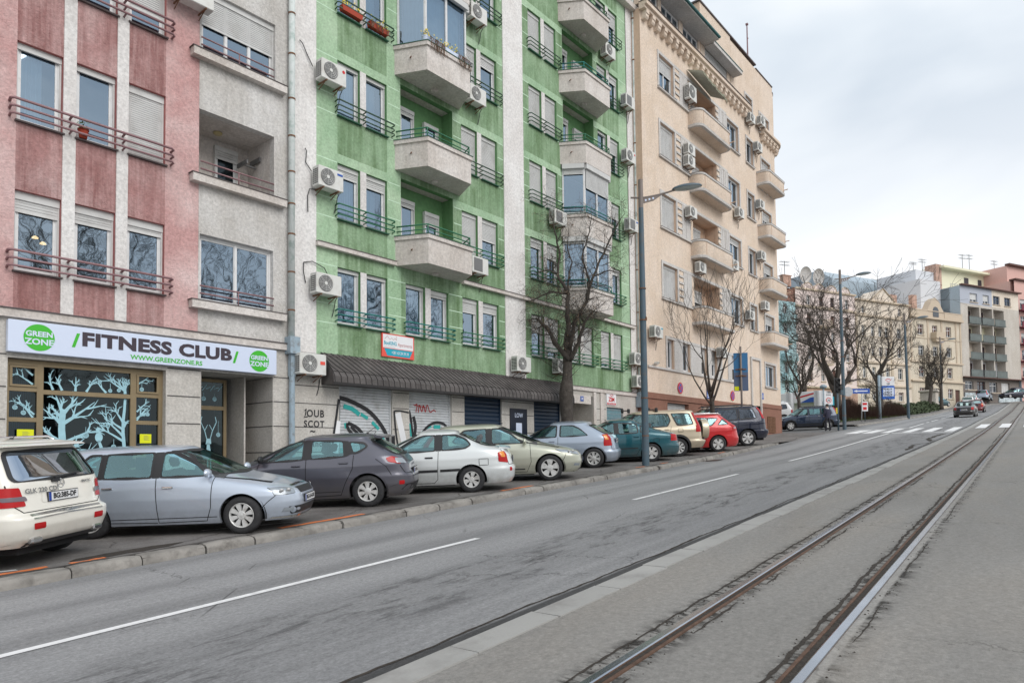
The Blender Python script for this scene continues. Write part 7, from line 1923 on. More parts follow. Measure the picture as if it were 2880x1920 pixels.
# silver estate, nose to the road
skoda = dict(L=4.26, W=1.74, H=1.48, ze=1.385, fo=.86, wb=2.47, r=.305, paint='p_silver', front_seat=2.05,
  front=[(.14, .16), (.24, .07), (.34, .02), (.48, .0), (.60, .02), (.68, .07), (.74, .20), (.80, .40), (.86, .66), (.92, .95), (.955, 1.08), (1.0, 1.17), (1.10, 1.36), (1.22, 1.60), (1.33, 1.84), (1.385, 2.02)],
  rear=[(.14, .12), (.3, .03), (.5, .0), (.7, .03), (.9, .09), (1.0, .14), (1.2, .28), (1.33, .36), (1.385, .42)], width=wid(.93, 1.385, .74),
  side=[[(1.42, .965), (2.16, .965), (2.16, 1.355), (1.95, 1.345), (1.75, 1.25)], [(2.30, .965), (3.10, .97), (3.08, 1.355), (2.30, 1.36)], [(3.16, .97), (3.52, 1.00), (3.62, 1.10), (3.36, 1.345), (3.15, 1.35)]],
  pillars=[[(2.17, .955), (2.29, .955), (2.29, 1.365), (2.17, 1.365)], [(3.10, .96), (3.16, .96), (3.15, 1.36), (3.09, 1.36)], [(1.24, .955), (1.41, .955), (1.52, 1.07)]],
  ws=(.97, 1.375, .66, .55), bw=(.98, 1.33, .60, .52), mirror=(1.36, .96), mblack=False,
  seams=[[(1.30, .94), (1.34, .45), (1.42, .24), (2.20, .23), (2.22, .95)], [(2.22, .23), (3.0, .25), (3.12, .55), (3.18, .95)], [(1.3, .94), (1.05, .905), (.80, .87), (.45, .80)], [(.72, .22), (.45, .50), (.30, .62)], [(1.25, .30), (3.05, .30)]],
  strips=[], handles=[(2.02, .80), (3.0, .81)], hchrome=True, spk=8, spkw=.13, spkt=1.9, rimk=.66, tw=.2,
  fblack=[[(-.34, .60), (.34, .60), (.38, .70), (-.38, .70)], [(-.55, .27), (.55, .27), (.62, .40), (-.62, .40)]], chromef=[([(-.40, .725), (0, .735), (.40, .725)], .02), ([(-.7, .235), (0, .22), (.7, .235)], .03)],
  head=[[(1.00, .60), (1.02, .73), (1.45, .70), (1.42, .61)]], fog=[[(1.10, .32), (1.14, .39), (1.35, .38), (1.33, .32)]], tail=[([(-1.0, .70), (-1.35, .68), (-1.30, .92), (-.97, .94)], 'lampred')], fplate=.50, rplate=.62, plate='BG 614-XR')
# white SUV seen from behind
def glk_extra(t, S, c, sf, ef, pf):
    mb = MB()
    for s_, sz_, yy, zz in (('GLK 220 CDI', .085, -.34, 1.00), ('4MATIC', .045, .46, 1.05)):
        vs, fs = text_mesh(s_, sz_, .002, 1.15); b = len(mb.v)
        for a in vs: q = ef(-1, .022)(np.array([[-(a[0]+yy), zz+a[1]]]))[0]; mb.vt(q)
        for f in fs: mb.f.append([b+i for i in f]); mb.m.append(0)
    mb.build('lettering', G['acg'], t); mb = MB()
    q = ef(-1, .014)(np.array([[0.0001, 1.06]]))[0]; M_ = Matrix.Translation(q) @ Matrix.Rotation(-pi/2, 4, 'Y')
    pts = [(.06*cos(a), .06*sin(a), 0) for a in [i*2*pi/24 for i in range(25)]]; mb.M = M_; mb.tube(pts, .007, 5)
    for k in range(3): mb.tube([(0, 0, 0), (.058*cos(k*2.0944), .058*sin(k*2.0944), 0)], [.008, .003], 4)
    mb.M = None; mb.build('badge', G['chrome'], t)
    mb = MB(); q = ef(-1, .03)(np.array([[.1, 1.13], [-.38, 1.17]])); mb.tube([q[0], q[1]], [.02, .012], 6); mb.box(q[0][0]-.02, q[0][0]+.02, q[0][1]-.07, q[0][1]+.05, 1.09, 1.13); mb.build('wiper', G['trimb'], t)
    for s_ in (1, -1):
        mb = MB(); q = ef(-1, .0)(np.array([[.55*s_, .40]]))[0]; mb.rbox(q[0]-.03, q[0]+.2, q[1]-.09, q[1]+.09, .34, .42, .02); mb.build('exhaust_tip', G['chrome'], t)
    mb = MB(); surfline(mb, [(-.62, .68), (0, .69), (.62, .68)], .05, ef(-1, .012)); mb.build('bumper_strip', G['chrome'], t, smooth=True)
    mb = MB(); patch(mb, [(-.36, .84), (.36, .84), (.33, 1.02), (-.33, 1.02)], ef(-1, .006), r=.03); mb.build('plate_recess', G['p_cream'], t, smooth=True)
glk = dict(L=4.53, W=1.86, H=1.69, ze=1.60, fo=.84, wb=2.755, r=.355, paint='p_cream', front_seat=2.2, zs=.30, gap=.06, nr=9, dark=True,
  front=[(.14, .3), (.3, .12), (.45, .02), (.7, .0), (.85, .04), (.95, .25), (1.02, .7), (1.07, 1.08), (1.12, 1.16), (1.3, 1.42), (1.5, 1.72), (1.60, 1.95)],
  rear=[(.14, .25), (.30, .14), (.40, .05), (.55, .0), (.68, .0), (.72, .10), (.9, .12), (1.1, .15), (1.15, .17), (1.5, .38), (1.60, .46)], width=[(.14, .86), (.3, .92), (.5, .98), (.7, 1.0), (.95, .99), (1.08, .965), (1.14, .95), (1.60, .83)],
  side=[[(1.45, 1.15), (2.2, 1.15), (2.2, 1.55), (1.95, 1.54)], [(2.32, 1.15), (3.1, 1.15), (3.1, 1.55), (2.32, 1.55)], [(3.2, 1.17), (3.9, 1.19), (3.85, 1.52), (3.2, 1.55)]], ws=(1.13, 1.57, .72, .6), bw=(1.13, 1.52, .74, .64), mirror=(1.42, 1.1),
  seams=[[(2.25, .36), (2.25, 1.12)], [(3.15, .6), (3.18, 1.12)]], rseams=[[(0, .74), (.66, .74), (.80, .86), (.80, 1.1)]], handles=[(2.1, .98), (3.0, .98)], spk=5, spkw=.2, tw=.23,
  tail=[([(-.95, .82), (-1.33, .82), (-1.25, 1.06), (-.93, 1.07)], 'lampred'), ([(-1.02, .895), (-1.36, .885), (-1.33, .945), (-1.0, .95)], 'plategrey')], rfog=[[(-1.32, .52), (-1.52, .52), (-1.52, .60), (-1.32, .60)]],
  rblack=[[(-.85, .30), (.85, .30), (.80, .36), (-.80, .36)]], rplate=.90, plate='BG:385-DF', rails=(1.9, 3.85), spoiler=(3.98, 1.635, .70), antenna=(3.7, 1.68, .06), extra=glk_extra, strips=[])
# graphite hatchback seen from its rear quarter
mazda = dict(L=4.46, W=1.76, H=1.47, ze=1.375, fo=.94, wb=2.64, r=.315, paint='p_grey', front_seat=2.2, nr=4.2, hblack=False,
  front=[(.14, .2), (.3, .05), (.45, .0), (.6, .04), (.70, .18), (.80, .55), (.88, .90), (.94, 1.10), (1.0, 1.22), (1.1, 1.44), (1.25, 1.80), (1.375, 2.20)],
  rear=[(.14, .18), (.28, .06), (.45, .0), (.60, .01), (.66, .05), (.85, .10), (1.0, .22), (1.1, .36), (1.2, .54), (1.3, .72), (1.375, .84)], width=wid(.97, 1.375, .73),
  side=[[(1.55, .955), (2.32, .985), (2.32, 1.345), (2.10, 1.335), (1.85, 1.21)], [(2.46, .99), (3.12, 1.02), (3.22, 1.05), (3.10, 1.32), (2.46, 1.35)], [(3.30, 1.07), (3.42, 1.10), (3.58, 1.20), (3.50, 1.27), (3.22, 1.30)]],
  pillars=[[(2.33, .98), (2.45, .985), (2.45, 1.36), (2.33, 1.36)], [(3.12, 1.02), (3.30, 1.07), (3.20, 1.32), (3.08, 1.33)], [(1.32, .95), (1.54, .955), (1.64, 1.05)]],
  ws=(.98, 1.36, .66, .56), bw=(1.02, 1.34, .60, .52), mirror=(1.48, .97), mblack=True,
  seams=[[(1.42, .95), (1.38, .5), (1.5, .24), (2.36, .24), (2.38, .98)], [(2.36, .24), (3.05, .26), (3.15, .5), (3.30, .78), (3.32, 1.04)], [(3.75, .95), (3.95, .80), (4.05, .62)], [(1.5, .32), (3.05, .33)]],
  strips=[], handles=[(2.18, .86), (3.12, .89)], spk=7, spkw=.13, spkt=1.9, rimk=.63, tail=[([(-.90, .88), (-1.18, .83), (-1.28, .93), (-1.05, .99), (-.88, .96)], 'lampred'), ([(-1.08, .855), (-1.38, .83), (-1.36, .93), (-1.10, .955)], 'lampclear')],
  rfog=[[(-1.08, .42), (-1.2, .42), (-1.2, .50), (-1.08, .50)]], rblack=[[(-.8, .30), (.8, .30), (.74, .42), (-.74, .42)]], rplate=.66, spoiler=(3.70, 1.42, .58), antenna=(3.45, 1.46, .22), fplate=.45, rseams=[[(0, .64), (.6, .64), (.66, .80)]])
accent = dict(L=4.22, W=1.68, H=1.40, ze=1.31, fo=.80, wb=2.44, r=.29, paint='p_lsilver', front_seat=2.15, nr=4.2,
  front=[(.14, .15), (.4, .0), (.6, .05), (.7, .22), (.8, .62), (.87, 1.0), (.91, 1.15), (1.0, 1.32), (1.15, 1.64), (1.31, 2.02)],
  rear=[(.14, .12), (.3, .02), (.5, .0), (.56, .05), (.80, .10), (.92, .20), (.97, .38), (1.03, .62), (1.12, .82), (1.22, 1.02), (1.31, 1.28)], width=wid(.90, 1.31, .71),
  side=[[(1.48, .925), (2.46, .945), (2.46, 1.285), (2.20, 1.28), (1.90, 1.17)], [(2.60, .95), (3.12, .98), (3.24, 1.05), (3.12, 1.18), (2.90, 1.27), (2.60, 1.285)]], pillars=[[(2.47, .94), (2.59, .94), (2.59, 1.295), (2.47, 1.295)]],
  ws=(.94, 1.295, .62, .52), bw=(1.0, 1.28, .56, .48), mirror=(1.5, .93), seams=[[(1.40, .92), (1.36, .45), (1.45, .24), (2.42, .24), (2.50, .32), (2.53, .93)], [(3.42, .60), (3.62, .60), (3.62, .74), (3.42, .74), (3.42, .60)]],
  strips=[([(1.42, .50), (2.50, .51)], .055), ([(2.56, .51), (3.0, .52)], .055)], handles=[(2.32, .80)], hblack=True, spk=6, spkw=.17, spkt=1.3, rimk=.62, tail=[([(-1.0, .66), (-1.28, .62), (-1.26, .88), (-.98, .86)], 'lampred'), ([(-1.06, .76), (-1.2, .75), (-1.2, .88), (-1.04, .87)], 'lampamber')],
  rfog=[[(-1.25, .44), (-1.35, .44), (-1.35, .52), (-1.25, .52)]], rplate=.68, fplate=.4, spoiler=(3.86, .985, .5), rseams=[[(0, .58), (.56, .58), (.60, .92)]])
focus = dict(L=4.34, W=1.84, H=1.50, ze=1.40, fo=.87, wb=2.64, r=.325, paint='p_green', front_seat=2.15,
  front=[(.14, .16), (.3, .04), (.45, .0), (.62, .03), (.72, .12), (.80, .36), (.88, .72), (.95, 1.04), (1.0, 1.16), (1.1, 1.36), (1.25, 1.68), (1.40, 2.1)],
  rear=[(.14, .12), (.3, .02), (.5, .0), (.8, .06), (1.0, .14), (1.2, .32), (1.40, .60)], width=wid(.96, 1.40, .73),
  side=[[(1.55, .975), (2.34, .99), (2.34, 1.365), (2.12, 1.355), (1.85, 1.22)], [(2.47, .99), (3.25, 1.02), (3.35, 1.08), (3.05, 1.34), (2.47, 1.37)]], pillars=[[(2.35, .98), (2.46, .98), (2.46, 1.375), (2.35, 1.375)], [(1.32, .96), (1.54, .975), (1.66, 1.09)]],
  ws=(.99, 1.385, .68, .57), bw=(1.0, 1.33, .62, .5), mirror=(1.48, .98), seams=[[(1.36, .96), (1.34, .5), (1.45, .25), (2.38, .25), (2.40, .97)], [(2.38, .25), (3.1, .28), (3.25, .6), (3.30, .98)], [(1.3, .95), (1.0, .91), (.62, .83)], [(.75, .25), (.5, .55), (.45, .66)]],
  strips=[([(1.5, .32), (3.1, .33)], .03)], handles=[(2.2, .87), (3.15, .90)], spk=5, spkw=.19, spkt=1.25, rimk=.70,
  fblack=[[(-.26, .66), (.26, .66), (.30, .73), (-.30, .73)], [(-.5, .24), (.5, .24), (.4, .46), (-.4, .46)]], head=[[(.86, .72), (.93, .80), (1.42, .70), (1.36, .62)]], fog=[[(1.1, .36), (1.12, .42), (1.36, .40), (1.34, .34)]], fplate=.50, rplate=.8, tail=[([(-.95, .85), (-1.2, .85), (-1.15, 1.25), (-.92, 1.25)], 'lampred')], antenna=(2.1, 1.49, .16), chromef=[([(-.28, .735), (.28, .735)], .018)])
astra = dict(L=4.11, W=1.71, H=1.425, ze=1.33, fo=.80, wb=2.61, r=.30, paint='p_bsilver', front_seat=2.1, nr=4.5,
  front=[(.14, .15), (.4, .0), (.62, .05), (.72, .25), (.82, .65), (.90, 1.02), (.94, 1.15), (1.05, 1.38), (1.2, 1.68), (1.33, 2.0)], rear=[(.14, .12), (.3, .02), (.48, .0), (.54, .06), (.9, .14), (1.0, .24), (1.1, .42), (1.22, .64), (1.33, .90)], width=wid(.93, 1.33, .72),
  side=[[(1.45, .95), (2.28, .965), (2.28, 1.30), (2.05, 1.29), (1.75, 1.18)], [(2.40, .97), (3.25, .99), (2.98, 1.20), (2.78, 1.29), (2.40, 1.305)]], pillars=[], ws=(.97, 1.315, .64, .54), bw=(1.0, 1.29, .60, .52), mirror=(1.42, .95),
  seams=[[(1.36, .94), (1.34, .45), (1.45, .24), (2.34, .24), (2.34, .96)]], handles=[(2.15, .83)], spk=7, spkw=.13, tail=[([(-.97, .66), (-1.3, .66), (-1.26, 1.0), (-.95, 1.0)], 'lampred'), ([(-1.0, .84), (-1.16, .84), (-1.14, .98), (-.98, .98)], 'lampamber')], rplate=.78, rseams=[[(0, .55), (.6, .55), (.62, .95)]], strips=[([(1.4, .40), (3.1, .41)], .03)], antenna=(2.1, 1.42, .1))
shuma = dict(L=4.48, W=1.72, H=1.42, ze=1.325, fo=.88, wb=2.56, r=.30, paint='p_teal', front_seat=2.2, nr=4.2,
  front=[(.14, .15), (.4, .0), (.6, .05), (.7, .25), (.8, .65), (.88, 1.05), (.92, 1.18), (1.05, 1.45), (1.2, 1.75), (1.325, 2.08)], rear=[(.14, .14), (.3, .02), (.5, .0), (.58, .05), (.85, .10), (.92, .26), (.97, .48), (1.05, .78), (1.18, 1.08), (1.325, 1.45)], width=wid(.91, 1.325, .71),
  side=[[(1.55, .935), (2.26, .945), (2.26, 1.295), (2.08, 1.29), (1.82, 1.17)], [(2.38, .945), (3.02, .96), (3.0, 1.25), (2.38, 1.30)], [(3.1, .965), (3.42, .985), (3.12, 1.20)]], pillars=[[(2.27, .94), (2.37, .94), (2.37, 1.305), (2.27, 1.305)]], ws=(.95, 1.31, .63, .53), bw=(1.0, 1.29, .56, .48), mirror=(1.5, .94),
  seams=[[(1.44, .93), (1.42, .45), (1.5, .24), (2.30, .24), (2.31, .94)], [(2.30, .24), (2.95, .25), (3.1, .5), (3.08, .96)], [(3.52, .64), (3.70, .64), (3.70, .76), (3.52, .76), (3.52, .64)]], handles=[(2.14, .82), (2.95, .83)], spk=5, spkw=.24, spkt=1.2, rimk=.66, strips=[([(1.5, .46), (3.0, .47)], .03)],
  tail=[([(-1.0, .66), (-1.35, .66), (-1.32, .86), (-.99, .88)], 'lampred')], rplate=.66, rseams=[[(0, .6), (.6, .6)]])
def crv_extra(t, S, c, sf, ef, pf):
    xr = -S.L/2-.06; M_ = Matrix.Translation((xr, 0, .92)) @ Matrix.Rotation(-pi/2, 4, 'Y'); mb = MB(); mb.lathe([(.34, -.12), (.355, -.06), (.355, .08), (.33, .13), (.1, .145)], 30, 0, M_); w_ = mb.build('spare_wheel', G['tyre'], t, smooth=True, auto=40)
    mb = MB(); mb.lathe([(.362, -.11), (.366, .085), (.34, .135), (.05, .15)], 30, 0, M_); sub(mb, 'spare_cover', G['p_beige'], w_, smooth=True, auto=40)
    for a in (1.75, 2.75):
        mb = MB(); mb.rbox(S.L/2-a-.04, S.L/2-a+.04, -.64, .64, S.H+.01, S.H+.05, .01)
        for s_ in (-.62, .62): mb.rbox(S.L/2-a-.05, S.L/2-a+.05, s_-.04, s_+.04, S.H-.06, S.H+.10, .02)
        mb.build('roof_bar', G['trimb'], t)
crv = dict(L=4.54, W=1.80, H=1.68, ze=1.585, fo=.83, wb=2.62, r=.335, paint='p_beige', front_seat=2.2, zs=.30, gap=.06, nr=6,
  front=[(.14, .3), (.3, .1), (.5, .0), (.75, .03), (.88, .18), (.97, .55), (1.03, .95), (1.07, 1.08), (1.2, 1.28), (1.4, 1.58), (1.585, 1.92)], rear=[(.14, .3), (.3, .1), (.48, .02), (.55, .0), (.60, .14), (1.0, .17), (1.2, .24), (1.585, .42)], width=[(.14, .86), (.3, .93), (.5, .99), (.7, 1.0), (.95, .985), (1.02, .95), (1.06, .93), (1.585, .77)],
  side=[[(1.50, 1.08), (2.22, 1.085), (2.22, 1.54), (2.0, 1.53), (1.75, 1.32)], [(2.36, 1.09), (3.08, 1.10), (3.20, 1.30), (3.12, 1.54), (2.36, 1.55)], [(3.44, 1.12), (4.02, 1.14), (3.90, 1.52), (3.25, 1.54)]], pillars=[[(2.23, 1.08), (2.35, 1.08), (2.35, 1.56), (2.23, 1.56)]], ws=(1.10, 1.57, .68, .58), bw=(1.12, 1.52, .66, .58), mirror=(1.45, 1.07), mblack=True, dark=False,
  seams=[[(1.42, 1.06), (1.40, .5), (1.5, .36), (2.28, .36), (2.29, 1.08)], [(2.28, .36), (2.95, .38), (3.1, .7), (3.22, 1.1)], [(3.45, .88), (3.62, .88), (3.62, 1.0), (3.45, 1.0), (3.45, .88)]], handles=[(2.14, .97), (3.05, .98)], cladding=.07, rblack=[[(-.85, .30), (.85, .30), (.8, .40), (-.8, .40)]], cladmat='trimb', spk=9, spkw=.11, rimk=.64, tw=.22,
  tail=[([(-.95, .86), (-1.22, .86), (-1.20, 1.10), (-.93, 1.10)], 'lampred'), ([(-1.0, 1.10), (-1.2, 1.10), (-1.14, 1.56), (-.97, 1.56)], 'lampred')], rplate=.55, extra=crv_extra, strips=[([(1.5, .40), (3.0, .41)], .10)])
ceed = dict(L=4.49, W=1.79, H=1.50, ze=1.395, fo=.88, wb=2.65, r=.315, paint='p_red', front_seat=2.15, nr=4.6,
  front=[(.14, .16), (.4, .0), (.65, .05), (.77, .3), (.87, .72), (.95, 1.05), (1.0, 1.18), (1.15, 1.45), (1.3, 1.75), (1.395, 2.05)], rear=[(.14, .12), (.3, .02), (.5, .0), (.6, .03), (.95, .10), (1.1, .26), (1.25, .46), (1.395, .66)], width=wid(.97, 1.395, .73),
  side=[[(1.52, .985), (2.24, .995), (2.24, 1.36), (2.0, 1.34), (1.8, 1.22)], [(2.36, .995), (2.98, 1.01), (3.08, 1.08), (3.18, 1.33), (2.36, 1.365)], [(3.12, 1.02), (3.32, 1.05), (3.60, 1.30), (3.2, 1.33)]], pillars=[], ws=(1.0, 1.38, .66, .56), bw=(1.02, 1.34, .60, .52), mirror=(1.46, .99),
  seams=[[(1.38, .97), (1.36, .5), (1.45, .25), (2.30, .25), (2.30, .98)], [(2.30, .25), (2.95, .27), (3.08, .55), (3.15, 1.0)]], handles=[(2.14, .88), (2.96, .90)], hblack=True, spk=5, spkw=.22, spkt=1.3, rimk=.67, rails=(2.05, 3.75), tail=[([(-.98, .82), (-1.25, .80), (-1.22, 1.02), (-.96, 1.05)], 'lampred'), ([(-1.05, .88), (-1.2, .87), (-1.2, .93), (-1.04, .94)], 'lampclear')], rplate=.75, strips=[])
# wedge glass at the tail of the red estate
ceed['side'].append([(3.55, 1.05), (3.98, 1.06), (3.78, 1.27)])
xtrail = dict(L=4.51, W=1.77, H=1.70, ze=1.60, fo=.88, wb=2.63, r=.34, paint='p_navy', front_seat=2.2, zs=.30, gap=.06, nr=6, dark=True,
  front=[(.14, .3), (.3, .1), (.5, .0), (.75, .02), (.9, .15), (.99, .6), (1.05, 1.0), (1.1, 1.12), (1.3, 1.42), (1.5, 1.74), (1.60, 1.95)], rear=[(.14, .3), (.3, .1), (.5, .0), (.62, .0), (.66, .10), (1.1, .14), (1.4, .26), (1.60, .42)], width=[(.14, .86), (.3, .93), (.5, .99), (.7, 1.0), (.95, .985), (1.04, .95), (1.08, .93), (1.60, .77)],
  side=[[(1.5, 1.10), (2.22, 1.105), (2.22, 1.56), (2.0, 1.54), (1.75, 1.34)], [(2.34, 1.11), (3.12, 1.12), (3.12, 1.56), (2.34, 1.56)], [(3.2, 1.13), (3.92, 1.15), (3.80, 1.54), (3.2, 1.56)]], ws=(1.12, 1.58, .68, .58), bw=(1.14, 1.54, .66, .58), mirror=(1.45, 1.09),
  seams=[[(2.28, .36), (2.29, 1.08)], [(2.95, .5), (3.12, .8), (3.16, 1.1)]], handles=[(2.14, 1.0), (3.0, 1.0)], hchrome=True, spk=6, spkw=.10, spkt=1.1, rimk=.68, tw=.22, rails=(1.9, 3.9), railm='trimb', tail=[([(-.97, 1.12), (-1.18, 1.10), (-1.14, 1.58), (-.95, 1.58)], 'lampred')], rplate=.95, strips=[([(1.45, .42), (3.1, .43)], .07)], rblack=[[(-.85, .30), (.85, .30), (.8, .42), (-.8, .42)]])
captiva = dict(xtrail, paint='p_dblue', L=4.64, wb=2.7, fo=.95, H=1.72, dark=False, cladding=.06, fblack=[[(-.5, .55), (.5, .55), (.55, .75), (-.55, .75)]], head=[[(1.0, .74), (1.02, .88), (1.38, .85), (1.34, .74)]], fplate=.5, railm='trimb')
def hgrey(d, p, **k): r = dict(d); r['paint'] = p; r.update(k); return r
h1, h2 = radians(-50), radians(130)
PK = 'cars parked at an angle on the pavement'
build_car(glk, 'cream white SUV seen from behind, with BG 385-DF plate, nearest parked car', at=(3.44, 10.95), heading=radians(124), group=PK, res=1.3, sc=1.03)
build_car(skoda, 'silver blue estate car parked nose to the road', contact=('f', 'r', 5.9, 10.85), heading=radians(-50), group=PK, res=1.4, sc=1.03)
build_car(mazda, 'dark graphite hatchback with a roof spoiler, seen from its rear quarter', contact=('r', 'l', 9.2, 11.7), heading=radians(130), group=PK, res=1.3, sc=1.07)
build_car(accent, 'light silver two door car with black rub strip', contact=('r', 'l', 12.2, 11.5), heading=radians(130), group=PK, res=1.2, sc=1.11)
build_car(focus, 'pale green grey hatchback parked nose to the road', contact=('f', 'r', 15.4, 11.5), heading=radians(-52), group=PK, res=1.2, sc=1.1)
build_car(astra, 'blue silver hatchback with tall red tail lamps', contact=('r', 'l', 19.55, 12.75), heading=radians(114), group=PK, plate='BG 220-GT', sc=1.13)
build_car(shuma, 'dark teal car behind the street lamp', contact=('r', 'l', 22.6, 12.2), heading=radians(130), group=PK, sc=1.13)
build_car(crv, 'champagne SUV with spare wheel on its tailgate and roof bars', contact=('r', 'l', 25.2, 12.4), heading=radians(131), group=PK, sc=1.12)
build_car(ceed, 'bright red estate car', contact=('r', 'l', 28.0, 11.95), heading=radians(130), group=PK, sc=1.09)
build_car(xtrail, 'navy blue SUV at the far end of the angled row', contact=('r', 'l', 31.5, 12.0), heading=radians(130), group=PK, sc=1.12)
build_car(captiva, 'slate blue SUV waiting at the mouth of the side street', contact=('f', 'l', 49.9, 15.9), heading=radians(125), group=None, res=.8, sc=.95)
build_car(hgrey(glk, 'p_white', extra=None, rplate=None), 'white van like car half hidden behind the slate blue SUV', x=56.0, y=20.0, heading=radians(125), group=None, res=.7)
FAR = 'cars farther up the hill'
hd = RA
build_car(hgrey(shuma, 'p_black'), 'black saloon driving away up the lane with red tail lamps', x=73.0, y=8.0, heading=hd, group=FAR, res=.7, name='moving_car')
build_car(hgrey(astra, 'p_wine'), 'dark red hatchback driving just ahead of the black saloon', x=90.0, y=8.9, heading=hd, group=FAR, res=.6, name='moving_car')
build_car(hgrey(skoda, 'p_white', plate='BG 101-AA', fplate=None, rplate=None), 'white estate car parked uphill beyond the dark red hatchback', x=118, y=12.5, heading=radians(0), group=FAR, res=.5, z=gz(118, 9))
build_car(hgrey(ceed, 'p_lsilver', rplate=None), 'silver estate car parked uphill behind the white one', x=126, y=12.8, heading=radians(-2), group=FAR, res=.5, z=gz(126, 9)+.1)
build_car(hgrey(crv, 'p_bsilver', extra=None, rplate=None), 'pale blue van like car parked before the block with balconies', x=133, y=12.0, heading=radians(-5), group=FAR, res=.5, z=9.2)
build_car(hgrey(skoda, 'p_navy', H=1.75, fplate=None, rplate=None), 'navy minivan parked across the top of the street', x=133, y=8.3, heading=radians(140), group=FAR, res=.5, z=9.35)
build_car(hgrey(astra, 'p_teal', rplate=None), 'blue green car parked by the low green hedge', x=112, y=15.5, heading=radians(-20), group=FAR, res=.5, z=gz(112, 9)+.4)
# ------------------------------------------------------------------ person
t = thing('person', 'person in a dark jacket with a pale scarf standing behind the slate blue SUV', 'person', (48.6, 13.1, gz(48.6, 13.1)), radians(150))
me = bpy.data.meshes.new('body'); vs = [(0, 0, .95), (0, 0, 1.2), (0, 0, 1.42), (0, 0, 1.52), (0, .01, 1.66), (.17, 0, 1.40), (.24, .02, 1.14), (.2, -.14, .95), (-.17, 0, 1.40), (-.25, .02, 1.14), (-.22, -.1, .9), (.1, 0, .9), (.12, -.03, .5), (.12, .02, .06), (-.1, 0, .9), (-.12, .05, .5), (-.12, .12, .08), (.12, -.12, .03), (-.12, 0, .03)]
es = [(0, 1), (1, 2), (2, 3), (3, 4), (2, 5), (5, 6), (6, 7), (2, 8), (8, 9), (9, 10), (0, 11), (11, 12), (12, 13), (0, 14), (14, 15), (15, 16), (13, 17), (16, 18)]
rad = [.17, .18, .17, .07, .10, .085, .065, .05, .085, .065, .05, .11, .08, .055, .11, .08, .055, .045, .045]
me.from_pydata(vs, es, []); me.update(); ob = bpy.data.objects.new('body', me); COL.objects.link(ob); md = ob.modifiers.new('s', 'SKIN'); ob.modifiers.new('d', 'SUBSURF').levels = 1
for v, r_ in zip(me.skin_vertices[0].data, rad): v.radius = (r_, r_*.8)
me.skin_vertices[0].data[0].use_root = True
dg = bpy.context.evaluated_depsgraph_get(); m2 = bpy.data.meshes.new_from_object(ob.evaluated_get(dg)); bpy.data.objects.remove(ob)
for m_ in (plain('dark coat', (.04, .04, .07), .9), plain('skin', (.55, .36, .28), .6), plain('dark trousers', (.03, .03, .04), .9)): m2.materials.append(m_)
for p in m2.polygons:
    z_ = p.center.z; p.material_index = 1 if z_ > 1.53 or (z_ < .99 and z_ > .84 and abs(p.center.x) > .19) else (2 if z_ < .85 else 0); p.use_smooth = True
bo = bpy.data.objects.new('body', m2); COL.objects.link(bo); bo.parent = t
mb = MB(); mb.lathe([(.105, 1.66), (.11, 1.72), (.085, 1.78), (.03, 1.80)], 12, 0, Matrix.Translation((0, .015, 0))); mb.build('hair', G['bark'], t, smooth=True)
mb = MB(); mb.lathe([(.10, 1.44), (.12, 1.47), (.10, 1.53)], 12); mb.build('scarf', G['whitep'], t, smooth=True)
# ------------------------------------------------------------------ buildings beyond the park
FA = radians(-24); FO = Vector((127.011, 14.532, 0)); FM = Matrix.Translation(FO) @ Matrix.Rotation(FA, 4, 'Z')
def fbuild(label, t0):
    return thing('town_house', label, 'building', tuple(FM @ Vector((t0, 0, 6))), FA, 'old buildings facing the park')
class FB:
    """far building, local x along the facade, y into the block, z up; frame placed at the facade line"""
    def __init__(s, label, t0): s.t = thing('town_house', label, 'building', (0, 0, 0), 0); s.t.matrix_world = FM @ Matrix.Translation((t0, 0, 0)); s.t0 = t0; s.mats = {}
    def part(s, mb, name, mat, **k):
        for i, v in enumerate(mb.v): mb.v[i] = (v[0]-s.t0, v[1], v[2])
        return mb.build(name, mat, s.t, **k)
    def wall(s, x0, x1, z0, z1, m, ops=(), y=0, rec=.25, mj=None):
        mb = MB(); wallmesh(mb, x0, x1, z0, z1, y, ops, rec); return s.part(mb, 'wall', [m, mj or m])
    def win(s, xa, xb, za, zb, y=.25, fm='pvc', pane='farpane', sh=0, mull=True):
        mb = MB(); t = .09; mb.box(xa, xa+t, y-.06, y, za, zb); mb.box(xb-t, xb, y-.06, y, za, zb); mb.box(xa+t, xb-t, y-.06, y, zb-t, zb); mb.box(xa+t, xb-t, y-.06, y, za, za+t)
        if mull: mb.box((xa+xb)/2-.05, (xa+xb)/2+.05, y-.055, y-.005, za+t, zb-t); mb.box(xa+t, xb-t, y-.05, y-.004, zb-(zb-za)*.33-.04, zb-(zb-za)*.33+.04)
        f = s.part(mb, 'window', G[fm]); mb = MB(); mb.poly([(xa-s.t0, y-.002, za), (xb-s.t0, y-.002, za), (xb-s.t0, y-.002, zb), (xa-s.t0, y-.002, zb)]); sub(mb, 'pane', G[pane], f)
        if sh: mb = MB(); mb.box(xa+t-s.t0, xb-t-s.t0, y-.045, y-.01, zb-(zb-za)*sh, zb-.02); sub(mb, 'shutter', G[s.shm if hasattr(s, 'shm') else 'shut'], f)
        mb = MB(); mb.box(xa-.12-s.t0, xb+.12-s.t0, -.12, .0-.003, za-.14, za-.03); sub(mb, 'sill', G['ftrim'], f)
        return f
    def band(s, x0, x1, z, h, d, m='ftrim', name='cornice'):
        mb = MB(); mb.box(x0, x1, -d, -.004, z, z+h); return s.part(mb, name, G[m])
G['farpane'] = plain('far window glass', (.035, .045, .06), .12, spec=.8)
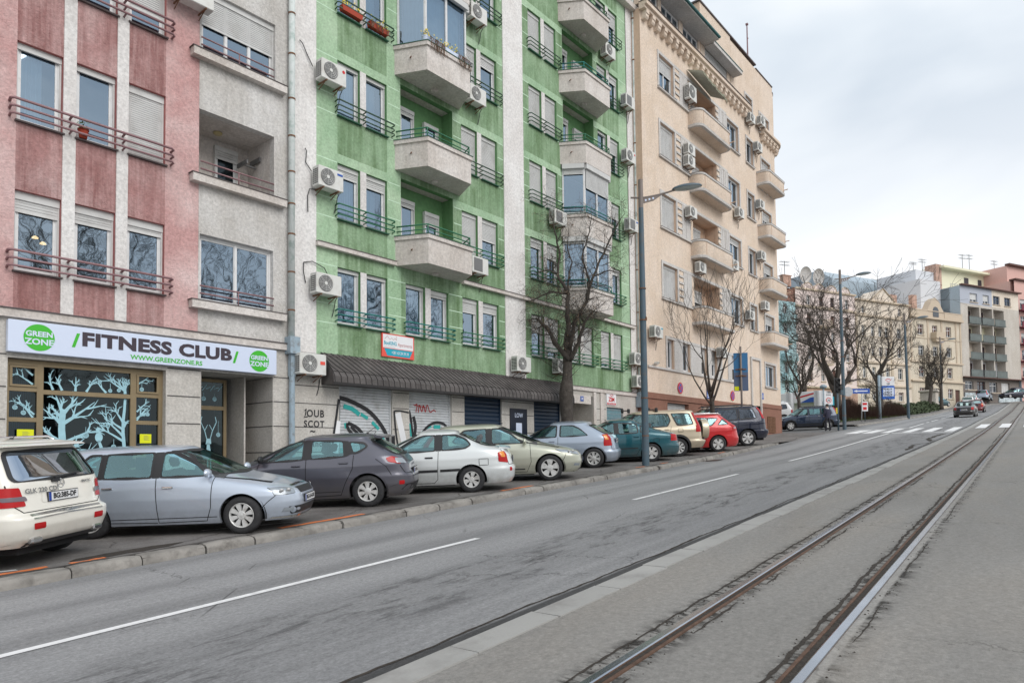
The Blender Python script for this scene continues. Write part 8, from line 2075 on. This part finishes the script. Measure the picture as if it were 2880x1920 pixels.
G['ftrim'] = plain('far stone trim', srgb(196, 180, 160), .9, var=.1)
G['f_pink'] = stucco('pale pink facade', srgb(226, 208, 202), srgb(236, 224, 220), srgb(198, 176, 170), .2, .3, scale=.5)
G['f_teal'] = stucco('turquoise facade', srgb(160, 192, 198), srgb(184, 208, 212), srgb(128, 164, 172), .2, .3, scale=.5)
G['f_cream'] = stucco('cream facade', srgb(218, 204, 188), srgb(230, 220, 206), srgb(178, 164, 148), .2, .5, scale=.5)
G['f_tan'] = stucco('weathered tan facade', srgb(204, 192, 172), srgb(216, 206, 190), srgb(152, 138, 120), .2, .7, scale=.5)
G['f_grey'] = stucco('raw concrete facade', srgb(190, 182, 172), srgb(204, 198, 190), srgb(140, 130, 118), .2, .5, scale=.4)
G['f_blue'] = plain('blue grey facade', srgb(176, 181, 192), .9, var=.06)
G['f_yellow'] = plain('pale yellow facade', srgb(230, 226, 198), .9, var=.06)
G['f_orange'] = plain('terracotta facade', srgb(212, 172, 162), .9, var=.08)
G['f_lgrey'] = plain('blue grey sheet roof', srgb(156, 170, 180), .5, var=.08)
G['f_parapet'] = plain('grey green balcony sheet', srgb(98, 106, 104), .6, var=.2, vscale=1.5)
G['f_brown'] = plain('brown shutter', srgb(90, 60, 52), .7)
G['f_rooft'] = plain('clay tile roof', srgb(172, 124, 106), .9, var=.25, vscale=3)
G['f_brick'] = plain('flaking brick', srgb(184, 152, 136), .9, var=.3, vscale=2)
# turquoise house
f = FB('turquoise house squeezed between the beige block and the pink house', -40.5); 
ops = [(-38.0, -37.2, z, z+1.7) for z in (19.4, 16.9, 14.2, 11.6, 9.2)]
f.wall(-42.5, -35.72, 4, 21.4, G['f_teal'], ops)
for o in ops: f.win(o[0], o[1], o[2], o[3])
for z in (18.8, 16.2, 13.6, 11.0): mb = MB(); mb.box(-38.6, -36.4, -.9, -.003, z-.25, z-.1, 0); mb.box(-38.6, -36.4, -.9, -.86, z-.1, z+.75, 0); mb.box(-38.6, -38.56, -.86, -.003, z-.1, z+.75); f.part(mb, 'balcony', G['f_teal'])
mb = MB(); mb.box(-42.5, -35.72, .26, 10, 4, 21.5); f.part(mb, 'structure_core', G['f_teal'])
# pink ornate house
f = FB('pale pink ornate house with curved gables and two satellite dishes behind bare trees', -30)
cols = [(-33.6, -32.75), (-31.1, -30.3), (-28.9, -28.1), (-25.95, -25.15)]
rows = [(21.3, 22.65), (18.7, 20.15), (16.35, 17.85), (13.85, 15.45), (11.0, 12.6)]
ops = [(a, b, z0, z1) for a, b in cols for z0, z1 in rows]
f.wall(-35.7, -23.85, 10.0, 23.4, G['f_pink'], ops); f.shm = 'f_brown'
for i, o in enumerate(ops): f.win(*o, fm='f_brown' if i % 3 else 'pvc', sh=(0, .4, 0, .25, .5)[i % 5])
f.wall(-35.7, -23.85, 4, 10.0, G['f_brick'], [(-34, -32.6, 6.5, 9), (-30.5, -29, 6.5, 9), (-27, -25.2, 4.2, 8.6)])
for a, b in ((-34, -32.6), (-30.5, -29)): f.win(a, b, 6.5, 9)
mb = MB(); mb.box(-27, -25.2, .2, .3, 4.2, 8.6); f.part(mb, 'door', G['f_brown'])
for z in (10.0, 20.9, 23.3): f.band(-35.75, -23.8, z, .22, .25)
mb = MB()
for cx in (-33.3, -31.1, -28.6, -25.9):
    P_ = [(cx+.95*cos(a), 23.5+.85*sin(a)) for a in [pi*k/12 for k in range(13)]]; mb.prism(P_, -.06, .4, 'y')
f.part(mb, 'gable', G['f_pink'])
mb = MB()
for cx in (-33.3, -31.1, -28.6, -25.9): mb.tube([(cx+.95*cos(a), -.08, 23.5+.85*sin(a)) for a in [pi*k/12 for k in range(13)]], .07, 5)
f.part(mb, 'gable_trim', G['ftrim'])
mb = MB(); mb.poly([(-35.7, .2, 23.5), (-23.85, .2, 23.5), (-24.6, 5, 25.0), (-35.0, 5, 25.0)]); mb.box(-35.7, -23.85, 5, 10, 4, 24.9); mb.box(-35.7, -23.85, .3, 5, 4, 23.45); f.part(mb, 'roof', G['f_rooft'])
for z in (18.4, 13.3):
    mb = MB(); mb.box(-31.7, -29.6, -.9, -.003, z-.2, z); 
    for k in range(14): mb.tube([(-31.65+k*.155, -.85, z), (-31.65+k*.155, -.85, z+.85)], .025, 4)
    mb.tube([(-31.7, -.85, z+.87), (-29.6, -.85, z+.87)], .035, 4); f.part(mb, 'balcony', G['ftrim'])
mb = MB(); mb.box(-36.3, -34.8, 1.4, 2.0, 24.0, 25.4); mb.box(-36.4, -34.7, 1.3, 2.1, 25.4, 25.5); f.part(mb, 'chimney', G['f_brick'])
for k, cx in enumerate((-33.2, -30.7)):
    t = thing('satellite_dish', ('left' if k == 0 else 'right')+' one of two large satellite dishes on the pink house gables', 'satellite dish', tuple(FM @ Vector((cx, .6, 24.6))), FA)
    mb = MB(); M_ = Matrix.Translation((0, -.3, .9)) @ Matrix.Rotation(pi/2+.15, 4, 'X'); mb.lathe([(1.12, 0), (.95, -.16), (.6, -.28), (.1, -.33)], 24, 0, M_, (False, True)); mb.build('dish', G['trim'], t, smooth=True)
    mb = MB(); mb.tube([(0, 0, -.8), (0, 0, .8)], .05, 5); mb.tube([(0, -.2, .1), (0, -1.2, .9)], .03, 4); mb.tube([(-.8, -.3, .9), (0, -1.2, .9), (.8, -.3, .9)], .02, 4); mb.build('arm', G['galv'], t)
# cream house with pediment
f = FB('cream old house with a triangular pediment behind the park trees', -18)
cols = [(-22.6, -21.8), (-20.6, -19.8), (-19.0, -18.1), (-17.6, -16.7), (-14.9, -13.8)]
rows = [(17.85, 19.35), (15.0, 16.4), (11.8, 13.4), (8.6, 9.9)]
ops = [(a, b, z0, z1) for a, b in cols for z0, z1 in rows]+[(-22.5, -21.8, 21.1, 22.1), (-14.5, -13.7, 21.2, 22.3)]
f.wall(-23.85, -11.95, 4, 23.0, G['f_cream'], ops); f.shm = 'f_brown'
for i, o in enumerate(ops): f.win(*o, sh=(0, .5, 0, .3)[i % 4])
for z in (20.6, 14.3 if False else 13.9, 10.6): f.band(-23.9, -11.9, z, .25, .22)
for x in (-23.7, -16.2, -12.4): mb = MB(); mb.box(x-.2, x+.2, -.1, -.003, 11, 20.6); f.part(mb, 'pilaster', G['ftrim'])
mb = MB(); mb.prism([(-20.6, 23.0), (-15.2, 23.0), (-17.9, 24.9)], -.1, 3, 'y'); f.part(mb, 'pediment', G['f_cream'])
mb = MB(); mb.tube([(-20.8, -.15, 23.0), (-17.9, -.15, 25.0), (-15.0, -.15, 23.0)], .12, 5); mb.box(-23.9, -11.9, -.35, .0, 22.85, 23.05); f.part(mb, 'cornice', G['ftrim'])
mb = MB(); mb.box(-23.85, -11.95, .3, 9, 4, 22.9); mb.poly([(-23.85, 0, 23.06), (-11.95, 0, 23.06), (-12.5, 5, 24.4), (-23, 5, 24.4)]); f.part(mb, 'roof', G['f_cream'])
# weathered gabled house with ornate dormer
f = FB('weathered tan house with an ornate round roof gable and attic balustrade', -6)
cols = [(-10.0, -8.6), (-6.5, -5.25), (-3.1, -1.8)]; rows = [(18.85, 20.45), (15.7, 17.2), (12.45, 14.05), (9.3, 10.8)]
ops = [(a, b, z0, z1) for a, b in cols for z0, z1 in rows]+[(-1.3, -.1, 8.2, 10.7)]
f.wall(-11.95, .75, 4, 21.5, G['f_tan'], ops); f.shm = 'f_brown'
for i, o in enumerate(ops[:-1]): f.win(*o, sh=(.0, 0, .6, .5)[i % 4] if i % 4 >= 2 else (0.75 if i % 4 == 0 else 0))
mb = MB(); mb.box(-1.28, -.12, .18, .26, 8.2, 10.7); f.part(mb, 'door', G['f_brown'])
for z, h, d in ((14.6, .22, .25), (11.7, .22, .3), (21.3, .3, .5), (18.3, .1, .08)): f.band(-12.0, .8, z, h, d)
for x in (-11.6, -7.6, -4.2, -.6, .5): mb = MB(); mb.box(x-.18, x+.18, -.08, -.003, 14.8, 21.3); f.part(mb, 'pilaster', G['ftrim'])
mb = MB(); mb.box(-11.9, -7.9, -.3, .0, 21.6, 22.5); mb.box(-3.8, .75, -.3, 0, 21.6, 22.5); mb.box(-11.9, .75, -.34, 0, 22.5, 22.62); f.part(mb, 'balustrade', G['ftrim'])
mb = MB(); P_ = [(-8.1, 21.6), (-3.6, 21.6), (-3.9, 22.6), (-4.5, 23.4), (-5.0, 24.2), (-5.9, 24.7), (-6.8, 24.2), (-7.3, 23.4), (-7.9, 22.6)]; mb.prism(P_, -.25, .8, 'y'); f.part(mb, 'ornate_gable', G['ftrim'])
mb = MB(); mb.prism([(-6.6, 21.7), (-5.2, 21.7), (-5.2, 22.8), (-5.5, 23.2), (-5.9, 23.3), (-6.3, 23.2), (-6.6, 22.8)], -.29, -.26, 'y'); f.part(mb, 'window', G['farpane'])
mb = MB(); mb.box(-6.9, -4.6, -.9, -.003, 18.35, 18.55); mb.box(-6.9, -4.6, -.9, -.8, 18.55, 19.3); mb.box(-6.9, -6.8, -.8, 0, 18.55, 19.3); mb.prism([(-6.6, 17.9), (-4.9, 17.9), (-4.7, 18.35), (-6.8, 18.35)], -.7, -.003, 'y'); f.part(mb, 'balcony', G['ftrim'])
mb = MB(); mb.poly([(-11.9, .2, 22.6), (.75, .2, 22.6), (-.5, 5, 24.6), (-11, 5, 24.6)]); mb.box(-11.95, .7, .3, 9, 4, 22.4); f.part(mb, 'roof', G['f_cream'])
mb = MB(); mb.box(-9.2, -8.1, 1.2, 1.8, 23, 25.2); mb.box(-11.6, -10.2, 3, 4, 23.5, 25.4); f.part(mb, 'chimney', G['f_brick'])
# modern block with loggias
f = FB('raw concrete apartment block with three rows of dark balconies', 9)
lc = [(2.75, 5.85), (6.2, 9.35), (9.65, 12.6)]; lr = [(21.6, 24.2), (18.8, 21.3), (15.9, 18.5), (13.1, 15.7)]
ops = [(a, b, z0, z1) for a, b in lc for z0, z1 in lr]
f.wall(.8, 17.0, 12.9, 24.6, G['f_grey'], ops, rec=1.3)
for i, (a, b, z0, z1) in enumerate(ops):
    mb = MB(); mb.box(a, b, 1.3, 1.35, z0, z1); f.part(mb, 'loggia_wall', G[('f_grey', 'f_yellow', 'f_cream', 'whitep')[i % 4]])
    f.win(a+.45, a+1.55, z0+.2, z1-.35, y=1.28, sh=.9 if i % 4 == 3 else 0); 
    if i % 3 != 2: f.win(a+1.7, b-.35, z0+.2, z1-.35, y=1.28, fm='f_brown', sh=0)
    mb = MB(); mb.box(a+.02, b-.02, -.25, -.2, z0+.05, z0+.95); mb.box(a-.05, b+.05, -.3, .0, z0-.15, z0+.02); mb.box(a+.02, b-.02, -.28, -.18, z0+.95, z0+1.0); f.part(mb, 'balcony', G['f_parapet'])
rop = [(3.4, 5.4, 25.0, 26.4), (6.9, 8.6, 25.0, 26.4)]
f.wall(.8, 9.4, 24.6, 27.4, G['f_blue'], rop)
for o in rop: f.win(*o, sh=.7)
rop = [(9.7, 11.6, 25.1, 26.5), (12.9, 14.7, 25.1, 26.5)]
f.wall(9.4, 17.0, 24.6, 27.4, G['f_cream'], rop)
for o in rop: f.win(*o, fm='bluebd')
f.band(.7, 17.2, 27.4, .18, .5, 'f_brown', 'roof_edge')
rop = [(1.9, 4.1, 10.9, 12.3), (5.1, 7.3, 10.9, 12.3), (8.4, 10.6, 10.6, 12.3), (11.8, 14.1, 10.6, 12.3)]
f.wall(.8, 17.0, 6, 12.9, plain('dark ground storey', srgb(120, 112, 106), .9, var=.15), rop, y=.35); f.band(.8, 17.1, 12.75, .16, .4, 'f_brown')
for i, o in enumerate(rop): f.win(o[0], o[1], o[2], o[3], y=.6, fm='pvc' if i != 1 else 'f_brown', sh=1 if i == 3 else 0)
mb = MB(); mb.box(1.6, 5.2, .2, .34, 9.7, 10.4, 0); mb.box(10.8, 16.6, .2, .34, 8.6, 10.2, 0); f.part(mb, 'graffiti_panel', plain('graffiti wall', srgb(186, 196, 200), .8, var=.5, vscale=2.5))
mb = MB(); mb.box(.8, 17, 1.6, 10, 6, 27.3); mb.box(.8, .84, 0, 10, 12.9, 27.35); mb.box(16.96, 17, 0, 10, 6, 27.3); f.part(mb, 'structure_core', G['f_lgrey'])
mb = MB(); mb.box(-4.3, .79, 3, 9, 14, 28.6); f.part(mb, 'party_wall', plain('white party wall', srgb(208, 209, 212), .9, var=.08))
# yellow penthouse block behind
f = FB('pale yellow penthouse block rising behind the concrete block', 12)
ops = [(9.6, 10.6, 28.6, 30.3), (13.4, 14.2, 29.2, 30.2)]
mb = MB(); mb.box(5.6, 24.5, 6, 14, 20, 32.0); f.part(mb, 'wall', G['f_yellow'])
mb = MB(); mb.box(5.0, 25.2, 4.9, 14, 32.0, 32.35); f.part(mb, 'roof_slab', G['f_yellow'])
mb = MB(); mb.box(-.8, 4.0, 6, 13, 18, 31.2); f.part(mb, 'wall', plain('white penthouse wall', srgb(208, 210, 214), .9, var=.05))
mb = MB(); mb.box(4.0, 5.5, 5.6, 7.5, 22, 32.6); f.part(mb, 'chimney', G['f_brick'])
for a, b in ((12.4, 13.6), (16.4, 17.4)): mb = MB(); mb.box(a, b, 5.93, 5.98, 29.4, 31.2); f.part(mb, 'window', G['farpane'])
mb = MB()
for k in range(30): mb.tube([(6+k*.62, 4.5, 28.1), (6+k*.62, 4.5, 29.2)], .03, 4)
mb.tube([(6, 4.5, 29.2), (24, 4.5, 29.2)], .04, 4); f.part(mb, 'railing', G['galv'])
# grey sheet roofed block far left behind
f = FB('blue grey metal roofed block behind the cream house', 0)
mb = MB(); mb.box(-9.5, 9, 15, 24, 18, 31.0); mb.prism([(15, 31.0), (24, 31.0), (24, 33), (18, 33)], -9.5, 9, 'x'); f.part(mb, 'wall', G['f_lgrey'])
# terracotta block at the right edge
f = FB('terracotta pink apartment block at the right edge of the view', 20)
cols = [(18.6, 20.6), (22.4, 24.4)]; ops = [(a, b, 13.6+k*2.9, 15.3+k*2.9) for a, b in cols for k in range(5)]
f.wall(17.1, 34, 6, 30.0, G['f_orange'], ops, y=.6)
for i, o in enumerate(ops): f.win(o[0], o[1], o[2], o[3], y=.85, sh=(.3, 0)[i % 2])
mb = MB()
for k in range(5): mb.box(17.3, 26, -.4, .58, 13.1+k*2.9, 13.25+k*2.9); mb.box(17.3, 26, -.4, -.3, 13.25+k*2.9, 14.1+k*2.9)
f.part(mb, 'balcony', plain('wine red balcony', srgb(120, 52, 66), .8))
mb = MB(); mb.box(17.1, 34, 1.2, 12, 6, 30); mb.box(18.2, 34, 2.2, 12, 30, 33); f.part(mb, 'structure_core', G['f_orange'])
mb = MB(); mb.box(17.0, 34, .2, 1.3, 30.0, 30.25); mb.box(18.0, 34, 1.6, 2.4, 33, 33.3); f.part(mb, 'roof_edge', G['f_brown'])
# aerials on the far roofs
rr = random.Random(9)
for k, (tx, ty, zz, hh) in enumerate(((2.6, 7, 31.2, 2.4), (.2, 7, 31.2, 1.6), (13.0, 6.5, 32.3, 3.2), (15.0, 6.5, 32.3, 3.4), (22.5, 6.5, 32.3, 3.2), (24.0, 6.5, 32.3, 2.0), (29.5, 3, 33.0, 4.5), (-35.3, 2, 25.0, 2.6))):
    t = thing('roof_aerial', ('aerial on the white penthouse roof', 'short aerial left on the white penthouse roof', 'tall aerial on the yellow penthouse, left of a pair', 'tall aerial on the yellow penthouse, right of a pair', 'aerial near the right end of the yellow penthouse', 'small aerial at the right end of the yellow penthouse', 'tall aerial on the terracotta block', 'aerial on the roof beside the pink house chimney')[k], 'aerial', tuple(FM @ Vector((tx, ty, zz))), FA, 'television aerials on the far roofs')
    mb = MB(); mb.tube([(0, 0, 0), (0, 0, hh)], .045, 4)
    for q in (.95, .78): 
        mb.tube([(-.9, 0, hh*q-.1), (.9, 0, hh*q+.1)], .03, 4)
        for j in range(6): mb.tube([(-.8+j*.32, -.3, hh*q), (-.8+j*.32, .3, hh*q)], .02, 3)
    mb.build('mast', G['acg'], t)
# statue on a plinth in the park
t = thing('statue', 'dark statue on a stone plinth among the bushy trees', 'statue', (103, 15.2, 7.0))
mb = MB(); mb.rbox(-.9, .9, -.9, .9, -.5, 1.9, .08); mb.rbox(-1.1, 1.1, -1.1, 1.1, 1.9, 2.15, .05); mb.build('plinth', G['f_grey'], t)
mb = MB(); mb.tube([(0, 0, 2.1), (.1, 0, 2.8), (0, 0, 3.6), (0, .05, 4.2), (0, .05, 4.5)], [.55, .45, .42, .2, .22], 8); mb.tube([(0, 0, 3.9), (.5, .1, 3.4), (.3, -.3, 3.0)], [.14, .12, .1], 6); mb.build('figure', G['bark'], t, smooth=True)
# ------------------------------------------------------------------ bare trees across the street (seen in window reflections)
OP = 'bare trees across the street mirrored in the windows'
for k, (x, y, s_) in enumerate(((12, -10, 61), (20, -12, 62), (29, -10, 63), (38, -12, 64))):
    tree('street_tree', 'bare tree across the street, opposite '+('the pink and grey building', 'the slate awning', 'the right half of the green building', 'the beige building')[k], x, y, float(zroad(*sq(x, y)))+.1, OP, 'bark2', seed=s_, H_=16, r0=.36, fork=4.5, spread=.9, depth=6, n0=5, dens=.6, minr=.012, wob=.08)
